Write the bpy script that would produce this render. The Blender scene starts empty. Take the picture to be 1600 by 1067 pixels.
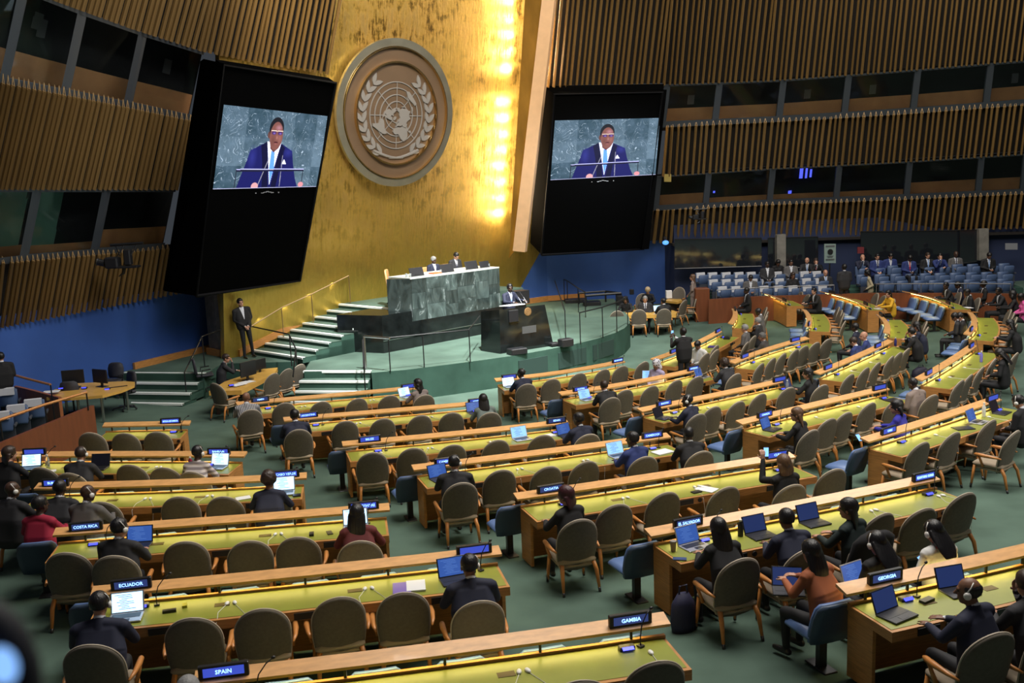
import bpy, bmesh, math, random
import numpy as np
from mathutils import Vector, Matrix, noise
random.seed(7)
F=1500.0; HC=6.05; ROLL=math.radians(2.3)
PITCH=math.atan((533.5-281)*math.cos(ROLL)/F)
_R=(1,0,0); 
cp,sp=math.cos(PITCH),math.sin(PITCH); cr,sr=math.cos(ROLL),math.sin(ROLL)
FW=(0.0,cp,-sp); UP0=(0.0,sp,cp)
RT=(cr,-sr*UP0[1],-sr*UP0[2]); UP=(sr,cr*UP0[1],cr*UP0[2])
def ray(px,py):
    a=(px-800)/F; b=(533.5-py)/F
    return tuple(FW[i]+RT[i]*a+UP[i]*b for i in range(3))
def proj(p):
    q=(p[0],p[1],p[2]-HC)
    d=sum(q[i]*FW[i] for i in range(3))
    return (800+F*sum(q[i]*RT[i] for i in range(3))/d, 533.5-F*sum(q[i]*UP[i] for i in range(3))/d, d)
def Py(px,py,Y):
    r=ray(px,py); t=Y/r[1]; return (r[0]*t,Y,HC+r[2]*t)
def Pz(px,py,z):
    r=ray(px,py); t=(z-HC)/r[2]; return (r[0]*t,r[1]*t,z)
PCX,PCY=-0.3,29.5
def g(x,y):
    R=math.hypot(x-PCX,y-PCY); v=0.064*(R-6.2)
    return 0.5*(v+math.sqrt(v*v+0.004))
def Pf(px,py,h=0.0):
    z=h
    for _ in range(30):
        p=Pz(px,py,z); z=0.5*z+0.5*(g(p[0],p[1])+h)
    return (p[0],p[1],z)
SC=bpy.context.scene
COL=SC.collection
# ---- camera
cam=bpy.data.cameras.new('camera'); cam.sensor_width=36.0; cam.sensor_fit='HORIZONTAL'; cam.lens=36.0*F/1600.0
cam.clip_start=0.05; cam.clip_end=300
cam.dof.use_dof=True; cam.dof.focus_distance=24.0; cam.dof.aperture_fstop=5.0
co=bpy.data.objects.new('camera',cam); COL.objects.link(co)
co.matrix_world=Matrix(((RT[0],UP[0],-FW[0],0),(RT[1],UP[1],-FW[1],0),(RT[2],UP[2],-FW[2],HC),(0,0,0,1)))
SC.camera=co
# ---- world, exposure
W=bpy.data.worlds.new('world'); SC.world=W; W.use_nodes=True
W.node_tree.nodes['Background'].inputs[0].default_value=(0.75,0.85,1.0,1)
W.node_tree.nodes['Background'].inputs[1].default_value=0.05
SC.view_settings.view_transform='Standard'; SC.view_settings.look='None'
SC.view_settings.gamma=1.0; SC.view_settings.use_curve_mapping=False
SC.view_settings.exposure=0.0
SC.cycles.max_bounces=5; SC.cycles.diffuse_bounces=2; SC.cycles.glossy_bounces=3; SC.cycles.transmission_bounces=4
SC.cycles.sample_clamp_indirect=4.0
def lamp(name,kind,loc,target,energy,color,label=None,**kw):
    l=bpy.data.lights.new(name,kind); l.energy=energy; l.color=color
    for k,v in kw.items(): setattr(l,k,v)
    o=bpy.data.objects.new(name,l); COL.objects.link(o); o.location=loc
    if target is not None:
        o.rotation_euler=(Vector(target)-Vector(loc)).to_track_quat('-Z','Y').to_euler()
    return o
# dome lights of the hall, far above the desks
lamp('ceiling_light','AREA',(4,15,19),(4,19,0),4700,(1.0,0.94,0.86),shape='RECTANGLE',size=12,size_y=10)
lamp('ceiling_light','AREA',(14,29,18),(10,30,0),2100,(1.0,0.94,0.84),shape='RECTANGLE',size=12,size_y=8)
# stage spots on the dais and rostrum
lamp('stage_spot','SPOT',(1,21,18),(-2.2,29.3,1),44000,(0.97,1.0,0.97),spot_size=math.radians(32),spot_blend=0.6,shadow_soft_size=0.35)
lamp('stage_spot','SPOT',(4,25,18),(1.5,32,1),20000,(0.97,1.0,0.97),spot_size=math.radians(36),spot_blend=0.6,shadow_soft_size=0.35)
# wash on the gold wall and emblem
lamp('wall_wash','SPOT',(-3,20,16),(-4.5,34,8),7000,(1.0,0.86,0.62),spot_size=math.radians(46),spot_blend=0.9,shadow_soft_size=0.6)
lamp('wall_wash','SPOT',(3,24,16),(0.8,38,9),3000,(1.0,0.86,0.62),spot_size=math.radians(40),spot_blend=0.9,shadow_soft_size=0.6)  # additional spot, added to brighten the fin and the gold beside it
# soft blue washes on the side walls
lamp('blue_wash','AREA',(-4,24,6.5),(-11.5,28,2),60,(0.75,0.85,1.0),shape='RECTANGLE',size=1.5,size_y=1.5)
lamp('blue_wash','AREA',(4,35,7),(3.5,41,2),120,(0.75,0.85,1.0),shape='RECTANGLE',size=1.5,size_y=1.5)
lamp('ceiling_light','SPOT',(24,3,16),(10.5,20,0),11500,(1.0,0.95,0.86),spot_size=math.radians(44),spot_blend=0.9,shadow_soft_size=1.5)  # added spot from the right rear, brightens the right block's chair backs
# ---- materials
_M={}
def _nt(m): return m.node_tree.nodes, m.node_tree.links
def mat(key,col,rough=0.6,metal=0.0,emit=None,es=1.0,var=0.0,scale=8.0,stretch=None,bump=0.0,spec=None,coat=0.0,vs=0.0):
    if key in _M: return _M[key]
    m=bpy.data.materials.new(key); m.use_nodes=True; N,L=_nt(m); b=N['Principled BSDF']
    c=(*col,1) if len(col)==3 else col
    b.inputs['Base Color'].default_value=c; b.inputs['Roughness'].default_value=rough; b.inputs['Metallic'].default_value=metal
    if spec is not None: b.inputs['Specular IOR Level'].default_value=spec
    if coat: b.inputs['Coat Weight'].default_value=coat
    if emit is not None:
        b.inputs['Emission Color'].default_value=(*emit,1); b.inputs['Emission Strength'].default_value=es
    if var or bump:
        tc=N.new('ShaderNodeTexCoord'); mp=N.new('ShaderNodeMapping'); L.new(tc.outputs['Object'],mp.inputs[0])
        if stretch: mp.inputs['Scale'].default_value=stretch
        nz=N.new('ShaderNodeTexNoise'); nz.inputs['Scale'].default_value=scale; nz.inputs['Detail'].default_value=4
        L.new(mp.outputs[0],nz.inputs['Vector'])
        if var:
            rp=N.new('ShaderNodeValToRGB'); e=rp.color_ramp.elements
            e[0].position=0.3; e[1].position=0.7
            e[0].color=tuple(x*(1-var) for x in c[:3])+(1,); e[1].color=tuple(min(1,x*(1+var)) for x in c[:3])+(1,)
            L.new(nz.outputs['Fac'],rp.inputs[0]); L.new(rp.outputs[0],b.inputs['Base Color'])
        if bump:
            bp=N.new('ShaderNodeBump'); bp.inputs['Strength'].default_value=bump; bp.inputs['Distance'].default_value=0.02
            L.new(nz.outputs['Fac'],bp.inputs['Height']); L.new(bp.outputs[0],b.inputs['Normal'])
    _M[key]=m; return m
def glow(key,col,s): return mat(key,(0.01,0.01,0.02),0.3,emit=col,es=s)
WOOD=mat('honey wood',(0.46,0.21,0.06),0.42,var=0.22,scale=5,stretch=(1,1,14))
WOODL=mat('pale maple rail',(0.66,0.35,0.13),0.34,var=0.14,scale=6,stretch=(1,1,12),coat=0.2)
WOODR=mat('reddish wood panel',(0.30,0.10,0.035),0.45,var=0.2,scale=3,stretch=(4,4,0.6))
WOODD=mat('dark walnut',(0.035,0.02,0.014),0.5)
LEATHER=mat('green leather',(0.23,0.25,0.035),0.36,var=0.1,scale=3,bump=0.05)
BLACK=mat('black plastic',(0.012,0.012,0.014),0.4)
BLACKM=mat('matte black cloth',(0.003,0.003,0.003),1.0,spec=0.0)
METALD=mat('dark metal',(0.06,0.06,0.065),0.35,0.8)
METAL=mat('brushed steel',(0.5,0.5,0.5),0.3,1.0)
WHITE=mat('white plastic',(0.75,0.74,0.70),0.4)
PAPER=mat('white paper',(0.72,0.72,0.72),0.8)
SHELL=mat('taupe fabric shell',(0.108,0.092,0.070),0.8,var=0.1,scale=30,bump=0.1)
PIPE=mat('light piping',(0.42,0.36,0.28),0.5)
CHWOOD=mat('orange beech',(0.50,0.20,0.05),0.38,var=0.15,scale=8)
VINYL=mat('blue vinyl',(0.10,0.17,0.36),0.42,var=0.06,scale=12)
VINYLD=mat('dark blue shell',(0.035,0.06,0.105),0.5)
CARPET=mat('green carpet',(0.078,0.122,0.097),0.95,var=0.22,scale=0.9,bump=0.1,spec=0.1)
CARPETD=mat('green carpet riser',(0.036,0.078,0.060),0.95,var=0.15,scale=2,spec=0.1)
# ---- objects
def link(name,data,parent=None,mw=None):
    o=bpy.data.objects.new(name,data); COL.objects.link(o)
    if parent is not None: o.parent=parent
    if mw is not None: o.matrix_local=mw
    return o
def tag(o,label=None,cat=None,group=None,kind=None):
    if label: o['label']=label
    if cat: o['category']=cat
    if group: o['group']=group
    if kind: o['kind']=kind
    return o
def empty(name,mw=None,**k):
    o=link(name,None,None,mw); o.empty_display_size=0.2
    if k: tag(o,**k)
    return o
def place(x,y,z,ang=0.0,s=1.0):
    return Matrix.Translation((x,y,z))@Matrix.Rotation(ang,4,'Z')@Matrix.Scale(s,4)
class MB:
    def __init__(s): s.v=[]; s.f=[]; s.mi=[]; s.cur=0
    def add(s,vs,fs):
        o=len(s.v); s.v+= [tuple(v) for v in vs]; s.f+=[tuple(i+o for i in f) for f in fs]; s.mi+=[s.cur]*len(fs); return s
    def box(s,c,d,M=None,taper=1.0):
        x,y,z=d[0]/2,d[1]/2,d[2]/2
        vs=[Vector((sx*x*(taper if sz>0 else 1),sy*y*(taper if sz>0 else 1),sz*z)) for sz in(-1,1) for sy in(-1,1) for sx in(-1,1)]
        vs=[(M@v if M is not None else v)+Vector(c) for v in vs]
        return s.add(vs,[(0,2,3,1),(4,5,7,6),(0,1,5,4),(2,6,7,3),(0,4,6,2),(1,3,7,5)])
    def rbox(s,c,d,b=0.01,M=None):
        x,y,z=d[0]/2,d[1]/2,d[2]/2; vs=[];fs=[]
        prof=[(-z,-b),(-z+b,0),(z-b,0),(z,-b)]
        for zz,off in prof:
            X,Y=x+off,y+off
            for (px,py) in [(X-b,-Y),(X,-Y+b),(X,Y-b),(X-b,Y),(-X+b,Y),(-X,Y-b),(-X,-Y+b),(-X+b,-Y)]: vs.append(Vector((px,py,zz)))
        for k in range(3):
            for i in range(8): j=(i+1)%8; fs.append((k*8+i,k*8+j,k*8+8+j,k*8+8+i))
        fs.append(tuple(range(7,-1,-1))); fs.append(tuple(range(24,32)))
        vs=[(M@v if M is not None else v)+Vector(c) for v in vs]
        return s.add(vs,fs)
    def tube(s,pts,r,n=6,cap=True):
        pts=[Vector(p) for p in pts]; rs=r if isinstance(r,(list,tuple)) else [r]*len(pts); vs=[];fs=[]
        up=None
        for i,p in enumerate(pts):
            t=(pts[min(i+1,len(pts)-1)]-pts[max(i-1,0)]).normalized()
            if up is None or abs(up.dot(t))>0.99:
                up=Vector((0,0,1)) if abs(t.z)<0.9 else Vector((1,0,0))
            a=t.cross(up).normalized(); b=t.cross(a).normalized(); up=-b if False else up
            for k in range(n):
                th=2*math.pi*k/n; vs.append(p+(a*math.cos(th)+b*math.sin(th))*rs[i])
        for i in range(len(pts)-1):
            for k in range(n): j=(k+1)%n; fs.append((i*n+k,i*n+n+k,i*n+n+j,i*n+j))
        if cap: fs.append(tuple(range(n))); fs.append(tuple((len(pts)-1)*n+k for k in range(n-1,-1,-1)))
        return s.add(vs,fs)
    def lathe(s,prof,c=(0,0,0),n=16,M=None):
        vs=[];fs=[]
        for (r,z) in prof:
            for k in range(n):
                th=2*math.pi*k/n; v=Vector((r*math.cos(th),r*math.sin(th),z)); vs.append((M@v if M is not None else v)+Vector(c))
        m=len(prof)
        for i in range(m-1):
            for k in range(n): j=(k+1)%n; fs.append((i*n+k,i*n+j,i*n+n+j,i*n+n+k))
        fs.append(tuple(range(n-1,-1,-1))); fs.append(tuple((m-1)*n+k for k in range(n)))
        return s.add(vs,fs)
    def ell(s,c,r,M=None,nu=12,nv=8):
        vs=[];fs=[]
        for i in range(1,nv):
            ph=math.pi*i/nv
            for k in range(nu):
                th=2*math.pi*k/nu; v=Vector((r[0]*math.sin(ph)*math.cos(th),r[1]*math.sin(ph)*math.sin(th),r[2]*math.cos(ph))); vs.append((M@v if M is not None else v)+Vector(c))
        t=len(vs)
        for z in (r[2],-r[2]):
            v=Vector((0,0,z)); vs.append((M@v if M is not None else v)+Vector(c))
        for i in range(nv-2):
            for k in range(nu): j=(k+1)%nu; fs.append((i*nu+k,i*nu+nu+k,i*nu+nu+j,i*nu+j))
        for k in range(nu): j=(k+1)%nu; fs.append((t,k,j)); fs.append((t+1,(nv-2)*nu+j,(nv-2)*nu+k))
        return s.add(vs,fs)
    def prism(s,poly,z0,z1):
        n=len(poly); vs=[(x,y,z0) for x,y in poly]+[(x,y,z1) for x,y in poly]
        a=sum(poly[i][0]*poly[(i+1)%n][1]-poly[(i+1)%n][0]*poly[i][1] for i in range(n))
        fs=[tuple(range(n-1,-1,-1)),tuple(range(n,2*n))]+[(i,(i+1)%n,n+(i+1)%n,n+i) for i in range(n)]
        if a<0: fs=[f[::-1] for f in fs]
        return s.add(vs,fs)
    def sweep(s,rows):   # rows: list of closed loops of equal length
        n=len(rows[0]); vs=[p for r in rows for p in r]; fs=[]
        for i in range(len(rows)-1):
            for k in range(n): j=(k+1)%n; fs.append((i*n+k,i*n+j,i*n+n+j,i*n+n+k))
        fs.append(tuple(range(n-1,-1,-1))); fs.append(tuple((len(rows)-1)*n+k for k in range(n)))
        return s.add(vs,fs)
    def mesh(s,name,mats,smooth=False):
        me=bpy.data.meshes.new(name); me.from_pydata(s.v,[],s.f)
        for m in (mats if isinstance(mats,(list,tuple)) else [mats]): me.materials.append(m)
        if any(s.mi): me.polygons.foreach_set('material_index',s.mi)
        if smooth: me.polygons.foreach_set('use_smooth',[True]*len(me.polygons))
        bm=bmesh.new(); bm.from_mesh(me); bmesh.ops.recalc_face_normals(bm,faces=bm.faces); bm.to_mesh(me); bm.free()
        me.update(); return me
    def build(s,name,mats,parent=None,smooth=False,mw=None):
        return link(name,s.mesh(name,mats,smooth),parent,mw)
class P:  # prototype: parts reused by many copies, sharing mesh data
    def __init__(s): s.parts=[]
    def add(s,name,me,mw=None,sub=None,label=None): s.parts.append((name,me,mw,sub or [],label)); return s
    def put(s,root,skip=()):
        for (n,me,mw,sub,lb) in s.parts:
            if n in skip: continue
            o=link(n,me,root,mw)
            if lb: o['label']=lb
            for (n2,me2,mw2) in sub: link(n2,me2,o,mw2)
def box_me(name,c,d,m,b=0.0):
    return (MB().rbox(c,d,b) if b else MB().box(c,d)).mesh(name,m)
_T={}
def text_mesh(s,size,m,ext=0.002,width=None):
    k=(s,size,m.name,width)
    if k in _T: return _T[k]
    c=bpy.data.curves.new('lettering','FONT'); c.body=s; c.size=size; c.align_x='CENTER'; c.align_y='CENTER'; c.extrude=ext; c.offset=size*0.012
    c.resolution_u=2
    o=bpy.data.objects.new('lettering',c); COL.objects.link(o)
    dg=bpy.context.evaluated_depsgraph_get(); me=bpy.data.meshes.new_from_object(o.evaluated_get(dg))
    bpy.data.objects.remove(o); bpy.data.curves.remove(c)
    if width:
        xs=[v.co.x for v in me.vertices]; w=max(xs)-min(xs)
        if w>width:
            for v in me.vertices: v.co.x*=width/w
    me.materials.clear(); me.materials.append(m); me.name='lettering'; _T[k]=me; return me
# ================= SETTING =================
# floor: carpet bowl sloping down to the rostrum
def floor_mesh():
    vs=[];fs=[]; xs=np.arange(-18,34.1,1.0); ys=np.arange(-5,47,1.0)
    for y in ys:
        for x in xs: vs.append((x,y,min(g(x,y),1.5)))
    n=len(xs)
    for j in range(len(ys)-1):
        for i in range(n-1): fs.append((j*n+i,j*n+i+1,j*n+n+i+1,j*n+n+i))
    mb=MB(); mb.add(vs,fs); return mb.mesh('floor',CARPET,True)
tag(link('floor',floor_mesh()),'green carpet floor sloping down to the rostrum',kind='structure')
# dais platform with a curved front
DZ=0.9
front=[(-3.95,26.3),(-3.0,26.55),(-1.9,27.05),(-1.0,27.5),(0,28.05),(1.0,28.8),(2.0,29.7),(2.75,30.5),(3.4,31.45),(3.85,32.4),(4.2,33.6),(4.35,35.0),(4.4,40.6)]
poly=[(-11.6,27.75),(-8.9,27.1),(-8.8,28.7),(-6.1,28.5),(-5.95,26.85),(-4.05,26.75)]+front+[(0.7,40.4),(-8.7,30.0),(-10.2,31.4),(-11.8,28.3)]
d=MB(); d.prism(poly,-0.02,DZ)
me=d.mesh('dais_platform',[CARPET,CARPETD])
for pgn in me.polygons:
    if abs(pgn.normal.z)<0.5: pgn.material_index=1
tag(link('dais_platform',me),'green carpeted dais with a curved front',kind='structure')
NOSE=mat('pale step nosing',(0.82,0.86,0.84),0.5)
def steps(name,a,b,out,n,z0,rise,tread,label):
    # nosing line from a to b at height z0 (top step edge), going down along unit vector out
    root=empty(name); tag(root,label,kind='structure')
    a=Vector((*a,0)); b=Vector((*b,0)); o=Vector((*out,0))
    for k in range(n):
        z=z0-rise*k
        p0=a+o*(tread*k); p1=b+o*(tread*k); q0=p0-o*(tread+0.3); q1=p1-o*(tread+0.3)
        mb=MB(); mb.prism([(p0.x,p0.y),(p1.x,p1.y),(q1.x,q1.y),(q0.x,q0.y)],max(z-rise*1.2,-0.05),z-0.004)
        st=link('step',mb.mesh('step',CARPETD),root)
        mb=MB(); e=o*0.015; w=o*0.10
        mb.prism([((p0+e).x,(p0+e).y),((p1+e).x,(p1+e).y),((p1-w).x,(p1-w).y),((p0-w).x,(p0-w).y)],z-0.05,z+0.006)
        link('step_nosing',mb.mesh('step_nosing',NOSE),st)
        mb=MB(); w2=o*(tread+0.02)
        mb.prism([((p0-w).x,(p0-w).y),((p1-w).x,(p1-w).y),((p1-w2).x,(p1-w2).y),((p0-w2).x,(p0-w2).y)],z-0.04,z+0.004)
        link('tread_carpet',mb.mesh('tread_carpet',CARPET),st)
    return root
steps('trim_1',(-11.5,27.85),(-8.9,27.22),(-0.236,-0.972),4,DZ,0.2,0.42,'four carpeted steps with pale nosings left of the clerks table')
steps('trim_2',(-6.0,26.95),(-4.0,26.55),(-0.1,-0.995),4,DZ,0.2,0.42,'four carpeted steps with pale nosings in front of the podium')
# upper platform behind the rostrum and its stair along the gold wall
UZ=2.1
GD=Vector((0.669,0.743,0)); GN=Vector((0.743,-0.669,0)); GA=Vector((-8.70,29.75,0))
def gw(t,u=0.0): p=GA+GD*t+GN*u; return (p.x,p.y)
d=MB(); d.prism([gw(4.2,0),gw(10.4,0),gw(10.4,3.0),gw(6.2,3.0),gw(5.2,2.6),gw(4.2,2.6)],DZ-0.05,UZ)
me=d.mesh('upper_platform',[CARPET,CARPETD])
tag(link('upper_platform',me),'green carpeted platform behind the marble rostrum',kind='structure')
n=8; st0=0.55; tr=0.50
root=empty('trim_3'); tag(root,'carpeted stair with pale nosings rising along the gold wall',kind='structure')
for k in range(n):
    z=DZ+0.15*(k+1); t0=st0+tr*k
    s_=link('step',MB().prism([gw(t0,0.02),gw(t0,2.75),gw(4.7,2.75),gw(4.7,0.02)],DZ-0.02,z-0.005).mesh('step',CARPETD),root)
    link('step_nosing',MB().prism([gw(t0-0.015,0.1),gw(t0-0.015,2.75),gw(t0+0.10,2.75),gw(t0+0.10,0.1)],z-0.05,z+0.006).mesh('step_nosing',NOSE),s_)
    link('tread_carpet',MB().prism([gw(t0+0.10,0.1),gw(t0+0.10,2.75),gw(t0+tr,2.75),gw(t0+tr,0.1)],z-0.03,z+0.004).mesh('tread_carpet',CARPET),s_)
mb=MB(); r0=[(*gw(0.1,0.0),DZ),(*gw(0.1,0.09),DZ),(*gw(0.1,0.09),DZ+0.22),(*gw(0.1,0.0),DZ+0.22)]
r1=[(*gw(4.4,0.0),UZ),(*gw(4.4,0.09),UZ),(*gw(4.4,0.09),UZ+0.26),(*gw(4.4,0.0),UZ+0.26)]
r2=[(*gw(13,0.0),UZ),(*gw(13,0.09),UZ),(*gw(13,0.09),UZ+0.26),(*gw(13,0.0),UZ+0.26)]
mb.sweep([r0,r1,r2]); tag(link('baseboard_1',mb.mesh('baseboard',WOOD)),'wooden skirting climbing beside the stair',kind='structure')
mb=MB()
for i in range(26): mb.box((*gw(5.0+i*0.1,0.11),UZ+0.13),(0.03,0.03,0.14),Matrix.Rotation(math.atan2(GD.y,GD.x),3,'Z'))
mb2=link('vent_grille',mb.mesh('vent_grille',WOODD),bpy.data.objects['baseboard_1'])
mb2['kind']='stuff'
# ---- gold wall, leaning slightly forward
GL=0.13
def gp(t,z,u=0.0): p=GA+GD*t+GN*(u+GL*(z-DZ)); return (p.x,p.y,z)
def gold_material():
    m=bpy.data.materials.new('gold leaf'); m.use_nodes=True; N,L=_nt(m); b=N['Principled BSDF']
    tc=N.new('ShaderNodeTexCoord')
    def noise_(sx,sy,sz,sc,det):
        mp=N.new('ShaderNodeMapping'); mp.inputs['Scale'].default_value=(sx,sy,sz); L.new(tc.outputs['Object'],mp.inputs[0])
        n=N.new('ShaderNodeTexNoise'); n.inputs['Scale'].default_value=sc; n.inputs['Detail'].default_value=det; n.inputs['Roughness'].default_value=0.65
        L.new(mp.outputs[0],n.inputs['Vector']); return n
    a=noise_(9,9,0.8,1.3,6); c=noise_(1,1,1,2.2,7); big=noise_(1,1,0.6,0.35,3)
    mx=N.new('ShaderNodeMath'); mx.operation='MULTIPLY'; L.new(a.outputs['Fac'],mx.inputs[0]); L.new(c.outputs['Fac'],mx.inputs[1])
    rp=N.new('ShaderNodeValToRGB'); e=rp.color_ramp.elements
    e[0].position=0.17; e[0].color=(0.12,0.065,0.008,1); e[1].position=0.33; e[1].color=(0.80,0.53,0.17,1)
    k=rp.color_ramp.elements.new(0.235); k.color=(0.64,0.39,0.09,1)
    L.new(mx.outputs[0],rp.inputs[0]); L.new(rp.outputs[0],b.inputs['Base Color'])
    sx=N.new('ShaderNodeSeparateXYZ'); L.new(tc.outputs['Object'],sx.inputs[0])
    hr=N.new('ShaderNodeMapRange'); hr.inputs['From Min'].default_value=2.5; hr.inputs['From Max'].default_value=7.0; hr.inputs['To Min'].default_value=0.1; hr.inputs['To Max'].default_value=1.0; L.new(sx.outputs['Z'],hr.inputs['Value'])
    bm_=N.new('ShaderNodeMapRange'); bm_.inputs['From Min'].default_value=0.42; bm_.inputs['From Max'].default_value=0.6; bm_.inputs['To Min'].default_value=0.55; bm_.inputs['To Max'].default_value=1.0; L.new(big.outputs['Fac'],bm_.inputs['Value'])
    mm=N.new('ShaderNodeMath'); mm.operation='MULTIPLY'; L.new(hr.outputs[0],mm.inputs[0]); L.new(bm_.outputs[0],mm.inputs[1])
    mixc=N.new('ShaderNodeMix'); mixc.data_type='RGBA'; mixc.inputs['A'].default_value=(0.60,0.42,0.08,1); L.new(mm.outputs[0],mixc.inputs['Factor']); L.new(rp.outputs[0],mixc.inputs['B']); L.new(mixc.outputs['Result'],b.inputs['Base Color'])  # smooth greenish low tone: the carpet's reflection put into the wall colour
    b.inputs['Metallic'].default_value=0.82
    rr=N.new('ShaderNodeMapRange'); rr.inputs['From Min'].default_value=0.15; rr.inputs['From Max'].default_value=0.35; rr.inputs['To Min'].default_value=0.55; rr.inputs['To Max'].default_value=0.30
    L.new(mx.outputs[0],rr.inputs['Value']); L.new(rr.outputs[0],b.inputs['Roughness'])
    bp=N.new('ShaderNodeBump'); bp.inputs['Strength'].default_value=0.45; bp.inputs['Distance'].default_value=0.05
    L.new(mx.outputs[0],bp.inputs['Height']); L.new(bp.outputs[0],b.inputs['Normal'])
    return m
GOLD=gold_material()
mb=MB(); zs=[DZ,UZ,6,10,14,17]
for t in (-0.0,15.0): pass
r=[]
for z in (DZ-0.05,17.0): r.append([gp(-0.4,z),gp(16.0,z),gp(16.0,z,-0.2),gp(-0.4,z,-0.2)])
mb.sweep(r); tag(link('wall_gold',mb.mesh('wall_gold',GOLD)),'tall gold leaf wall behind the rostrum',kind='structure')
# narrow gold return and pale wooden fin at its right edge
FIN=mat('pale wood fin',(0.80,0.50,0.28),0.5,var=0.05,scale=4)
GOLDD=mat('plain gold strip',(0.55,0.32,0.07),0.42,0.7,var=0.25,scale=1.5,stretch=(1,1,0.4))
def quadslab(pts,th,m,name,dirv):
    d=Vector(dirv).normalized()*th; a=[Vector(p) for p in pts]; b=[p+d for p in a]
    mb=MB(); mb.add(a+b,[(0,1,2,3),(7,6,5,4),(0,4,5,1),(1,5,6,2),(2,6,7,3),(3,7,4,0)]); return mb.mesh(name,m)
fin=[Py(801,392,37.6),Py(820,394,37.6),Py(870,-30,35.9),Py(850,-30,35.9)]
tag(link('trim_4',quadslab(fin,0.5,FIN,'fin',(0.2,1,0))),'pale wooden fin framing the right of the gold wall',kind='structure')
strip=[Py(772,420,38.7),Py(803,392,37.7),Py(851,-30,36.0),Py(822,-30,36.6)]
# ---- side walls
tag(link('trim_9',quadslab([Py(795,404,37.9),Py(804,392,37.7),Py(852,-30,36.0),Py(822,-30,36.3)],0.12,GOLDD,'strip',(0.2,1,0))),'plain gold strip beside the pale fin',kind='structure')
_YLC=np.polyfit([-80,0,100,210,320,400,540],[23.4,24.7,26.4,28.3,30.9,32.3,34.0],3)
def YL(px,z):
    xs=[-80,0,100,210,320,400,540]; ys=[23.4,24.7,26.4,28.3,30.9,32.3,34.0]
    return float(np.polyval(_YLC,px))-0.44*max(0,z-3.0)
def YR(px,z):
    xs=[780,845,1040,1300,1600,1700]; ys=[39.6,39.9,40.9,40.6,39.2,38.6]
    return float(np.interp(px,xs,ys))-0.37*max(0,z-3.0)
def S(fn,px,py,back=0.0):
    z=5.0
    for _ in range(25): z=Py(px,py,fn(px,z)+back)[2]
    return Vector(Py(px,py,fn(px,z)+back))
SLAT=mat('walnut slat',(0.215,0.128,0.042),0.5,var=0.25,scale=3,stretch=(3,3,0.5))
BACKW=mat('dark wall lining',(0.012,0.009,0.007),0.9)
sm=MB()
sm.add([(-0.5,0.0,0),(0.5,0.0,0),(0.0,-1.0,0),(-0.5,0,1),(0.5,0,1),(0,-1.0,1)],[(0,1,2),(5,4,3),(0,3,4,1),(1,4,5,2),(2,5,3,0)])
SLATME=sm.mesh('slat',SLAT)
fb=MB(); fb.add([(-0.5,-0.5,0),(0.1,-1.0,0),(0.5,-0.6,0),(0.5,0,0),(-0.5,0,0),(-0.5,-0.5,1),(0.1,-1.0,1),(0.5,-0.6,1),(0.5,0,1),(-0.5,0,1)],[(0,1,2,3,4),(9,8,7,6,5),(0,5,6,1),(1,6,7,2),(2,7,8,3),(3,8,9,4),(4,9,5,0)])
SLATME2=fb.mesh('slat',SLAT)
TIP=mat('pale slat tip',(0.42,0.27,0.12),0.5)
fb.cur=1
for (a_,b_) in (((-0.5,-0.5),(0.0,0.1)),((0.5,-0.6),(0.0,0.1))):
    for (x0,y0,z0,x1,y1,z1) in ((a_[0],a_[1],0.985,b_[0],b_[1],1.075),):
        fb.add([(x0-0.09,y0-0.05,z0),(x0+0.09,y0-0.05,z0),(x1+0.09,y1-0.05,z1),(x1-0.09,y1-0.05,z1),(x0-0.09,y0+0.1,z0),(x0+0.09,y0+0.1,z0),(x1+0.09,y1+0.1,z1),(x1-0.09,y1+0.1,z1)],[(0,1,2,3),(7,6,5,4),(0,4,5,1),(1,5,6,2),(2,6,7,3),(3,7,4,0)])
SLATME3=fb.mesh('slat',[SLAT,TIP])
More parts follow.
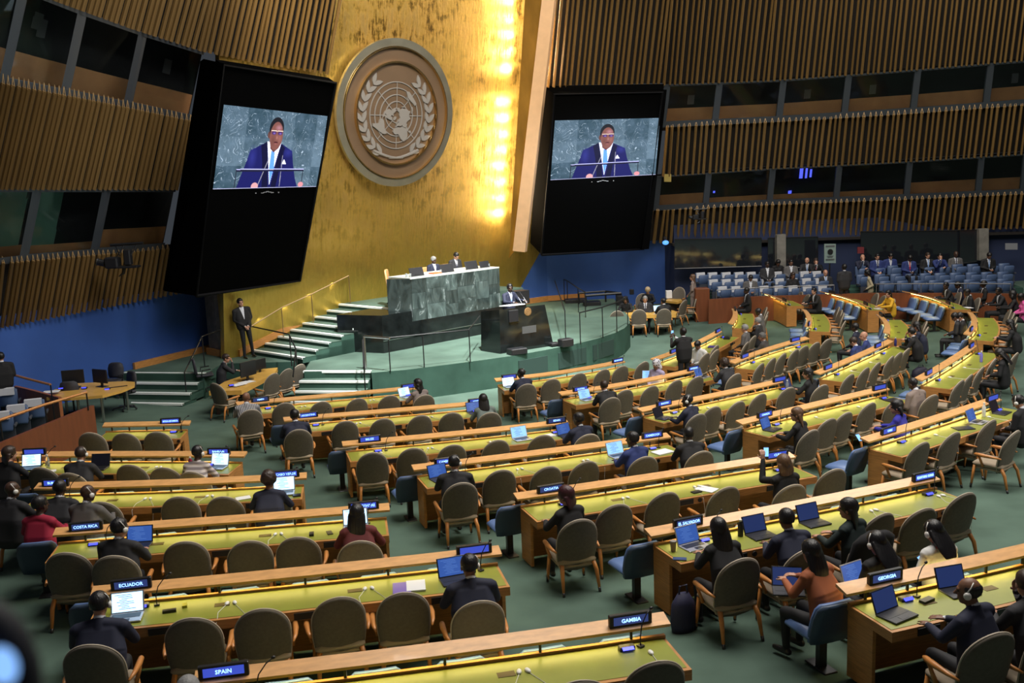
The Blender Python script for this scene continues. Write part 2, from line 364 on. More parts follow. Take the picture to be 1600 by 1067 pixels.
def band(name,fn,x0,x1,pitch,bot,top,lean,label,w=0.46,depth=0.15,inside=1):
    """one slatted band; bot/top = lists of (px,py) edges"""
    root=empty(name); tag(root,label,kind='structure')
    bx,by=zip(*bot); tx,ty=zip(*top)
    rb=[];rt=[]
    px=x0; k=0; cells=[]
    while px<=x1:
        yb=float(np.interp(px,bx,by)); B=S(fn,px,yb)
        pt=px
        for _ in range(4): pt=px+lean*(yb-float(np.interp(pt,tx,ty)))
        T=S(fn,pt,float(np.interp(pt,tx,ty)))
        cells.append((B,T)); px+=pitch*(1+0.14*math.sin(k*1.9)); k+=1
    for i,(B,T) in enumerate(cells):
        j=min(i,len(cells)-2); tdir=(cells[j+1][0]-cells[j][0]); pw=tdir.length; tdir.normalize()
        zv=(T-B); X=tdir*min(pw*w,0.34); Y=zv.normalized().cross(tdir).normalized(); 
        if Y.y<0: Y=-Y
        Y=Y*depth
        M=Matrix(((X.x,Y.x,zv.x,B.x),(X.y,Y.y,zv.y,B.y),(X.z,Y.z,zv.z,B.z),(0,0,0,1)))
        link('slat',SLATME2 if 'upper' in name else SLATME3,root,M)
        rb.append(B+Y.normalized()*0.22); rt.append(T+Y.normalized()*0.22)
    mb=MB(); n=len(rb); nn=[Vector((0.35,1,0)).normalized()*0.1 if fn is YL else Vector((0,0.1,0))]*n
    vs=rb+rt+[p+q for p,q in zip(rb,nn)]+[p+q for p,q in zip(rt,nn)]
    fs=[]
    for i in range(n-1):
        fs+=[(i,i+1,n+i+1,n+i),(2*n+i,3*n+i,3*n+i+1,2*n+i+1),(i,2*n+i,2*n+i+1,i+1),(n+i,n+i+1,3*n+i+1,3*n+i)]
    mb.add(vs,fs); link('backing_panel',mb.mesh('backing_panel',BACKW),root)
    return root
LLb=[(-60,526),(0,510),(290,455),(345,447)]; LLt=[(-60,420),(0,410),(110,400),(252,388),(345,380)]
LMb=[(-60,294),(345,296)]; LMt=[(-60,113),(0,128),(150,157),(294,187),(345,197)]
LUb=[(-60,-60),(82,0),(200,43),(312,79),(400,98),(516,116)]; LUt=[(-60,-150),(600,-60)]
band('wall_left',YL,-40,334,8.0,LLb,LLt,0.16,'lowest band of wooden slats on the left wall',w=0.38,depth=0.12)
band('wall_left_middle',YL,-50,288,8.1,LMb,LMt,0.17,'middle band of wooden slats on the left wall',w=0.38,depth=0.12)
band('wall_left_upper',YL,30,512,8.7,LUb,LUt,0.15,'upper band of wooden slats above the left screen',w=0.40,depth=0.12)
RLb=[(1000,380),(1200,371),(1400,363),(1600,355),(1660,352)]; RLt=[(1000,329),(1200,319),(1400,311),(1600,302),(1660,299)]
RMb=[(1030,275),(1200,263),(1400,253),(1600,240),(1660,237)]; RMt=[(1030,198),(1200,190),(1400,178),(1600,163),(1660,158)]
RUb=[(840,136),(1030,132),(1200,126),(1400,111),(1600,94),(1660,89)]; RUt=[(800,-60),(1700,-60)]
band('wall_right',YR,1012,1622,9.0,RLb,RLt,0.13,'lowest band of wooden slats on the right wall',w=0.40)
band('wall_right_middle',YR,1036,1620,9.0,RMb,RMt,0.13,'middle band of wooden slats on the right wall',w=0.40)
band('wall_right_upper',YR,856,1622,8.6,RUb,RUt,0.135,'upper band of wooden slats on the right wall',w=0.40)
# ---- interpreters' booth windows between the bands
FRAME=mat('blue grey steel frame',(0.055,0.065,0.08),0.5,0.3)
GLASS=bpy.data.materials.new('booth glass'); GLASS.use_nodes=True
_b=GLASS.node_tree.nodes['Principled BSDF']; _b.inputs['Roughness'].default_value=0.03; _b.inputs['Transmission Weight'].default_value=1.0; _b.inputs['IOR'].default_value=1.2; _b.inputs['Specular IOR Level'].default_value=0.2; _b.inputs['Base Color'].default_value=(0.75,0.85,0.85,1)
BOOTHW=mat('booth counter wood',(0.40,0.17,0.07),0.55,var=0.12,scale=2)
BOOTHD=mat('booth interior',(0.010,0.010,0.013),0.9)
_wn=[0]
def strip3(mb,A,B,th,dv):
    """bar between A,B pairs (lists of top,bottom points)"""
    d=Vector(dv)*th; a=[A[0],B[0],B[1],A[1]]; b=[p+d for p in a]
    mb.add(a+b,[(0,1,2,3),(7,6,5,4),(0,4,5,1),(1,5,6,2),(2,6,7,3),(3,7,4,0)])
def booth(fn,xa,xb,top,bot,lean,label,sill=9,counter=0.28,glass=True,extra=None,mull=9):
    """xa,xb = left and right edge at the sill"""
    _wn[0]+=1; root=empty('window_%d'%_wn[0]); tag(root,label,kind='structure')
    f=lambda pl,x: float(np.interp(x,[q[0] for q in pl],[q[1] for q in pl]))
    dv=Vector((0.3,1,0)).normalized() if fn is YL else Vector((0,1,0))
    def pt(x,fr,back=0):  # x at sill, fr 0 sill..1 top
        yb=f(bot,x); yt=f(top,x); y=yb+(yt-yb)*fr; xx=x+lean*(yb-y)
        return S(fn,xx,y+(f(bot,xx)-yb)*(1-fr)+(f(top,xx)-yt)*fr,back)
    w=mull
    mb=MB(); strip3(mb,(pt(xa,1),pt(xa,0)),(pt(xa+w,1),pt(xa+w,0)),0.12,dv); link('mullion',mb.mesh('mullion',FRAME),root)
    hh=(f(bot,xa)-f(top,xa)); sf=sill/hh
    mb=MB(); strip3(mb,(pt(xa,sf),pt(xa,-0.02)),(pt(xb,sf),pt(xb,-0.02)),0.14,dv); link('window_sill',mb.mesh('window_sill',FRAME),root)
    mb=MB(); strip3(mb,(pt(xa,1.0),pt(xa,0.95)),(pt(xb,1.0),pt(xb,0.95)),0.14,dv); link('window_head',mb.mesh('window_head',FRAME),root)
    if glass:
        mb=MB(); strip3(mb,(pt(xa+w,0.97,0.05),pt(xa+w,sf,0.05)),(pt(xb,0.97,0.05),pt(xb,sf,0.05)),0.012,dv); link('pane',mb.mesh('pane',GLASS),root)
    # interior: back wall, ceiling, floor and wooden counter
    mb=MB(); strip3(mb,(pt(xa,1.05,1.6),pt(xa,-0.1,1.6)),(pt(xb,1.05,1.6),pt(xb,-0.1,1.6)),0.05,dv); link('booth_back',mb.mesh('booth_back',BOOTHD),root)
    if counter:
        c0,c1=sf-0.05,sf+counter
        mb=MB(); strip3(mb,(pt(xa+w,c1,0.6),pt(xa+w,c0,0.6)),(pt(xb-1,c1,0.6),pt(xb-1,c0,0.6)),0.04,dv); link('booth_counter',mb.mesh('booth_counter',BOOTHW),root)
    if extra:
        for (ex,e0,ew,eh,em) in extra:
            a0=e0; mb=MB(); strip3(mb,(pt(ex,e0+eh,1.5),pt(ex,e0,1.5)),(pt(ex+ew,e0+eh,1.5),pt(ex+ew,e0,1.5)),0.03,dv); link('wall_notice',mb.mesh('wall_notice',em),root)
    return root
NOTICE=mat('grey notice',(0.10,0.10,0.11),0.8)
up=LUb; mt=LMt
booth(YL,-75,-2,up,mt,0.2,'dark interpreters booth at the far left top',mull=8)
booth(YL,-2,94,up,mt,0.2,'interpreters booth with a lamp arm on its wooden counter',extra=[(30,0.62,13,0.18,NOTICE)])
booth(YL,94,192,up,mt,0.2,'interpreters booth second from the left, upper row',extra=[(40,0.55,11,0.2,NOTICE)])
booth(YL,192,292,up,mt,0.2,'interpreters booth beside the left screen, upper row',extra=[(240,0.55,11,0.2,NOTICE)])
lo=LMb; lt=LLt
GRG=mat('pale green booth wall',(0.10,0.22,0.16),0.7)  # green reflections of the lower left panes, put in as coloured panels
booth(YL,-75,-45,lo,lt,0.2,'booth window at the picture edge, lower row',mull=6)
w5=booth(YL,-45,29,lo,lt,0.2,'lit booth window with a folding arm, lower row',extra=[(-30,0.1,50,0.9,GRG)],counter=0.15)
w6=booth(YL,29,140,lo,lt,0.2,'pale green booth window, lower row',extra=[(36,0.05,42,1.0,GRG)],counter=0.12)
booth(YL,140,252,lo,lt,0.2,'dark booth window with reddish counter, lower row')
rt_=RUb; rm=RMt
MBLUE=glow('blue monitor',(0.10,0.12,0.9),1.5)
for i,(a,b) in enumerate([(1030,1112),(1112,1212),(1212,1314),(1314,1422),(1422,1536),(1536,1660)]):
    ex=[(a+40,0.5,10,0.22,NOTICE)] if i in(2,5,3,0) else None
    booth(YR,a,b,rt_,rm,0.12,'interpreters booth with wooden counter, upper right row, bay %s from the screen'%['one','two','three','four','five','six'][i],sill=8,extra=ex,mull=10,counter=0.3)
lm=RMb; ll=RLt
YEL=mat('yellow paper note',(0.55,0.42,0.12),0.8)
for i,(a,b) in enumerate([(1020,1098),(1098,1198),(1198,1302),(1302,1412),(1412,1524),(1524,1594),(1594,1660)]):
    ex=None
    if i==2: ex=[(1245,0.68,5,0.3,MBLUE),(1254,0.68,3,0.3,MBLUE),(1261,0.70,3,0.22,MBLUE),(1230,0.25,5,0.1,MBLUE)]
    if i==1: ex=[(1112,0.4,3,0.06,MBLUE)]
    booth(YR,a,b,lm,ll,0.1,'booth window in the lower right row, bay %s from the screen'%['one','two','three','four','five','six','seven'][i],sill=7,extra=ex,mull=9,counter=0.14 if i in(1,2,3) else 0.3)
q=[S(YR,1037,284),S(YR,1048,284),S(YR,1048,272),S(YR,1037,272)]
tag(link('paper_sign',quadslab([p+Vector((0,-0.12,0)) for p in q],0.01,YEL,'paper_note',(0,1,0))),'small yellow paper sign beside the right screen box','sign')  # a paper note, set a little off the wall
# ---- blue walls
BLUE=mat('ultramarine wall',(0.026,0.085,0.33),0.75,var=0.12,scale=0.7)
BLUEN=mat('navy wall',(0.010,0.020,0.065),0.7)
PILL=mat('grey stone pillar',(0.18,0.17,0.15),0.6,var=0.25,scale=4)
def wallstrip(name,pts,z0,z1,m,label,th=0.2):
    mb=MB(); n=len(pts); P0=[Vector((*p,0)) for p in pts]; rows=[]
    for i,p in enumerate(P0):
        t=(P0[min(i+1,n-1)]-P0[max(i-1,0)]).normalized(); nn=Vector((-t.y,t.x,0))*th
        rows.append([(p.x,p.y,z0),(p.x+nn.x,p.y+nn.y,z0),(p.x+nn.x,p.y+nn.y,z1),(p.x,p.y,z1)])
    mb.sweep(rows); return tag(link(name,mb.mesh(name,m)),label,kind='structure')
LB=[(-9.75,31.6),(-10.15,30.95),(-11.4,28.35),(-12.4,26.5),(-13.3,24.3),(-14.6,20.0),(-15.5,14)]
wallstrip('wall_left_base',LB,-0.1,3.1,BLUE,'ultramarine lower wall on the left',-0.2)
wallstrip('baseboard_left',[(x+0.09,y-0.05) for x,y in LB[:3]],DZ,DZ+0.2,WOOD,'wooden skirting below the left blue wall',-0.08)
wallstrip('wall_right_base',[gw(13.6,0.1),(1.6,40.7),(4,41.3),(6.75,41.5)],0,3.9,BLUE,'ultramarine wall under the right screen')
wallstrip('baseboard_right',[gw(13.5,0.15),(1.6,40.6),(3.2,41.0)],DZ,DZ+0.22,WOOD,'wooden skirting below the right blue wall',0.08)
tag(link('trim_5',MB().prism([(-9.78,30.6),(-9.35,30.15),(-8.75,29.85),(-8.6,30.3),(-9.4,31.4)],DZ,3.6).mesh('pillar',[PILL])),'grey stone pillar where the gold wall begins',kind='structure')
tag(link('trim_6',MB().prism([(-9.2,30.05),(-8.74,29.78),(-8.62,29.96),(-9.1,30.3)],DZ,3.7).mesh('pilaster',[GOLDD])),'narrow gold pilaster beside the grey pillar',kind='structure')
wallstrip('baseboard_2',[(-9.85,30.5),(-9.33,30.0),(-8.72,29.72)],DZ,DZ+0.22,WOOD,'wooden skirting around the pillar',0.06)
# right gallery wall under the lowest band
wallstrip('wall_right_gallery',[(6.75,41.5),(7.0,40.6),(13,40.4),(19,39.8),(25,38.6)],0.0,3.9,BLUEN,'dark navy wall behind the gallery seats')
ceil=MB(); 
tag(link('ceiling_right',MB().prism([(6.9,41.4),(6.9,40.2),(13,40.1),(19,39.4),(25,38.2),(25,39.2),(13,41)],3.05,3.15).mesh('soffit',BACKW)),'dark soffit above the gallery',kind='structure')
DGL=mat('dark reflecting glass',(0.012,0.014,0.018),0.06,spec=0.9)
def pane(px0,y0a,y0b,px1,y1a,y1b,Y,m,label,name='window'):
    _wn[0]+=1
    q=[Py(px0,y0b,Y),Py(px1,y1b,Y),Py(px1,y1a,Y),Py(px0,y0a,Y)]
    r=empty('window_%d'%_wn[0]); tag(r,label,kind='structure')
    link('pane',quadslab(q,0.05,m,'pane',(0,1,0)),r)
    e=[Vector(p) for p in q]; mb=MB(); mb.tube(e+[e[0]],0.025,5); link('window_frame',mb.mesh('window_frame',METALD),r)
    return r
pane(1054,374,420,1190,372,416,39.6,DGL,'large dark glass panel above the left gallery seats')
pane(1200,372,420,1278,370,417,39.6,DGL,'dark glass panel beside the notice board')
pane(1345,362,414,1500,360,412,39.2,DGL,'large dark glass panel behind the seated men')
pane(1500,360,412,1530,359,408,39.1,DGL,'narrow dark glass panel left of the concrete pier')
q=[Py(1530,407,38.9),Py(1545,406,38.9),Py(1545,357,38.9),Py(1530,358,38.9)]
tag(link('trim_7',quadslab(q,0.3,PILL,'pier',(0,1,0))),'grey concrete pier behind the gallery',kind='structure')
q=[Py(1214,418,39.3),Py(1228,417,39.3),Py(1228,366,39.3),Py(1214,367,39.3)]
tag(link('trim_8',quadslab(q,0.3,PILL,'pier',(0,1,0))),'grey concrete pier near the notice board',kind='structure')
# enclosing walls that other views could see
wallstrip('wall_rear',[(-15.5,14),(-15.5,-4),(30,-4),(30,30),(25,38.6)],-0.1,4,WOODR,'plain wooden rear wall of the hall',-0.2)
# ================= STAGE =================
# vertical row of wall-grazing lamps behind the fin
LAMPG=glow('lamp bulb',(1.0,0.86,0.6),40)
lrow=empty('lamp_row',Matrix.Translation(gp(12.52,4.6,0.42)),label='vertical row of small round lamps grazing the right edge of the gold wall',cat='lamp')
_cup=MB().lathe([(0.02,-0.10),(0.06,-0.08),(0.075,0.02),(0.065,0.02),(0.05,-0.06)],n=10).mesh('lamp_cup',METALD); _bulb=MB().ell((0,0,0.03),(0.045,0.045,0.045),nu=8,nv=6).mesh('bulb',LAMPG)
_o=Vector(gp(12.52,4.6,0.42))
_a,_b=Vector(gp(12.62,4.4,0.48))-_o,Vector(gp(12.62,16.2,0.48))-_o
link('lamp_rail',MB().tube([_a,_b],0.03,6).mesh('lamp_rail',METALD),lrow)
for i in range(19):
    z=4.6+i*0.62
    if i==8: continue
    p=gp(12.52,z,0.42); cup=link('lamp_cup',_cup,lrow,Matrix.Translation(Vector(p)-_o)); link('bulb',_bulb,cup)
    lamp('lamp_light','POINT',(p[0]+GN.x*0.12,p[1]+GN.y*0.12,p[2]),None,115,(1.0,0.80,0.50),shadow_soft_size=0.06)
# stair lights under the handrail
for i in range(4):
    t=0.9+i*0.95; z=DZ+0.15*(1+t/0.5)*0.97
    p=(*gw(t,0.34),z+0.75)
    lamp('stair_light','SPOT',p,(gw(t+0.05,0.02)[0],gw(t+0.05,0.02)[1],z+0.4),9,(1.0,0.82,0.5),spot_size=math.radians(95),spot_blend=0.5,shadow_soft_size=0.03)
# ---- emblem
EMA=math.radians(43.5)
eX=Vector((math.cos(EMA),math.sin(EMA),0)); eN=Vector((math.sin(EMA),-math.cos(EMA),0))
ec=Vector(Py(619,177.5,33.3)); eZ=(Vector((0,0,1))+eN*0.13).normalized(); eNn=eX.cross(eZ).normalized()  # towards hall
EM=Matrix(((eX.x,-eNn.x,eZ.x,ec.x),(eX.y,-eNn.y,eZ.y,ec.y),(eX.z,-eNn.z,eZ.z,ec.z),(0,0,0,1)))  # local: x right, y into wall, z up
em=empty('emblem',EM,label='large round wooden emblem with silver world map and laurel wreath on gold wall',cat='emblem')
SILV=mat('silver leaf',(0.50,0.48,0.38),0.35,0.85,var=0.12,scale=2)
BRIGHT=mat('pale bronze inlay',(0.36,0.34,0.33),0.45,0.35)
EWOOD=mat('emblem brown wood',(0.14,0.09,0.055),0.5,var=0.12,scale=1.2,stretch=(0.6,1,4))
GRIM=mat('thin gold rim',(0.85,0.6,0.25),0.25,1.0)
RX=Matrix.Rotation(math.radians(90),4,'X')
ER=2.44
link('disc',MB().lathe([(ER-0.25,-0.06),(ER-0.25,0.0),(0.01,0.0),(0.01,-0.06)],n=64).mesh('disc',EWOOD,False),em,RX@Matrix.Translation((0,0,-0.0)))
def ring(r0,r1,y0,y1,m,name,n=72):
    link(name,MB().lathe([(r0,y1),(r1,y1),(r1,y0),(r0,y0),(r0,y1)],n=n).mesh(name,m,True),em,RX)
# RX maps local z to -y (towards the hall)
mb=MB(); n=72
def ringm(r0,r1,z0,z1,n=72):
    mb=MB(); vs=[];fs=[]
    for k in range(n):
        th=2*math.pi*k/n; c,s_=math.cos(th),math.sin(th)
        vs+=[(r0*c,r0*s_,z0),(r1*c,r1*s_,z0),(r1*c,r1*s_,z1),(r0*c,r0*s_,z1)]
    for k in range(n):
        a=4*k; b=4*((k+1)%n)
        for i in range(4): j=(i+1)%4; fs.append((a+i,a+j,b+j,b+i))
    mb.add(vs,fs); return mb
link('outer_ring',ringm(ER-0.25,ER,-0.05,0.07).mesh('outer_ring',SILV),em,RX)
link('gold_rim',ringm(ER-0.30,ER-0.27,-0.02,0.12,72).mesh('gold_rim',GRIM),em,RX)
link('inner_ring',ringm(1.66,1.71,0.0,0.12).mesh('inner_ring',GRIM),em,RX)
gr=MB()
for r in (0.24,0.46,0.68,0.90,1.10):
    o=ringm(r-0.016,r+0.016,0.0,0.03,56); gr.add(o.v,o.f)
for k in range(8):
    a=math.pi/4*k; c,s_=math.cos(a),math.sin(a)
    gr.add([(0.24*c-0.015*s_,0.24*s_+0.015*c,0.028),(0.24*c+0.015*s_,0.24*s_-0.015*c,0.028),(1.1*c+0.015*s_,1.1*s_-0.015*c,0.028),(1.1*c-0.015*s_,1.1*s_+0.015*c,0.028)],[(0,1,2,3)])
GRY=-0.06
o=link('globe_grid',gr.mesh('globe_grid',BRIGHT),em,RX@Matrix.Translation((0,GRY,0)))
# continents in azimuthal equidistant projection from the north pole
CONT=dict(
north_america=[(-168,66),(-156,71),(-128,70),(-110,68),(-95,72),(-82,68),(-94,60),(-80,52),(-78,62),(-64,60),(-56,52),(-66,44),(-76,35),(-81,26),(-90,30),(-97,26),(-95,19),(-88,21),(-84,11),(-79,8),(-95,15),(-105,20),(-114,30),(-123,38),(-124,48),(-135,58),(-152,60),(-165,60)],
south_america=[(-79,8),(-72,12),(-60,8),(-50,0),(-35,-7),(-40,-20),(-48,-27),(-58,-36),(-66,-45),(-70,-54),(-75,-50),(-72,-30),(-71,-18),(-81,-5)],
greenland=[(-70,77),(-55,82),(-30,83),(-20,76),(-25,70),(-43,60),(-52,66)],
eurasia=[(-9,37),(-9,43),(-1,44),(-4,48),(4,52),(8,57),(12,55),(20,55),(24,60),(18,61),(12,59),(5,60),(14,67),(28,71),(42,67),(60,69),(72,73),(100,77),(130,72),(160,70),(180,68),(170,60),(160,53),(155,60),(140,58),(135,45),(127,38),(121,38),(121,28),(108,20),(106,10),(100,14),(97,18),(90,22),(80,10),(73,20),(66,25),(56,26),(58,20),(45,12),(36,28),(36,36),(27,38),(23,38),(18,41),(13,45),(16,39),(9,44),(2,41)],
africa=[(-6,35),(10,37),(20,31),(32,31),(38,20),(43,11),(51,11),(40,-5),(35,-20),(27,-33),(19,-34),(12,-17),(9,0),(5,5),(-8,4),(-16,13),(-16,24)],
australia=[(114,-22),(130,-12),(142,-11),(153,-27),(148,-38),(132,-32),(116,-35)],
madagascar=[(44,-16),(50,-14),(47,-25)],
indonesia=[(96,5),(104,-5),(114,-8),(118,2),(108,1)],
new_guinea=[(131,-1),(141,-3),(150,-9),(138,-8)],
japan=[(130,32),(136,34),(141,38),(144,44),(140,42),(133,36)],
britain=[(-5,50),(1,52),(-3,58),(-6,57)])
lands=MB()
for nm,pl in CONT.items():
    pts=[]
    for i,(lo_,la) in enumerate(pl):
        lo2,la2=pl[(i+1)%len(pl)]
        for f_ in (0,0.5):
            L_=lo_+(lo2-lo_)*f_; A_=la+(la2-la)*f_
            r=1.10*(90-A_)/150.0; th=math.radians(L_-90)
            pts.append((r*math.cos(th),r*math.sin(th)))
    bm=bmesh.new(); vs=[bm.verts.new((x,y,0.055)) for x,y in pts]
    f_=bm.faces.new(vs); res=bmesh.ops.triangulate(bm,faces=[f_]); bm.verts.ensure_lookup_table(); bm.verts.index_update()
    off=[tuple(v.co) for v in bm.verts]; tri=[tuple(v.index for v in t.verts) for t in bm.faces]; bm.free()
    n=len(off); lands.add(off+[(x,y,0.0) for x,y,_ in off],tri+[tuple(i+n for i in t[::-1]) for t in tri]+[(i,(i+1)%n,n+(i+1)%n,n+i) for i in range(n)])
    link('continent',lands.mesh('continent',BRIGHT),em,RX@Matrix.Translation((0,GRY,0))); lands=MB()
# laurel branches: leaves along two arcs
def leaf(mb,x,y,ang,L,wd):
    c,s_=math.cos(ang),math.sin(ang); pr=[(0,0),(0.25,0.75),(0.5,1),(0.75,0.7),(1,0),(0.75,-0.45),(0.5,-0.6),(0.25,-0.5)]
    q=[(x+(u*L)*c-(v*wd)*s_,y+(u*L)*s_+(v*wd)*c) for u,v in pr]
    n=len(q); mb.add([(a,b,0.05) for a,b in q]+[(a,b,0) for a,b in q],[tuple(range(n)),tuple(range(2*n-1,n-1,-1))]+[(i,n+i,n+(i+1)%n,(i+1)%n) for i in range(n)])
for sgn in (-1,1):
    for k in range(9):
        th=math.radians(-64+k*13.6); r=1.36+0.02*k*(1-k/9)
        for side in (0,1):
            mb=MB(); bx=sgn*r*math.cos(th); by=r*math.sin(th)+GRY
            ang=th+math.pi/2+(0.50 if side else -0.50)
            if sgn<0: ang=math.pi-ang
            leaf(mb,bx,by,ang,0.40,0.095)
            link('laurel_leaf',mb.mesh('laurel_leaf',BRIGHT),em,RX)
    mb=MB(); pts=[]
    for k in range(6):
        u=k/5; pts.append((sgn*(0.95-1.25*u),-1.22-0.16*math.sin(u*2.2)-0.12*u,0.03))
    mb.tube(pts,[0.05,0.055,0.05,0.04,0.035,0.03],6); link('laurel_stem',mb.mesh('laurel_stem',BRIGHT),em,RX)
# ---- giant screens
def paint(Wd=320,Hd=180):
    X,Y=np.meshgrid((np.arange(Wd)+0.5)/Wd*16,(np.arange(Hd)+0.5)/Hd*9)  # y from bottom
    rng=np.random.RandomState(3)
    def vn(fx,fy,seed):
        r=np.random.RandomState(seed); G=r.rand(64,64); gx=(X*fx)%63; gy=(Y*fy)%63; ix=gx.astype(int); iy=gy.astype(int); tx=gx-ix; ty=gy-iy
        tx=tx*tx*(3-2*tx); ty=ty*ty*(3-2*ty)
        return (G[iy,ix]*(1-tx)+G[iy,ix+1]*tx)*(1-ty)+(G[iy+1,ix]*(1-tx)+G[iy+1,ix+1]*tx)*ty
    blk=(np.floor(X/3.6).astype(int)*7+np.floor((Y+0.6)/3.2).astype(int)*13)
    a=vn(1.2,1.2,1)*.5+vn(3,3,2)*.3+vn(7,7,4)*.2
    tone=((blk*37)%11)/11.0
    ang=np.where((blk%3)==0,1.2,np.where((blk%3)==1,0.35,1.9)); U=X*np.cos(ang)+Y*np.sin(ang)
    v=np.abs(np.sin(U*2.2+vn(0.7,0.7,5)*7+vn(2.2,2.2,6)*3.5)); vein=np.clip(1-v*9,0,1)*np.clip(vn(1.6,1.6,9)*2.2-0.7,0,1)
    v2=np.abs(np.sin(U*6+vn(1.5,1.5,11)*9)); vein+=0.6*np.clip(1-v2*5,0,1)*np.clip(vn(1.2,1.2,12)*3-1.7,0,1)
    base=np.stack([0.012+0.06*tone+0.05*a,0.035+0.08*tone+0.07*a,0.05+0.10*tone+0.10*a],-1)
    img=base+np.clip(vein,0,1)[...,None]*np.array([0.42,0.50,0.60])
    def blend(m,c):
        nonlocal img; m=np.clip(m,0,1)[...,None]; img=img*(1-m)+np.array(c)*m
    def inpoly(pl,soft=0.05):
        ins=np.zeros_like(X,bool); n=len(pl)
        for i in range(n):
            x1,y1=pl[i]; x2,y2=pl[(i+1)%n]
            c=((y1>Y)!=(y2>Y)) & (X<(x2-x1)*(Y-y1)/((y2-y1)+1e-9)+x1); ins^=c
        return ins.astype(float)
    def el(cx,cy,rx,ry,s=0.12): return np.clip((1-np.sqrt(((X-cx)/rx)**2+((Y-cy)/ry)**2))/s,0,1)
    N_=(0.008,0.009,0.085); ND=(0.004,0.004,0.028)
    blend(inpoly([(3.2,0),(3.6,1.3),(4.2,3.0),(4.6,4.4),(6.6,5.3),(9.2,5.3),(11.0,4.5),(11.4,3.0),(12.0,1.2),(12.6,0)]),N_)
    blend(inpoly([(6.95,5.5),(7.25,4.2),(7.7,2.2),(8.1,0.3),(8.45,2.2),(8.85,4.2),(9.1,5.3)]),(0.75,0.78,1.0))
    blend(inpoly([(7.75,4.4),(8.25,4.4),(8.5,2.4),(8.1,0.6),(7.75,2.4)]),(0.10,0.28,0.95))
    blend(inpoly([(6.1,5.0),(6.95,5.5),(7.35,3.4),(7.9,0),(7.0,0),(6.6,3)]),ND); blend(inpoly([(9.15,5.3),(9.8,4.8),(9.4,2.5),(9.1,0),(8.3,0),(8.75,3.0)]),ND)
    blend(inpoly([(9.6,2.9),(9.9,3.5),(10.3,2.9)]),(0.9,0.9,1.0))
    blend(el(7.12,6.25,0.26,0.42),(0.10,0.04,0.035)); blend(inpoly([(7.4,5.7),(7.5,4.7),(8.1,4.25),(8.8,4.8),(8.9,5.6)]),(0.10,0.035,0.03))
    blend(el(8.12,6.98,1.12,1.34,0.05),(0.008,0.008,0.012))
    blend(el(8.2,6.15,1.03,1.66,0.06),(0.17,0.065,0.055))
    blend(el(8.45,7.1,0.62,0.42,0.9)*0.6,(0.42,0.20,0.25)); blend(el(8.75,5.9,0.35,0.6,0.9)*0.4,(0.34,0.14,0.12))
    blend(el(7.75,5.6,0.5,0.9,0.9)*0.45,(0.07,0.025,0.022))
    for ex in (7.78,8.72): blend(el(ex,6.5,0.40,0.24,0.2)*0.9,(0.045,0.02,0.10)); blend(el(ex+0.05,6.45,0.20,0.12,0.5)*0.9,(0.16,0.10,0.42))
    for ex in (7.78,8.72): blend((np.abs(Y-6.76)<0.045)*(np.abs(X-ex)<0.43),(0.62,0.50,0.42))
    blend((np.abs(Y-6.68)<0.04)*(np.abs(X-8.25)<0.1)*1.0,(0.6,0.45,0.35))
    blend(el(8.32,6.0,0.20,0.30,0.7)*0.7,(0.33,0.14,0.12)); blend(el(8.25,5.42,0.36,0.13,0.3)*0.95,(0.05,0.012,0.016)); blend(el(8.25,5.28,0.30,0.08,0.5)*0.7,(0.30,0.10,0.10))
    blend(el(5.0,3.6,0.8,1.6,0.9)*0.25,(0.05,0.06,0.4)); blend(el(10.4,4.3,0.9,0.7,0.9)*0.25,(0.05,0.06,0.4))
    for (x0,y0,x1,y1) in [(6.3,0.2,7.6,3.7),(9.7,0.2,9.6,3.9)]:
        t=np.clip(((X-x0)*(x1-x0)+(Y-y0)*(y1-y0))/((x1-x0)**2+(y1-y0)**2),0,1); dd=np.hypot(X-x0-t*(x1-x0),Y-y0-t*(y1-y0)); blend((dd<0.06)*0.8,(0.25,0.25,0.32))
    blend((np.abs(Y-2.12-(X-8)*0.01)<0.13)*(X>2.9)*(X<13.3),(0.01,0.01,0.03)); blend((np.abs(Y-2.27-(X-8)*0.01)<0.05)*(X>2.9)*(X<13.3),(0.45,0.45,0.8))
    blend((np.abs(X-2.95)<0.06)*(Y<2.2),(0.01,0.01,0.02)); blend((np.abs(X-13.2)<0.06)*(Y<2.2),(0.01,0.01,0.02))
    blend(el(5.9,0.2,0.55,0.5),(0.55,0.28,0.30)); blend(el(13.1,0.35,0.45,0.35),(0.55,0.22,0.25)); blend((Y<0.07)*1.0,(0.5,0.5,0.75))
    return img
IMG=paint(); HI,WI=IMG.shape[:2]
def screen_mesh(corners):  # BL,BR,TR,TL
    BL,BR,TR,TL=[np.array(c) for c in corners]
    u,v=np.meshgrid(np.linspace(0,1,WI+1),np.linspace(0,1,HI+1)); u=u[...,None]; v=v[...,None]
    Pn=((BL*(1-u)+BR*u)*(1-v)+(TL*(1-u)+TR*u)*v).reshape(-1,3)
    idx=np.arange(HI*WI); j=idx//WI; i=idx%WI; a=j*(WI+1)+i
    F4=np.stack([a,a+1,a+WI+2,a+WI+1],1)
    me=bpy.data.meshes.new('picture'); me.from_pydata(Pn.tolist(),[],F4.tolist())
    ca=me.color_attributes.new('picture','FLOAT_COLOR','CORNER')
    c4=np.ones((HI*WI,4),np.float32); c4[:,:3]=IMG.reshape(-1,3); ca.data.foreach_set('color',np.repeat(c4,4,axis=0).ravel())
    me.materials.append(PICM); return me
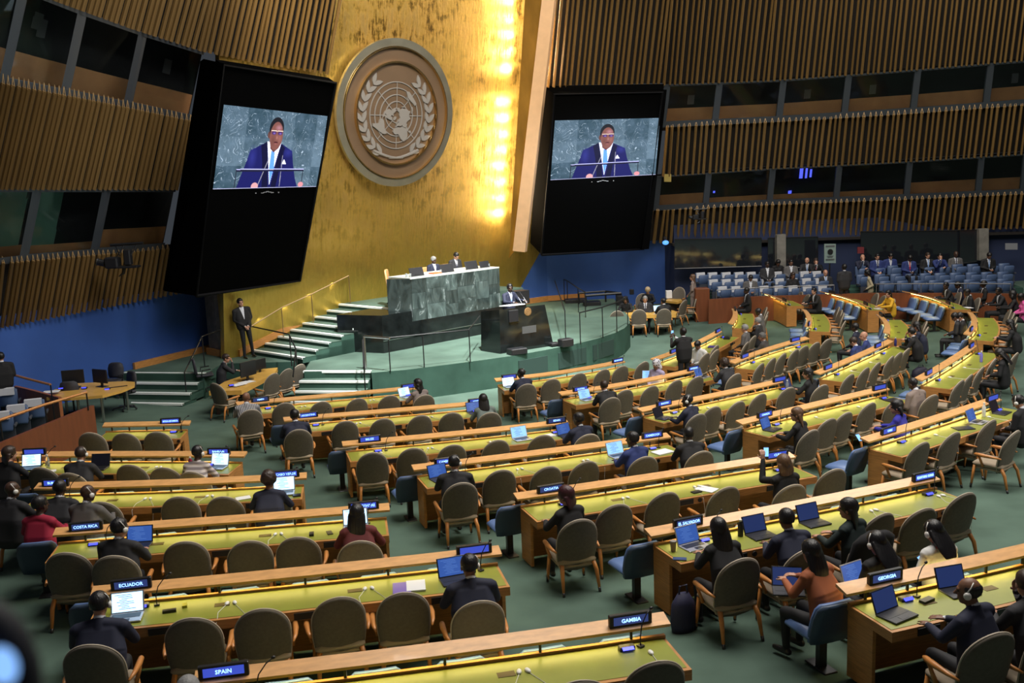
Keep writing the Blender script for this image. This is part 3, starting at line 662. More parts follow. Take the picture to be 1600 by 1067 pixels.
PICM=bpy.data.materials.new('screen picture'); PICM.use_nodes=True; N,L=_nt(PICM); b=N['Principled BSDF']; b.inputs['Base Color'].default_value=(0.01,0.01,0.01,1); b.inputs['Roughness'].default_value=0.9; b.inputs['Specular IOR Level'].default_value=0.0
at=N.new('ShaderNodeVertexColor'); at.layer_name='picture'; L.new(at.outputs[0],b.inputs['Emission Color']); b.inputs['Emission Strength'].default_value=1.75
SCRB=mat('black screen cloth',(0.003,0.003,0.003),1.0,spec=0.0)
SCRF=mat('black glossy screen surround',(0.004,0.004,0.005),0.6,spec=0.1)
def planepts(picks3,pts):
    a,b,c=[Vector(Py(*p)) for p in picks3]; nrm=(b-a).cross(c-a).normalized(); out=[]
    for (px,py) in pts:
        r=Vector(ray(px,py)); o=Vector((0,0,HC)); t=(a-o).dot(nrm)/r.dot(nrm); out.append(o+r*t)
    if nrm.y>0: nrm=-nrm
    return out,nrm
def bigscreen(pic,planep,face,label,side,edge):
    fp,nr=planepts(planep,face); pp,_=planepts(planep,pic)
    root=empty('projection_screen',Matrix.Translation(fp[0])); tag(root,label,'screen'); off=Vector(fp[0])
    fp=[p-off for p in fp]; pp=[p-off for p in pp]
    bk=-nr*0.3
    mb=MB(); a=[p-nr*0.01 for p in fp]; c=[p+bk for p in fp]; mb.add(a+c,[(0,1,2,3),(7,6,5,4),(0,4,5,1),(1,5,6,2),(2,6,7,3),(3,7,4,0)])
    link('screen_housing',mb.mesh('screen_housing',SCRB),root)
    mb=MB(); fr=[p+nr*0.02 for p in fp]; mb.tube(fr+[fr[0]],0.05,5); link('housing_edge',mb.mesh('housing_edge',SCRF),root)
    link('picture',screen_mesh([p+nr*0.02 for p in pp]),root)
    mid=(pp[0]+pp[1])/2-(pp[3]-pp[0]).normalized()*0.16+nr*0.03; w=(pp[1]-pp[0]).normalized(); u=(pp[3]-pp[0]).normalized()
    mb=MB(); gsm=mat('grey logo mark',(0.35,0.35,0.36),0.5)
    for k in range(-2,3): mb.box(mid+w*(k*0.09)+u*(0.04*(1-abs(k)/2)),(0.085,0.01,0.02))
    mb.box(mid+w*0.42,(0.03,0.01,0.03)); mb.box(mid-w*0.42,(0.03,0.01,0.03))
    link('logo_mark',mb.mesh('logo_mark',gsm),root)['kind']='stuff'
    return root
pl_=((332,295,26.6),(495,291,29.7),(349,163,25.5))
bigscreen([(332,295),(495,291),(511,181),(349,163)],pl_,[(306,462),(468,438),(524,129),(348,101)],'giant screen left of gold wall showing a suited speaker at the lectern','l',0)
pr_=((860,281,37.4),(1024,273,37.6),(868,187,36.6))
bigscreen([(860,281),(1024,272.5),(1031,184),(867,188)],pr_,[(846,398),(1005,389),(1035,144),(866,147)],'giant screen right of gold wall showing a suited speaker at the lectern','r',0)
# black side towers behind each screen
mb=MB()
q=[Py(258,455,27.6),Py(306,462,26.8),Py(350,99,24.6),Py(318,92,25.6)]
tw=tag(link('screen_tower',quadslab(q,0.5,BLACKM,'screen_tower',(-0.5,1,0))),'tall black cloth tower behind the left giant screen','screen tower')
q=[Py(829,380,39.3),Py(846,398,39.0),Py(868,147,37.0),Py(846,135,37.4)]
tag(link('screen_tower',quadslab(q,0.6,BLACKM,'screen_tower',(0,1,0))),'narrow black tower left of the right giant screen','screen tower')
q=[Py(840,147,37.6),Py(1037,140,37.4),Py(1037,131,37.4),Py(846,134,37.6)]
tag(link('screen_tower',quadslab(q,0.5,BLACKM,'screen_tower',(0,1,0))),'black header box above the right giant screen','screen tower')
q=[Py(1005,389,37.9),Py(1024,318,37.9),Py(1040,180,37.3),Py(1034,144,37.2)]
q=[Py(1003,390,38.2),Py(1014,389,38.2),Py(1042,140,37.2),Py(1034,140,37.2)]
tag(link('screen_tower',quadslab(q,0.5,BLACKM,'screen_tower',(0,1,0))),'narrow black tower right of the right giant screen','screen tower')
q=[Py(805,392,38.8),Py(829,394,38.8),Py(860,0,36.6),Py(852,-30,36.5)]
# ---- rostrum
GRAN=mat('black granite',(0.008,0.010,0.010),0.12,var=0.4,scale=3,spec=0.6)
def marble(key,lo_,hi,seed,rot):
    m=bpy.data.materials.new(key); m.use_nodes=True; N,L=_nt(m); b=N['Principled BSDF']; b.inputs['Roughness'].default_value=0.25
    tc=N.new('ShaderNodeTexCoord'); mp=N.new('ShaderNodeMapping'); mp.inputs['Location'].default_value=(seed*3.1,seed*1.7,seed); mp.inputs['Rotation'].default_value=(0.3,rot,0.5); mp.inputs['Scale'].default_value=(1.6,1.6,0.7)
    L.new(tc.outputs['Object'],mp.inputs[0])
    n1=N.new('ShaderNodeTexNoise'); n1.inputs['Scale'].default_value=1.3; n1.inputs['Detail'].default_value=7; n1.inputs['Distortion'].default_value=2.2; L.new(mp.outputs[0],n1.inputs['Vector'])
    rp=N.new('ShaderNodeValToRGB'); e=rp.color_ramp.elements; e[0].position=0.35; e[0].color=(*lo_,1); e[1].position=0.62; e[1].color=(*hi,1)
    k=rp.color_ramp.elements.new(0.655); k.color=(0.17,0.20,0.20,1); k=rp.color_ramp.elements.new(0.68); k.color=(*hi,1)
    L.new(n1.outputs['Fac'],rp.inputs[0]); L.new(rp.outputs[0],b.inputs['Base Color']); return m
MARB=[marble('green marble %d'%i,(0.022*f_,0.032*f_,0.031*f_),(0.062*f_,0.085*f_,0.082*f_),i,r) for i,(f_,r) in enumerate([(0.8,0.2),(1.1,1.1),(0.95,1.9),(1.3,0.7),(0.6,2.6)])]
ra=math.atan2(2.89,2.91); rD=Vector((math.cos(ra),math.sin(ra),0)); rN=Vector((math.sin(ra),-math.cos(ra),0)); R1=Vector((-3.99,29.37,0))
def rp_(s_,u,z): p=R1+rD*s_+rN*u; return (p.x,p.y,z)
def rboxm(s0,s1,u0,u1,z0,z1): 
    return MB().add([rp_(s0,u0,z0),rp_(s1,u0,z0),rp_(s1,u1,z0),rp_(s0,u1,z0),rp_(s0,u0,z1),rp_(s1,u0,z1),rp_(s1,u1,z1),rp_(s0,u1,z1)],[(0,3,2,1),(4,5,6,7),(0,1,5,4),(1,2,6,5),(2,3,7,6),(3,0,4,7)])
ros=empty('rostrum',label='green marble and black granite rostrum desk in front of the gold wall',cat='podium')
o=link('base',rboxm(0.0,6.4,-2.6,0.0,DZ,1.74).mesh('base',GRAN),ros)
w=MB().prism([(-5.5,30.05),(-3.99,29.37),(rp_(1.18,0.03,0)[0],rp_(1.18,0.03,0)[1]),(rp_(1.18,-0.6,0)[0],rp_(1.18,-0.6,0)[1]),(-4.6,31.2)],DZ,2.08); link('side_wing',w.mesh('side_wing',GRAN),ros)
link('counter',rboxm(1.22,5.15,-1.15,0.0,3.08,3.12).mesh('counter',mat('counter top stone',(0.5,0.52,0.48),0.3)),ros)
lb=MB().prism([(rp_(1.24,-0.02,0)[0],rp_(1.24,-0.02,0)[1]),(-3.9,30.35),(-3.75,31.2),(rp_(1.24,-1.1,0)[0],rp_(1.24,-1.1,0)[1])],1.74,3.1); link('side_panel',lb.mesh('side_panel',MARB[4]),ros)
link('core',rboxm(1.25,5.12,-1.1,-0.04,1.7,3.08).mesh('core',MARB[4]),ros)
cw=[0.62,0.78,0.55,0.82,0.60,0.53]; s0=1.24; rr=random.Random(4)
for ci,cwid in enumerate(cw):
    zc=[1.74,2.12+0.1*(ci%2),2.55+0.08*((ci+1)%3),3.08]
    for ri in range(3):
        m=MARB[(ci*3+ri*2+ci//2)%5]
        link('marble_slab',rboxm(s0+0.003,s0+cwid-0.003,-0.05,0.0+0.004*((ci+ri)%2),zc[ri]+0.003,zc[ri+1]-0.003).mesh('marble_slab',m),ros)
    s0+=cwid
link('ledge',rboxm(0.0,6.0,-0.5,0.03,1.27,1.29).mesh('ledge',METAL),ros)
# lectern
lec=empty('lectern',label='tall black granite lectern with round emblem and grey plate, speaker behind',cat='lectern')
LA=Vector((-0.96,29.13,0)); LBp=Vector((-0.36,28.44,0)); LC=Vector((1.29,29.52,0)); tD=(LC-LBp).normalized(); tN=Vector((tD.y,-tD.x,0))
top=[LA+tD*0.05,LBp+tD*0.04-tN*0.02,LC-tD*0.28,LC-tD*0.28-tN*0.95,LA-tN*0.0+tD*0.9-tN*0.55]
bot=[LA,LBp,LC,LC-tN*1.1,LA+tD*1.0-tN*0.7]
mb=MB(); n=5; zt=[2.12,2.24,2.22,2.0,2.0]
mb.add([(p.x,p.y,DZ) for p in bot]+[(p.x,p.y,zt[i]) for i,p in enumerate(top)],[tuple(range(n-1,-1,-1)),tuple(range(n,2*n))]+[(i,(i+1)%n,n+(i+1)%n,n+i) for i in range(n)])
link('body',mb.mesh('body',GRAN),lec)
def lf(s_,z,out=0.02):  # point on lectern front
    f_=(z-DZ)/1.35; a=LBp.lerp(LBp+tD*0.04-tN*0.02,f_); b=LC.lerp(LC-tD*0.28,f_); p=a+(b-a)*s_+tN*out; return Vector((p.x,p.y,z))
Ml=Matrix((( tD.x,-tN.x,0,0),(tD.y,-tN.y,0,0),(0,0,1,0),(0,0,0,1)))
link('crest',MB().lathe([(0.13,-0.015),(0.13,0.012),(0.115,0.018),(0.01,0.018)],n=20).mesh('crest',mat('bronze crest',(0.30,0.17,0.07),0.5,0.6,var=0.5,scale=40)),lec,Matrix.Translation(lf(0.60,2.07,0.0))@Ml@RX)
link('plate',MB().box((0,0,0),(0.52,0.02,0.22)).mesh('plate',mat('grey plate',(0.06,0.06,0.06),0.5)),lec,Matrix.Translation(lf(0.58,1.52,0.0))@Ml)
link('monitor_back',MB().rbox((0,0,0),(0.34,0.04,0.36),0.01).mesh('monitor_back',BLACK),lec,Matrix.Translation(lf(0.28,2.0,0.03))@Ml)
link('reading_desk',quadslab([(-0.35,29.2,2.235),(-0.05,28.97,2.26),(0.45,29.28,2.26),(0.15,29.55,2.235)],0.03,mat('lit paper shelf',(0.55,0.55,0.55),0.6),'reading_desk',(0,0,1)),lec)
for dx in (0.0,0.16):
    mb=MB(); mb.tube([(0.35+dx,29.5,2.27),(0.25+dx,29.65,2.45),(0.12+dx,29.9,2.62)],0.008,5); link('microphone',mb.mesh('microphone',METALD),lec)
# glass prompter bar
tag(link('prompter',MB().box(Py(812,464,32.6),(0.55,0.4,0.45),Matrix.Rotation(0.7,3,'Z')).mesh('prompter',BLACK)),'black equipment box behind the lectern','equipment box')
# monitors, chairs and cups on the rostrum counter
def cp_(s_,u,z=3.12): return rp_(s_,u,z)
ang_r=ra
mon=P(); mon.add('display',box_me('display',(0,0,0.14),(0.56,0.035,0.30),BLACK,0.01),Matrix.Rotation(-0.35,4,'X')); mon.add('stand',box_me('stand',(0,0.06,0.04),(0.2,0.14,0.05),BLACK))
for s_,lab in ((1.75,'black monitor on rostrum counter left of the grey haired chairman'),(3.05,'black monitor on rostrum counter between the two seated officials'),(4.15,'black monitor on rostrum counter in front of the dark haired official'),(4.75,'small black monitor at the right end of the rostrum counter')):
    r=empty('monitor',place(*cp_(s_,-0.28),ang_r,0.8 if s_>4.5 else 1.0),label=lab,cat='monitor'); mon.put(r)
CLEAR=mat('clear glassware',(0.8,0.85,0.85),0.08); CLEAR.node_tree.nodes['Principled BSDF'].inputs['Transmission Weight'].default_value=0.8
gl=MB().lathe([(0.03,0),(0.035,0.12),(0.03,0.12),(0.025,0.01)],n=8).mesh('drinking_glass',CLEAR)
for i,(s_,u) in enumerate([(1.32,-0.3),(1.42,-0.25),(1.38,-0.4),(2.75,-0.3),(4.95,-0.3),(5.0,-0.42)]):
    o=link('drinking_glass',gl,None,place(*cp_(s_,u),0)); tag(o,'clear drinking glass, %s from the left on the marble rostrum counter'%['first','third','second','fourth','fifth','sixth'][i],'glass','glasses on the rostrum counter')
ORB=mat('orange cover',(0.55,0.10,0.03),0.6)
tag(link('booklet',MB().box((0,0,0.02),(0.35,0.26,0.04)).mesh('booklet',ORB),None,place(*cp_(2.55,-0.35),ang_r)),'orange folder in front of the grey haired chairman','folder')
# ---- handrails on the dais
def rail(name,pts,h,posts,m,label,r=0.022,pr=0.018,cat='handrail'):
    root=empty(name); tag(root,label,cat)
    mb=MB(); mb.tube([(p[0],p[1],p[2]+h) for p in pts],r,6); link('top_rail',mb.mesh('top_rail',m),root)
    for q in posts:
        mb=MB(); mb.tube([(q[0],q[1],q[2]),(q[0],q[1],q[2]+h)],pr,6); link('post',mb.mesh('post',m),root)
    return root
BR=mat('bronze rail',(0.35,0.24,0.12),0.35,0.8)
DR=mat('black rail',(0.02,0.02,0.022),0.4,0.5)
sp=[gw(t,0.42) for t in (0.35,1.55,2.75,4.35)]; sz=[DZ,DZ+0.45,DZ+0.75,UZ]
sp3=[(*sp[i],sz[i]) for i in range(4)]
rail('handrail',sp3,0.95,sp3,BR,'bronze handrail climbing the stair beside the gold wall')
fr=[Pz(580,577,DZ),Pz(610,580,DZ),Pz(663,574,DZ),Pz(735,566,DZ),Pz(800,554,DZ)]
rail('handrail',[fr[0],fr[1],fr[2],fr[3],Pz(752,540,DZ)],0.95,fr[1:4],DR,'thin black guard rail along the dais front left of the lectern')
f2=[Pz(570,581,DZ),Pz(572,626,0.3)]
rail('handrail',[f2[0],f2[1]],0.92,f2,DR,'black stair rail at the right side of the front podium steps')
rail('handrail',[Pz(572,577,DZ),Pz(612,581,DZ)],0.95,[Pz(572,577,DZ)],METAL,'steel rail post beside the front podium steps',r=0.03,pr=0.035)
f3=[Pz(456,572,DZ),Pz(466,594,0.6),Pz(462,640,0.1)]
rail('handrail',f3,0.92,[f3[0],f3[1]],DR,'black stair rail at the left side of the front podium steps')
f4=[Pz(320,573,DZ),Pz(293,632,0.15)]
rail('handrail',[Pz(455,570,DZ),Pz(390,553,DZ),Pz(345,562,DZ),f4[0],f4[1]],0.92,[f4[0],f4[1]],DR,'black handrail wrapping round the top of the left steps')
r5=[Pz(888,530,DZ),Pz(872,478,DZ)]
rail('handrail',[Pz(868,474,DZ),Pz(884,532,DZ)],0.95,[Pz(884,532,DZ)],DR,'black rail right of the lectern ending in a bend')
r6=[Pz(907,538,DZ),Pz(942,528,DZ),Pz(964,519,DZ),Pz(981,508,DZ)]
rail('handrail',r6,1.0,r6,DR,'black guard rail on the curved right edge of the dais')
r7=[Pz(882,472,DZ),Pz(887,474,DZ),Pz(904,488,DZ),Pz(915,496,DZ)]
rail('handrail',r7,0.95,r7,DR,'black rail beside the blue wall right of the podium')
# floor monitor boxes near the lectern
tag(link('floor_monitor',MB().rbox((0,0,0.12),(0.42,0.3,0.24),0.02).mesh('floor_monitor',BLACK),None,place(*Pz(884,541,DZ),0.5)),'black floor monitor box right of the lectern','floor monitor')
tag(link('floor_monitor',MB().rbox((0,0,0.09),(0.55,0.35,0.18),0.02).mesh('floor_monitor',BLACK),None,place(*Pz(808,553,DZ),0.5)),'black floor monitor box at the foot of the lectern','floor monitor')
tag(link('floor_monitor',MB().rbox((0,0,0.07),(0.3,0.25,0.10),0.02).mesh('floor_monitor',BLACK),None,place(*Pz(866,541,DZ),0.5)),'flat black box between lectern and floor monitor','floor monitor')
VENT=mat('dark vent mesh',(0.012,0.035,0.028),0.9)
for i,(xa,xb) in enumerate([(810,855),(872,915),(926,958)]):

    # interpolate along the front polyline by projected x
    P_=[(proj((x,y,0.5))[0],x,y) for x,y in front]; xs_=[q[0] for q in P_]
    a=(float(np.interp(xa,xs_,[q[1] for q in P_])),float(np.interp(xa,xs_,[q[2] for q in P_]))); b=(float(np.interp(xb,xs_,[q[1] for q in P_])),float(np.interp(xb,xs_,[q[2] for q in P_])))
    tt=Vector((b[0]-a[0],b[1]-a[1],0)).normalized(); nn=Vector((tt.y,-tt.x,0))*0.03
    mb=MB(); mb.prism([(a[0]+nn.x,a[1]+nn.y),(b[0]+nn.x,b[1]+nn.y),(b[0]-nn.x,b[1]-nn.y),(a[0]-nn.x,a[1]-nn.y)],0.22,0.72)
    link('vent_panel',mb.mesh('vent_panel',VENT),bpy.data.objects['dais_platform'])
# desks: front (delegate side) top edge picked left to right
DESKS=dict(
A1=dict(p=[(150,689),(282,686)]),
A2=dict(p=[(-30,742),(175,741),(357,742)]),
A3=dict(p=[(30,798),(250,792),(472,780)]),
A4=dict(p=[(70,880),(330,860),(608,837)]),
A5=dict(p=[(130,990),(335,970),(560,945),(797,917)]),
A6=dict(p=[(300,1156),(700,1103),(985,1062),(1081,1046)]),
B0=dict(p=[(385,650),(522,637),(665,623)]),
B1=dict(p=[(455,678),(617,664),(772,650)]),
B2=dict(p=[(547,722),(750,702),(905,684)]),
B3=dict(p=[(667,764),(890,735),(1072,709)]),
B4=dict(p=[(839,816),(1074,779),(1277,745)]),
B5=dict(p=[(1064,882),(1290,836),(1520,785)]),
B6=dict(p=[(1394,989),(1540,955),(1700,915)]),
C0=dict(p=[(788,611),(900,597),(1000,578)]),
C1=dict(p=[(900,634),(1042,610),(1122,592)]),
C2=dict(p=[(1037,662),(1175,632),(1262,612)]),
C3=dict(p=[(1202,684),(1302,658),(1425,627)]),
C4=dict(p=[(1410,715),(1515,680),(1612,645)]),
D1=dict(p=[(1055,574),(1112,551),(1156,527)]),
D2=dict(p=[(1183,579),(1232,559),(1290,541)]),
D3=dict(p=[(1320,598),(1375,573),(1430,545)]),
D4=dict(p=[(1486,609),(1530,580),(1565,553)]),
E1=dict(p=[(1174,514),(1180,501),(1177,490)]),
E2=dict(p=[(1297,519),(1298,505),(1288,491)]),
E3=dict(p=[(1424,530),(1422,514),(1408,500)]),
E4=dict(p=[(1553,534),(1563,515),(1553,497)]),
F1=dict(p=[(1212,461),(1233,468),(1256,478)]),
F2=dict(p=[(1310,461),(1350,471),(1386,485)]),
F3=dict(p=[(1440,461),(1480,470),(1517,484)]),
)
CH=dict( # beige chairs (x, ytop, occupied)
A1=[(140,675),(192,677),(242,674)],
A2=[(62,732),(115,744),(199,725),(251,742),(311,736)],
A3=[(15,812),(87,808),(150,815),(275,775),(348,780),(422,779)],
A4=[(101,862),(175,867),(285,845),(385,845),(464,850),(555,849)],
A5=[(154,1010),(297,964),(405,950),(525,932),(631,924),(745,943)],
A6=[(910,1061),(1031,1029)],
B0=[(388,640),(445,629),(502,627),(558,626),(610,622),(666,620)],
B1=[(460,684),(540,657),(598,656),(656,655),(707,645),(767,646)],
B2=[(583,717),(645,699),(707,696),(776,688),(850,695),(917,682)],
B3=[(721,753),(784,733),(857,731),(916,725),(1004,713),(1087,706)],
B4=[(902,812),(966,789),(1042,768),(1137,765),(1230,758),(1307,744)],
B5=[(1152,873),(1250,859),(1352,838),(1382,801),(1447,793),(1513,768)],
B6=[(1545,991),(1610,1010)],
C0=[(830,599),(864,592),(906,581),(944,577),(974,570),(1008,565)],
C1=[(950,623),(979,608),(1020,602),(1058,593),(1092,587),(1143,585)],
C2=[(1087,647),(1118,634),(1156,626),(1190,613),(1236,603),(1288,600)],
C3=[(1265,672),(1300,654),(1325,643),(1362,627),(1405,622),(1467,614)],
C4=[(1446,680),(1495,674),(1531,662),(1590,676)],
D1=[(1106,551),(1120,546),(1121,537),(1169,539),(1180,525)],
D2=[(1192,563),(1210,558),(1226,550),(1245,545),(1260,539),(1272,533),(1282,527)],
D3=[(1332,572),(1356,563),(1374,562),(1395,550),(1406,542),(1416,541)],
D4=[(1505,581),(1519,576),(1537,560),(1556,550),(1591,550)],
)
# ================= FURNITURE =================
# ---- delegates' chair
def chair_proto():
    pr=P()
    loop=[]
    for k in range(21):
        a=math.pi*k/20; loop.append((0.276*math.cos(a),0.71+0.32*math.sin(a)**0.92))
    loop+=[(-0.274,0.58),(-0.258,0.44),(-0.228,0.345),(-0.17,0.31),(0,0.295),(0.17,0.31),(0.228,0.345),(0.258,0.44),(0.274,0.58)]
    yb=lambda x,z:-0.165-0.24*(z-0.30)+0.75*x*x
    cx,cz=0,0.67; n=len(loop); mb=MB(); vs=[]
    def rings(off,shr):
        out=[]
        for s_ in (1.0,0.93,0.65,0.33):
            for (x,z) in loop:
                X=cx+(x-cx)*s_*shr; Z=cz+(z-cz)*s_*shr; out.append((X,yb(X,Z)+off+(0.012 if s_==1.0 and off>0 else 0)*-1+(0.012 if s_==1.0 and off<=0 else 0),Z))
        out.append((cx,yb(cx,cz)+off,cz)); return out
    A=rings(0.0,1.0); B=rings(0.065,0.985); m=len(A); vs=A+B; fs=[]
    for r in range(3):
        for k in range(n):
            j=(k+1)%n
            fs.append((r*n+k,r*n+j,(r+1)*n+j,(r+1)*n+k)); fs.append((m+r*n+k,m+(r+1)*n+k,m+(r+1)*n+j,m+r*n+j))
    for k in range(n):
        j=(k+1)%n; fs.append((3*n+k,3*n+j,m-1)); fs.append((m+3*n+k,m+m-1,m+3*n+j)); fs.append((k,m+k,m+j,j))
    mb.add(vs,fs); back=mb.mesh('backrest',SHELL,True)
    pb=MB(); pts=[(x*1.0,yb(x,z)+0.035,z) for x,z in loop]; pb.tube(pts+[pts[0]],0.0105,5,False)
    pr.add('backrest',back,None,[('piping',pb.mesh('piping',PIPE,True),None)])
    st=MB(); st.rbox((0,0.045,0.425),(0.52,0.50,0.09),0.035); st.rbox((0,0.04,0.365),(0.48,0.46,0.05),0.02)
    pr.add('seat',st.mesh('seat',mat('beige seat cushion',(0.30,0.24,0.17),0.8),True))
    legs=[]
    for sx in (-1,1):
        f_=MB(); f_.tube([(sx*0.235,0.25,0.40),(sx*0.25,0.275,0.16),(sx*0.26,0.29,0.0)],[0.026,0.022,0.016],7)
        r_=MB(); r_.tube([(sx*0.215,-0.17,0.41),(sx*0.235,-0.24,0.30),(sx*0.25,-0.31,0.0)],[0.030,0.028,0.016],7)
        c1=MB(); c1.tube([(sx*0.2575,0.2855,0.075),(sx*0.2605,0.291,0)],[0.021,0.018],7); c2=MB(); c2.tube([(sx*0.2462,-0.2925,0.075),(sx*0.2505,-0.311,0)],[0.021,0.018],7)
        pr.add('leg',f_.mesh('leg',CHWOOD,True),None,[('leg_cap',c1.mesh('leg_cap',METALD,True),None)])
        pr.add('leg',r_.mesh('leg',CHWOOD,True),None,[('leg_cap',c2.mesh('leg_cap',METALD,True),None)])
        a=MB(); a.tube([(sx*0.27,0.10,0.40),(sx*0.305,0.13,0.52),(sx*0.315,0.16,0.59)],[0.024,0.02,0.018],7)
        a.tube([(sx*0.295,-0.20,0.590),(sx*0.315,-0.08,0.598),(sx*0.32,0.08,0.604),(sx*0.315,0.20,0.608),(sx*0.31,0.235,0.608)],[0.012,0.022,0.032,0.028,0.010],8)
        pr.add('armrest',a.mesh('armrest',CHWOOD,True))
    return pr
CHAIRP=chair_proto()
# ---- blue aisle seat on a steel post
def bseat_proto():
    pr=P(); mb=MB()
    prof=[(0.36,0.235,0.0),(0.50,0.262,0.0),(0.66,0.262,0.0),(0.77,0.24,0.0),(0.815,0.19,0.0)]
    def bk(off,shr,m):
        mb=MB(); rows=[]
        for z,w,_ in prof:
            y=-0.10-0.28*(z-0.36); w=w*shr; rows.append([(-w,y+off+0.03,z),(-w*0.7,y+off,z),(0,y+off-0.01,z),(w*0.7,y+off,z),(w,y+off+0.03,z),(w,y+off+0.055,z),(0,y+off+0.045,z),(-w,y+off+0.055,z)])
        mb.sweep(rows); return mb.mesh('backrest',m,True)
    a=bk(-0.015,1.0,VINYLD); b=bk(0.03,0.96,VINYL); b.name='back_cushion'
    pr.add('backrest',a,None,[('back_cushion',b,None)])
    s_=MB(); s_.rbox((0,0.14,0.42),(0.49,0.48,0.10),0.04); pr.add('seat',s_.mesh('seat',VINYL,True))
    p=MB(); p.box((0,0.05,0.19),(0.09,0.07,0.38)); pr.add('post',p.mesh('post',METALD))
    f_=MB(); f_.rbox((0,0.05,0.012),(0.16,0.34,0.024),0.006); pr.add('foot',f_.mesh('foot',METALD))
    return pr
BSEATP=bseat_proto()
ORD=['first','second','third','fourth','fifth','sixth','seventh','eighth']
DESC=dict(A1='short front desk at left',A2='second desk at far left',A3='BURUNDI desk',A4='COSTA RICA desk',A5='ECUADOR desk',A6='nearest SPAIN desk',
 B0='YEMEN desk',B1='ARGENTINA desk',B2='BELIZE desk',B3='CAMEROON desk',B4='CROATIA desk',B5='EL SALVADOR desk',B6='GEORGIA desk',
 C0='desk hugging the dais',C1='AUSTRIA desk',C2='BHUTAN desk',C3='CANADA desk',C4='CHILE desk',
 D1='desk right of the photographer',D2='second right block desk',D3='third right block desk',D4='fourth right block desk',
 E1='first end-on far desk',E2='second end-on far desk',E3='third end-on far desk',E4='fourth end-on far desk',F1='first desk by the gallery',F2='desk of the woman in yellow',F3='third desk by the gallery')
SIGNS=dict(  # desk: (px along the rail, text)
A1=[(267,'ANTIGUA AND BARBUDA')],A2=[(55,''),(343,'BAHRAIN')],A3=[(88,'BURUNDI'),(447,'CABO VERDE')],A4=[(135,'COSTA RICA'),(568,"COTE D'IVOIRE")],
A5=[(206,'ECUADOR'),(740,'')],A6=[(325,'SPAIN'),(983,'GAMBIA')],B0=[(406,'YEMEN'),(648,'')],B1=[(481,'ARGENTINA'),(746,'ARMENIA')],B2=[(577,'BELIZE'),(870,'BENIN')],
B3=[(697,'CAMBODIA'),(1018,'CAMEROON')],B4=[(859,'CROATIA'),(1212,'CUBA')],B5=[(1073,'EL SALVADOR'),(1446,'EQUATORIAL GUINEA')],B6=[(1380,'GEORGIA')],
C0=[(795,''),(979,'MAURITANIA')],C1=[(906,'AUSTRIA'),(1094,'AUSTRALIA')],C2=[(1036,'BHUTAN'),(1225,'')],C3=[(1193,'CANADA'),(1381,'')],C4=[(1386,'CHILE'),(1566,'')],
D1=[(1051,''),(1130,'')],D2=[(1162,''),(1241,'')],D3=[(1292,''),(1370,'')],D4=[(1449,''),(1516,'')],E1=[(1152,'')],E2=[(1259,'')],E3=[(1388,'')],E4=[(1516,'')],F1=[(1231,'')],F2=[(1299,''),(1356,'')],F3=[(1427,''),(1488,'')])
LEDB=glow('sign panel blue',(0.05,0.09,0.62),0.9); LEDK=glow('sign panel dark',(0.035,0.06,0.22),0.7); LEDT=glow('sign letters',(0.22,0.42,1.0),3.2); LEDU=glow('console screen',(0.05,0.06,1.0),3.0)
LSTRIP=glow('desk light strip',(1.0,0.80,0.25),16)
SOCK=mat('socket plate',(0.01,0.01,0.01),0.5)
BRASS=mat('brown hatch plate',(0.09,0.06,0.012),0.5,0.3)
class Desk: pass
DK={}
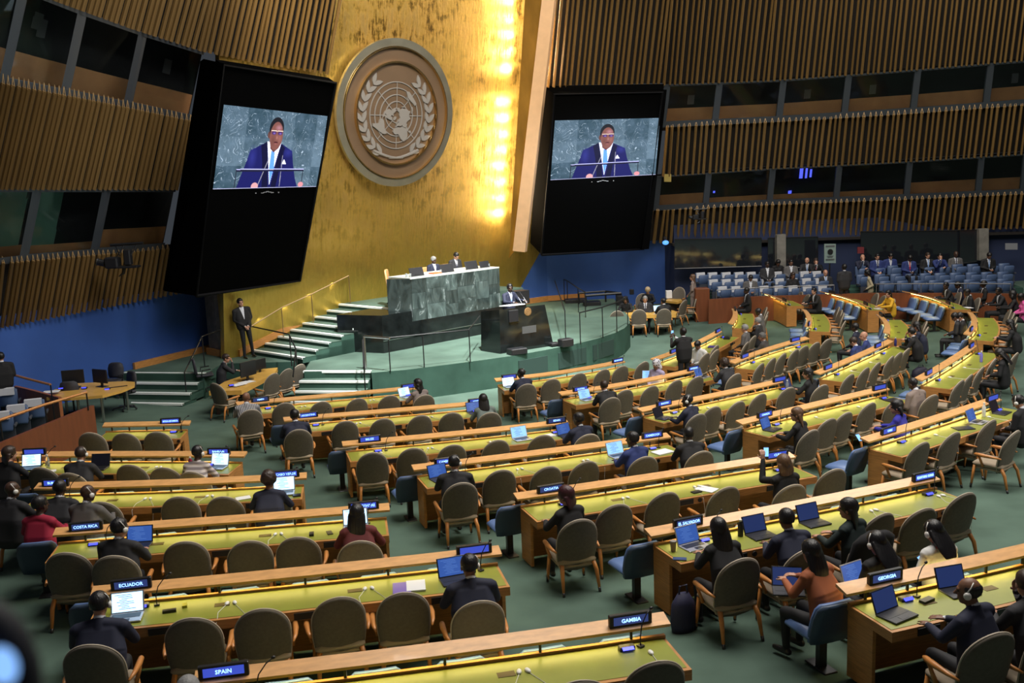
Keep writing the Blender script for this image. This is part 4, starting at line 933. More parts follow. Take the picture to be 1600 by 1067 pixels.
def make_desk(key,picks,blue=True,D=0.62):
    W_=[Vector(Pf(x,y,0.74)) for x,y in picks]
    # smooth resample
    pts=[]
    if len(W_)==2: ctrl=[W_[0],W_[0].lerp(W_[1],0.5),W_[1]]
    else: ctrl=W_
    L_=[0.0]
    for a,b in zip(ctrl,ctrl[1:]): L_.append(L_[-1]+(b-a).length)
    tot=L_[-1]; co_x=np.polyfit(L_,[p.x for p in ctrl],2); co_y=np.polyfit(L_,[p.y for p in ctrl],2)
    ns=7; st=[]
    for i in range(ns):
        s_=tot*i/(ns-1); x=float(np.polyval(co_x,s_)); y=float(np.polyval(co_y,s_)); dx=float(np.polyval(np.polyder(co_x),s_)); dy=float(np.polyval(np.polyder(co_y),s_))
        l=math.hypot(dx,dy); dx/=l;dy/=l; n=Vector((dy,-dx,0))
        if n.x*(x-PCX)+n.y*(y-PCY)<0: n=-n
        st.append((Vector((x,y,g(x,y))),n,Vector((dx,dy,0))))
    d=Desk(); d.key=key; d.st=st; d.tot=tot; d.cx=co_x; d.cy=co_y; d.D=D; d.seat0=-0.07; DK[key]=d
    o=st[3][0].copy(); root=empty('delegate_desk',Matrix.Translation(o)); tag(root,'curved wooden '+DESC[key]+' with green leather top','desk','curved rows of delegate desks'); d.root=root; d.o=o
    def P_(s,u,z): # point relative to root
        q=s[0]+s[1]*u; return (q.x-o.x,q.y-o.y,s[0].z+z-o.z)
    def ex(prof,m,name,s0=0,s1=ns,parent=root,ins=0.0):
        mb=MB(); ss=st[s0:s1]; rows=[]
        for i,s in enumerate(ss):
            sh=0
            if ins and i==0: sh=ins
            if ins and i==len(ss)-1: sh=-ins
            rows.append([tuple(Vector(P_(s,u,z))+s[2]*sh) for u,z in prof])
        mb.sweep(rows); return link(name,mb.mesh(name,m),parent)
    ex([(-D,0.66),(0,0.64),(0,0.742),(-D,0.752)],WOOD,'desktop')
    ex([(-D+0.03,0.745),(-0.045,0.745),(-0.045,0.747),(-D+0.03,0.758)],LEATHER,'leather_top',ins=0.03)
    ex([(-D-0.012,0.70),(-D+0.028,0.70),(-D+0.028,0.785),(-D-0.012,0.785)],WOOD,'back_lip')
    rl=ex([(-D-0.14,0.905),(-D+0.03,0.865),(-D+0.035,0.895),(-D-0.135,0.94)],WOODL,'rail',ins=-0.05)
    ls=ex([(-D-0.10,0.885),(-D-0.02,0.868),(-D-0.018,0.872),(-D-0.098,0.889)],LSTRIP,'light_strip',parent=rl,ins=0.25)
    ex([(-D,0.0),(-D+0.025,0.0),(-D+0.025,0.66),(-D,0.66)],WOOD,'modesty_panel',ins=0.02)
    for i in (0,-1):
        s=st[i]; t=s[2]*(0.04 if i==0 else -0.04); mb=MB()
        pr=[(-D-0.005,0.0),(-0.26,0.0),(-0.26,0.65),(-D-0.005,0.66)]
        A=[Vector(P_(s,u,z)) for u,z in pr]; B=[p+t for p in A]; mb.sweep([A,B]); link('end_panel',mb.mesh('end_panel',WOOD),root)
    # rail posts
    for f_ in (0.08,0.29,0.5,0.71,0.92):
        q,nn,tt=d_at(d,f_*tot); mb=MB(); c=q-o-nn*(D-0.005); mb.box((c.x,c.y,c.z+0.815),(0.025,0.025,0.10)); link('rail_post',mb.mesh('rail_post',METALD),root)
    for f_ in (0.17,0.5,0.83):
        q,nn,tt=d_at(d,f_*tot); ang=math.atan2(tt.y,tt.x); c=q-o+nn*0.004
        r3=Matrix.Rotation(ang,3,'Z')
        mb=MB(); mb.box((c.x,c.y,c.z+0.69),(0.26,0.02,0.075),r3); link('socket_panel',mb.mesh('socket_panel',SOCK),root)
        c2=c+tt*0.24; mb=MB(); mb.lathe([(0.033,-0.012),(0.033,0.012)],(c2.x,c2.y,c2.z+0.69),12,Matrix.Rotation(ang,3,'Z')@Matrix.Rotation(math.pi/2,3,'X')); link('speaker_disc',mb.mesh('speaker_disc',SOCK),root)
    for f_ in (0.30,0.62):
        q,nn,tt=d_at(d,f_*tot); ang=math.atan2(tt.y,tt.x); c=q-o-nn*(D*0.58); mb=MB(); mb.box((c.x,c.y,c.z+0.7535),(0.16,0.09,0.006),Matrix.Rotation(ang,3,'Z')); link('cable_hatch',mb.mesh('cable_hatch',BRASS),root)
    # chairs in front (podium side): blue seats
    if blue:
        k=0; s_=-0.30 if key in('A4','A3','A2') else -0.07; d.seat0=s_
        while s_<tot-0.35:
            q,nn,tt=d_at(d,s_); c=q-nn*(D+0.27); r=empty('aisle_seat',place(c.x,c.y,g(c.x,c.y),math.atan2(-nn.y,-nn.x)-math.pi/2))
            tag(r,'blue vinyl seat, %s from left before the %s'%(ORD[k],DESC[key]),'seat','blue seats fixed in front of the desks'); BSEATP.put(r); k+=1; s_+=0.78
    return d
def d_at(d,s_):
    x=float(np.polyval(d.cx,s_)); y=float(np.polyval(d.cy,s_)); dx=float(np.polyval(np.polyder(d.cx),s_)); dy=float(np.polyval(np.polyder(d.cy),s_))
    l=math.hypot(dx,dy); dx/=l;dy/=l; n=Vector((dy,-dx,0))
    if n.x*(x-PCX)+n.y*(y-PCY)<0: n=-n
    return Vector((x,y,g(x,y))),n,Vector((dx,dy,0))
def s_at_px(d,px,u,h):
    lo,hi=-2.0,d.tot+2.0
    for _ in range(40):
        m=(lo+hi)/2; q,n,t=d_at(d,m); p=q+n*u
        if proj((p.x,p.y,g(p.x,p.y)+h))[0]<px: lo=m
        else: hi=m
    return (lo+hi)/2
def face(n): return math.atan2(-n.y,-n.x)-math.pi/2   # local +Y looks towards -n
NOBLUE=('A1','B0','C0','D1','F1','E1')
for k_,d_ in DESKS.items(): make_desk(k_,d_['p'],blue=k_ not in NOBLUE)
# taken chairs
for k_,fr_ in dict(E1=[.3,.55,.85],E2=[.12,.55,.72,.9],E3=[.12,.4,.85],E4=[.1,.3,.6,.8,.95],F1=[.25,.5,.75],F2=[.5,.65,.85],F3=[.45,.65,.85]).items():
    d=DK[k_]
    for i_,f_ in enumerate(fr_):
        q,n,t=d_at(d,f_*d.tot); c=q+n*0.12
        r=empty('delegate_chair',place(c.x,c.y,g(c.x,c.y),face(n)+0.05*((i_%3)-1))); tag(r,'far beige chair, %s behind the %s'%(ORD[i_],DESC[k_]),'chair','beige delegate chairs'); CHAIRP.put(r)
TAKEN={'A2':{1,4},'A3':set(),'A4':{1,5},'A5':{0,5},'B0':{0,5},'B1':{0,5},'B2':{5},'B3':{0,4,5},'B4':{0,4},'B5':{0,1,2},'B6':{0,1},'C0':{0},'C1':{0,5},'C2':{0,5},'C3':{0,5},'C4':{3},'D1':{3,4},'D4':{4}}
CHPOS={}
def put_chair(x,y,z,ang,label,group='beige delegate chairs'):
    r=empty('delegate_chair',place(x,y,z,ang)); tag(r,label,'chair',group); CHAIRP.put(r); return r
for k_,cl in CH.items():
    d=DK[k_]; res=[]
    for i,(px,py) in enumerate(cl):
        tk=i in TAKEN.get(k_,())
        p=Vector(Pf(px,py,1.03)); u=None
        s_=s_at_px(d,px,0.4,1.03); q,n,t=d_at(d,s_); u=(p-q).dot(n); u=min(max(u,0.30),1.0 if tk else 0.62)
        if tk: u=max(u,0.60)
        if k_=='A3' and i in (0,1,2): u=max(u,0.62)
        s_=s_at_px(d,px,u,1.03); res.append([s_,u,tk,px])
    order=sorted(range(len(res)),key=lambda i:res[i][0])
    for a,b in zip(order,order[1:]):
        if res[b][0]-res[a][0]<0.58: res[b][0]=res[a][0]+0.58
    for rank,i in enumerate(order):
        s_,u,tk,px=res[i]; q,n,t=d_at(d,s_); jig=((i*37)%7-3)*0.02
        c=q+n*(u-0.32); CHPOS[(k_,i)]=(c,n,q,t,tk,put_chair(c.x,c.y,g(c.x,c.y),face(n)+jig,'%s beige chair, %s from left behind the %s'%('occupied' if tk else 'empty',ORD[rank],DESC[k_])))
# ---- signs, consoles, microphones, earpieces
SIGNB=box_me('case',(0,0,0.075),(0.42,0.05,0.125),BLACK,0.006)
SDISP=box_me('display',(0,-0.027,0.078),(0.34,0.004,0.078),LEDB); SDISK=box_me('display',(0,-0.027,0.078),(0.34,0.004,0.078),LEDK)
CONS=P(); CONS.add('case',box_me('case',(0,0,0.02),(0.15,0.07,0.04),BLACK,0.006)); CONS.add('display',box_me('display',(0,-0.012,0.042),(0.11,0.034,0.004),LEDU),Matrix.Translation((0,-0.015,0))@Matrix.Rotation(0.5,4,'X'))
MICM=MB().tube([(0,0,0.0),(0,0.0,0.10),(0.03,0.01,0.20),(0.10,0.02,0.28),(0.15,0.02,0.31)],0.006,5).mesh('gooseneck',BLACK,True)
MICH=MB().ell((0.165,0.022,0.318),(0.022,0.016,0.016),nu=8,nv=6).mesh('head',BLACK,True)
MICB=box_me('base',(0,0,0.008),(0.06,0.06,0.016),BLACK,0.004)
for key,sl in SIGNS.items():
    d=DK[key]
    for j,(px,tx) in enumerate(sl):
        s_=s_at_px(d,px,-d.D-0.06,1.0); s_=min(max(s_,0.2),d.tot-0.2); q,n,t=d_at(d,s_); c=q-n*(d.D+0.035); a=face(n)
        r=empty('country_sign',place(c.x,c.y,q.z+0.89,a))
        end=('left' if j==0 else 'right')
        lab='black sign box lit with %s on the desk rail'%tx if tx else 'blank blue lit sign, %s end of the %s'%(end,DESC[key])
        tag(r,lab,'sign','country signs on the desk rails'); link('case',SIGNB,r)
        dk=tx in('GAMBIA','EL SALVADOR','CROATIA','GEORGIA','ECUADOR','COSTA RICA','YEMEN','BENIN'); link('display',SDISK if dk else SDISP,r)
        if tx: link('lettering',text_mesh(tx,0.052,LEDT,width=0.31),r,Matrix.Translation((0,-0.031,0.077))@RX)
        # console and microphone on the leather
        s2=s_+(0.12 if end=='left' else -0.10); s2=min(max(s2,0.25),d.tot-0.25); q,n,t=d_at(d,s2); c=q-n*(d.D-0.13)
        r=empty('voting_console',place(c.x,c.y,q.z+0.755,a)); tag(r,'black console with blue display, %s end of the %s'%(end,DESC[key]),'console','consoles on the desks'); CONS.put(r)
        c=q-n*(d.D-0.12)+t*(0.15 if end=='left' else 0.14)
        r=empty('microphone',place(c.x,c.y,q.z+0.757,a+(0.4 if j else 0.2))); tag(r,'black gooseneck microphone, %s end of the %s'%(end,DESC[key]),'microphone','gooseneck microphones'); link('base',MICB,r); link('gooseneck',MICM,r); link('head',MICH,r)
EARM=MB(); EARM.ell((0,0,0.015),(0.024,0.045,0.018),nu=10,nv=7); EARM=EARM.mesh('shell',WHITE,True)
EARP={'A5':[361,576],'A4':[435],'A3':[231,328],'A2':[248,135],'B0':[474,581],'B1':[560,672],'B2':[592,672,769],'B3':[812,915],'B4':[977,1089],'B5':[1365,1470],'A6':[818,1017],'C0':[905],'C1':[1048,960],'C2':[1106,1184],'C3':[1341,1275],'C4':[1462,1545],'D1':[1100],'D2':[1200,1235],'D3':[1330,1360],'D4':[1484,1507]}
for key,xs in EARP.items():
    d=DK[key]
    for j,px in enumerate(xs):
        s_=s_at_px(d,px,-0.36,0.76); q,n,t=d_at(d,s_); a=face(n)
        far=key[0] in 'CD'
        for m_ in ((0,) if far or px==1017 else (-1,1)):
            c=q-n*0.36+t*(0.04*m_)
            r=empty('earpiece',place(c.x,c.y,q.z+0.748,a+0.25*m_)); tag(r,'white earpiece, %s, on the %s'%({0:'%s from left'%ORD[j],-1:'left of %s pair'%ORD[j],1:'right of %s pair'%ORD[j]}[m_],DESC[key]),'earpiece','white interpretation earpieces')
            link('shell',EARM,r)
            mb=MB(); x0=0.03*m_
            mb.tube([(0,-0.04,0.012),(x0,-0.2,0.004),(0.02*m_+0.03,-0.33,0.004),(0.02*m_+0.03,-0.39,-0.04),(0.03,-0.40,-0.22),(0.05+0.03*m_,-0.36,-0.45)],0.0032,4); link('cord',mb.mesh('cord',WHITE),r)
# ================= PEOPLE =================
# Each pose is one continuous body: tapered limbs and a shaped head fused by a voxel remesh, then split into
# cloth / skin regions by material. Local frame: +Y forward, X right, origin on the floor below the hips.
def cap(a,b,ra,rb,tag_,fl=1.0): return ('c',Vector(a),Vector(b),ra,rb,tag_,fl)
def elp(c,r,tag_,M=None): return ('e',Vector(c),r,tag_,M)
SK,TO,BO,SH,SI,TI=0,1,2,3,4,5
def hand_prims(w,dr,curl,fine,palmn=Vector((0,0,-1)),side=1):
    """w wrist, dr unit direction, palmn palm normal; palm, four fingers and a thumb leaving the palm side"""
    o=[]; dr=dr.normalized(); lat=dr.cross(palmn).normalized()*side
    pc=w+dr*0.05
    for k in (-1.2,0,1.2): o.append(cap(w+lat*0.012*k,w+dr*0.085+lat*0.021*k,0.016,0.0135,SK))
    ln=[0.066,0.076,0.070,0.054]
    for i in range(4):
        b=w+dr*0.088+lat*(0.034-0.0225*i); d1=(dr+palmn*curl*0.5+lat*(0.10-0.07*i)).normalized(); d2=(dr+palmn*curl*1.3).normalized()
        r=0.0095 if fine else 0.011
        m=b+d1*ln[i]*0.5; o.append(cap(b-dr*0.01,m,r,r*0.92,SK)); o.append(cap(m,m+d2*ln[i]*0.5,r*0.92,r*0.75,SK))
    tb=w+dr*0.03+lat*0.028; t1=tb+(dr*0.6+lat*0.9+palmn*0.3*curl).normalized()*0.04; t2=t1+(dr*1.0+lat*0.35+palmn*0.4*curl).normalized()*0.03
    o.append(cap(tb,t1,0.0125,0.011,SK)); o.append(cap(t1,t2,0.011,0.008,SK))
    return o
def head_matrix(c,yaw,pitch,rollv=0): return Matrix.Translation(Vector(c)-Vector((0,0,0.018)))@Matrix.Rotation(yaw,4,'Z')@Matrix.Rotation(pitch,4,'X')@Matrix.Rotation(rollv,4,'Y')@Matrix.Scale(1.10,4)
def body_prims(p):
    J=p; o=[]; hip=Vector(J['hip']); ch=Vector(J['chest']); nk=Vector(J['neck']); hc=Vector(J['head'])
    fem=J.get('fem',False); sw=0.172 if fem else 0.208; K=1.0 if fem else 1.14
    up=(nk-hip).normalized(); tr=Vector((1,0,0))
    tw=Matrix.Rotation(J.get('twist',0),3,'Z')
    shl=[nk-up*0.075+tw@Vector((s*sw,0.0,0)) for s in (-1,1)]
    # torso
    for k in [i_/6 for i_ in range(-6,7)]:
        o.append(cap(hip+Vector((0.085*k,0,0.0)),ch+tw@Vector((0.105*k*K,0,0)),0.115*K,0.108*K,TO))
        o.append(cap(ch+tw@Vector((0.105*k*K,0,0)),nk-up*0.10+tw@Vector((0.10*k*K,0,0)),0.108*K,0.078*K,TO))
    for i,s in enumerate((-1,1)): o.append(cap(nk-up*0.025,shl[i],0.062,0.070,TO))
    if fem: 
        for s in (-1,1): o.append(elp(ch+up*0.10+tw@Vector((0.075*s,0.075,0)),(0.06,0.05,0.06),TO))
    o.append(cap(nk-up*0.06,nk+(hc-nk)*0.55,0.060,0.050 if not fem else 0.043,SK))
    if J.get('collar',True): o.append(cap(nk-up*0.0,nk+up*0.016,0.066,0.060,SI)); o.append(cap(nk-up*0.07,nk-up*0.004,0.085,0.069,TO))
    # head
    M=head_matrix(hc,J.get('yaw',0),J.get('pitch',0)); R=M.to_3x3()
    h=lambda x,y,z: M@Vector((x,y,z))
    o.append(elp(h(0,-0.012,0.028),(0.074,0.093,0.088),SK,R)); o.append(elp(h(0,0.018,-0.035),(0.060,0.070,0.080),SK,R)); o.append(elp(h(0,0.048,-0.082),(0.032,0.032,0.028),SK,R))
    o.append(cap(h(0,0.088,0.012),h(0,0.108,-0.022),0.008,0.014,SK)); o.append(cap(h(-0.02,0.084,-0.055),h(0.02,0.084,-0.055),0.008,0.008,SK))
    for s in (-1,1): o.append(elp(h(0.076*s,-0.002,-0.012),(0.010,0.020,0.032),SK,R))
    for s in (-1,1): o.append(cap(h(0.012*s,0.082,0.028),h(0.045*s,0.070,0.028),0.010,0.009,SK))
    # arms
    for i,s in enumerate((-1,1)):
        el=Vector(J['elbow'][i]); wr=Vector(J['hand'][i])
        o.append(cap(shl[i],el,0.068 if not fem else 0.056,0.050,TO)); o.append(cap(el,wr,0.051,0.036,TO)); d=(wr-el).normalized()
        o.append(cap(wr-d*0.005,wr+d*0.016,0.032,0.030,SI)); 
        hd=Vector(J.get('hdir',[None,None])[i] or d); pn=Vector(J.get('palm',[(0,0,-1),(0,0,-1)])[i])
        o+=hand_prims(wr+d*0.012,hd,J.get('curl',0.5),p.get('fine',False),pn,-s)
    # legs
    for i,s in enumerate((-1,1)):
        kn=Vector(J['knee'][i]); an=Vector(J['ankle'][i]); hp=hip+Vector((0.09*s,0.02,-0.03))
        o.append(cap(hp,kn,0.088,0.060,BO)); o.append(cap(kn,an,0.058,0.040,BO)); fd=Vector(J.get('fdir',(0,1,0)))
        o.append(cap(an+Vector((0,0,-0.045))-fd*0.03,an+fd*0.16+Vector((0,0,-0.055)),0.040,0.030,SH))
    return o
def prim_mesh(pr):
    mb=MB()
    for q in pr:
        if q[0]=='e': mb.ell(q[1],q[2],q[4],12,9)
        else:
            a,b,ra,rb=q[1],q[2],q[3],q[4]; d=(b-a); L=d.length; d=d/L if L>1e-6 else Vector((0,0,1))
            u=d.orthogonal().normalized(); v=d.cross(u); n=44 if max(ra,rb)>0.055 else 14; rows=[]
            for t,f in ((-1,0.05),(-0.7,0.714),(0,1)): rows.append((a+d*ra*t,ra*f))
            for t,f in ((0,1),(0.7,0.714),(1,0.05)): rows.append((b+d*rb*t,rb*f))
            mb.sweep([[tuple(c+(u*math.cos(2*math.pi*k/n)+v*math.sin(2*math.pi*k/n))*r) for k in range(n)] for c,r in rows])
    return mb.mesh('raw',[])
def fuse(pr,vox,smooth=3):
    me=prim_mesh(pr); o=bpy.data.objects.new('tmp',me); COL.objects.link(o)
    m=o.modifiers.new('r','REMESH'); m.mode='VOXEL'; m.voxel_size=vox; m.use_smooth_shade=True
    m=o.modifiers.new('s','SMOOTH'); m.iterations=smooth; m.factor=0.5
    dg=bpy.context.evaluated_depsgraph_get(); out=bpy.data.meshes.new_from_object(o.evaluated_get(dg))
    bpy.data.objects.remove(o); bpy.data.meshes.remove(me); return out
def classify(me,pr,J):
    n=len(me.polygons); C=np.empty(n*3); me.polygons.foreach_get('center',C); C=C.reshape(-1,3)
    best=np.full(n,1e9); tg=np.zeros(n,int)
    for q in pr:
        if q[0]=='e':
            R=np.array(q[4]) if q[4] is not None else np.eye(3); L=(C-np.array(q[1]))@R; r=np.array(q[2]); k=np.linalg.norm(L/r,axis=1); d=(k-1)*min(q[2]); t=q[3]
        else:
            a,b=np.array(q[1]),np.array(q[2]); ab=b-a; t_=np.clip(((C-a)@ab)/(ab@ab+1e-12),0,1); d=np.linalg.norm(C-a-t_[:,None]*ab,axis=1)-(q[3]+(q[4]-q[3])*t_); t=q[5]
        m=d<best; best[m]=d[m]; tg[m]=t
    # shirt triangle and tie on the chest
    nk=np.array(J['neck']); hip=np.array(J['hip']); up=(nk-hip)/np.linalg.norm(nk-hip); tw=J.get('twist',0); c_,s_=math.cos(tw),math.sin(tw)
    rel=C-nk; lx=rel[:,0]*c_+rel[:,1]*s_; ly=-rel[:,0]*s_+rel[:,1]*c_; dz=-(rel@up)
    if J.get('vneck',True):
        m=(tg==TO)&(ly>0.03)&(dz>-0.02)&(dz<0.34)&(np.abs(lx)<0.062*(1-dz/0.36)); tg[m]=SI
        m=(tg==SI)&(ly>0.03)&(dz>-0.01)&(np.abs(lx)<0.014+0.02*dz); tg[m]=TI
    me.polygons.foreach_set('material_index',tg.astype(np.int32))
_SEAT=dict(hip=(0,0,0.52),chest=(0,0.03,0.80),neck=(0,0.07,1.085),head=(0,0.115,1.245),knee=[(-0.13,0.44,0.50),(0.13,0.44,0.50)],ankle=[(-0.13,0.42,0.10),(0.13,0.46,0.10)])
def pose(**k): d=dict(_SEAT); d.update(k); return d
POSES=dict(
 desk=pose(neck=(0,0.14,1.07),head=(0,0.20,1.225),pitch=-0.25,elbow=[(-0.28,0.24,0.80),(0.28,0.24,0.80)],hand=[(-0.12,0.46,0.80),(0.12,0.46,0.80)]),
 type=pose(neck=(0,0.16,1.06),head=(0,0.22,1.215),pitch=-0.3,yaw=-0.15,elbow=[(-0.27,0.22,0.81),(0.29,0.22,0.80)],hand=[(-0.10,0.47,0.82),(0.12,0.47,0.82)],curl=0.8),
 turnl=pose(neck=(0,0.10,1.075),head=(-0.02,0.15,1.235),yaw=0.7,pitch=-0.1,twist=0.25,elbow=[(-0.30,0.15,0.82),(0.25,0.25,0.80)],hand=[(-0.20,0.42,0.80),(0.06,0.46,0.80)]),
 turnr=pose(neck=(0,0.10,1.075),head=(0.02,0.15,1.235),yaw=-0.7,pitch=-0.1,twist=-0.25,elbow=[(-0.25,0.25,0.82),(0.30,0.17,0.80)],hand=[(-0.06,0.46,0.80),(0.22,0.43,0.80)]),
 lap=pose(neck=(0,0.00,1.09),chest=(0,-0.01,0.80),head=(0,0.035,1.25),pitch=-0.2,elbow=[(-0.26,0.02,0.78),(0.26,0.02,0.78)],hand=[(-0.07,0.24,0.66),(0.07,0.24,0.66)]),
 lapdown=pose(neck=(0,0.05,1.075),head=(0,0.12,1.215),pitch=-0.65,elbow=[(-0.26,0.06,0.77),(0.26,0.06,0.77)],hand=[(-0.06,0.28,0.70),(0.06,0.28,0.70)],curl=0.9),
 chin=pose(neck=(0,0.14,1.06),head=(0.01,0.20,1.215),pitch=-0.2,yaw=-0.35,elbow=[(-0.26,0.24,0.80),(0.20,0.33,0.80)],hand=[(-0.08,0.45,0.80),(0.06,0.34,1.06)],hdir=[None,(-0.3,-0.1,1)],palm=[(0,0,-1),(0,-1,0)],curl=0.6),
 phone=pose(neck=(0,0.08,1.075),head=(0,0.12,1.235),pitch=-0.05,elbow=[(-0.22,0.30,0.95),(0.26,0.15,0.80)],hand=[(-0.14,0.40,1.20),(0.12,0.42,0.80)],hdir=[(0,0.1,1),None],palm=[(0.3,1,0),(0,0,-1)],curl=0.7),
 side=pose(neck=(0,0.12,1.07),head=(0,0.17,1.225),yaw=0.15,pitch=-0.45,twist=0.1,elbow=[(-0.27,0.18,0.80),(0.27,0.20,0.82)],hand=[(-0.08,0.40,0.74),(0.10,0.42,0.76)]),
 stand=dict(hip=(0,0,0.93),chest=(0,0.0,1.20),neck=(0,0.0,1.50),head=(0,0.03,1.665),knee=[(-0.10,0.03,0.50),(0.11,0.02,0.50)],ankle=[(-0.12,-0.02,0.09),(0.15,0.0,0.09)],elbow=[(-0.25,-0.01,1.17),(0.25,-0.01,1.17)],hand=[(-0.06,0.17,0.98),(0.06,0.17,0.98)],curl=0.9,pitch=0.0),
 photo=dict(hip=(0,0,0.93),chest=(0,0.0,1.20),neck=(0,0.02,1.50),head=(0,0.05,1.665),knee=[(-0.11,0.02,0.50),(0.11,0.02,0.50)],ankle=[(-0.12,-0.02,0.09),(0.12,0.0,0.09)],elbow=[(-0.26,0.20,1.25),(0.24,0.22,1.25)],hand=[(-0.14,0.42,1.42),(0.0,0.45,1.44)],hdir=[(0.3,0.3,0.9),(-0.3,0.2,0.9)],palm=[(0.5,0.5,0),(-0.5,0.5,0)],curl=0.8),
 lectern=dict(hip=(0,0,0.93),chest=(0,0.02,1.20),neck=(0,0.05,1.49),head=(0,0.09,1.65),yaw=-0.5,pitch=-0.1,knee=[(-0.11,0.02,0.50),(0.11,0.02,0.50)],ankle=[(-0.12,-0.02,0.09),(0.12,0.0,0.09)],elbow=[(-0.29,0.14,1.24),(0.29,0.14,1.24)],hand=[(-0.24,0.40,1.24),(0.22,0.42,1.24)]),
 walk=dict(hip=(0,0,0.92),chest=(0,0.04,1.20),neck=(0,0.08,1.48),head=(0,0.13,1.64),pitch=-0.2,knee=[(-0.10,0.20,0.52),(0.10,-0.03,0.49)],ankle=[(-0.10,0.26,0.10),(0.10,-0.30,0.14)],elbow=[(-0.25,-0.04,1.16),(0.25,0.06,1.16)],hand=[(-0.23,0.16,1.04),(0.22,0.26,1.06)],curl=0.8),
)
_BM={}
def body_mesh(ps,fem,near):
    k=(ps,fem,near)
    if k in _BM: return _BM[k]
    J=dict(POSES[ps]); J['fem']=fem; J['vneck']=not fem; J['fine']=near; J['collar']=not fem
    pr=body_prims(J); me=fuse(pr,0.0085 if near else 0.0145,6 if near else 4)
    me.name='body'; me.materials.clear()
    for _ in range(6): me.materials.append(_SKINM)
    classify(me,pr,J)
    me.polygons.foreach_set('use_smooth',[True]*len(me.polygons))
    _BM[k]=(me,head_matrix(Vector(J['head']),J.get('yaw',0),J.get('pitch',0)),J); return _BM[k]
_SKINM=mat('skin default',(0.4,0.22,0.14),0.5)
def cmat(nm,c,r=0.75,**k): return mat(nm,c,r,**k)
SKINS=dict(d=cmat('dark brown skin',(0.055,0.026,0.016),0.45),m=cmat('brown skin',(0.18,0.085,0.05),0.5),l=cmat('light skin',(0.46,0.24,0.16),0.5),p=cmat('fair skin',(0.55,0.32,0.24),0.5))
TOPS=dict(navy=(0.010,0.013,0.035),black=(0.006,0.006,0.008),char=(0.018,0.018,0.022),grey=(0.10,0.095,0.095),taupe=(0.23,0.18,0.16),blue=(0.015,0.03,0.14),maroon=(0.12,0.018,0.018),red=(0.30,0.008,0.035),brown=(0.30,0.085,0.03),
 dgreen=(0.008,0.018,0.018),teal=(0.12,0.15,0.14),yellow=(0.65,0.36,0.02),pink=(0.62,0.10,0.32),beige=(0.40,0.34,0.22),lilac=(0.34,0.30,0.46),royal=(0.02,0.02,0.30),pattern=(0.20,0.16,0.15),white=(0.6,0.6,0.58),stripe=(0.34,0.30,0.31),plaid=(0.25,0.25,0.25))
HAIRC=dict(k=cmat('black hair',(0.006,0.005,0.006),0.42,bump=0.4,scale=60,stretch=(1,1,0.15)),b=cmat('dark brown hair',(0.028,0.015,0.010),0.45,bump=0.4,scale=60,stretch=(1,1,0.15)),l=cmat('light brown hair',(0.11,0.058,0.030),0.45,bump=0.4,scale=60,stretch=(1,1,0.15)),g=cmat('grey hair',(0.22,0.22,0.22),0.6,bump=0.4,scale=60),r=cmat('dark red hair',(0.045,0.008,0.012),0.45,bump=0.4,scale=60,stretch=(1,1,0.15)),
 y=cmat('blond hair',(0.50,0.38,0.22),0.5,bump=0.4,scale=60),s=cmat('black and white headscarf',(0.25,0.25,0.28),0.8))
def scarfm():
    m=HAIRC['s']; N,L=_nt(m); b=N['Principled BSDF']; tc=N.new('ShaderNodeTexCoord'); v=N.new('ShaderNodeTexVoronoi'); v.inputs['Scale'].default_value=22; L.new(tc.outputs['Object'],v.inputs['Vector'])
    r=N.new('ShaderNodeValToRGB'); r.color_ramp.elements[0].position=0.35; r.color_ramp.elements[1].position=0.45; r.color_ramp.elements[0].color=(0.02,0.02,0.03,1); r.color_ramp.elements[1].color=(0.55,0.55,0.62,1)
    L.new(v.outputs['Distance'],r.inputs[0]); L.new(r.outputs[0],b.inputs['Base Color'])
scarfm()
def stripem(nm,c1,c2,sc,d):
    m=cmat(nm,c1); N,L=_nt(m); b=N['Principled BSDF']; tc=N.new('ShaderNodeTexCoord'); w=N.new('ShaderNodeTexWave'); w.inputs['Scale'].default_value=sc; w.bands_direction=d; L.new(tc.outputs['Object'],w.inputs['Vector'])
    r=N.new('ShaderNodeValToRGB'); r.color_ramp.elements[0].position=0.45; r.color_ramp.elements[1].position=0.55; r.color_ramp.elements[0].color=(*c1,1); r.color_ramp.elements[1].color=(*c2,1); L.new(w.outputs['Fac'],r.inputs[0]); L.new(r.outputs[0],b.inputs['Base Color']); return m
STRIPE=stripem('striped knit',(0.55,0.5,0.5),(0.22,0.19,0.20),4,'Z'); PLAID=stripem('plaid shirt',(0.45,0.45,0.47),(0.04,0.04,0.06),9,'X')
PANTS=cmat('dark trousers',(0.008,0.008,0.011)); SHOES=cmat('black shoes',(0.006,0.006,0.006),0.3); SHIRT=cmat('white shirt',(0.62,0.64,0.70)); TIES={'n':SHIRT,'r':cmat('red tie',(0.45,0.01,0.02),0.5),'b':cmat('light blue tie',(0.20,0.33,0.62),0.5),'k':cmat('dark tie',(0.01,0.01,0.03),0.5),'p':cmat('coral tie',(0.5,0.10,0.10),0.5)}
_HM={}
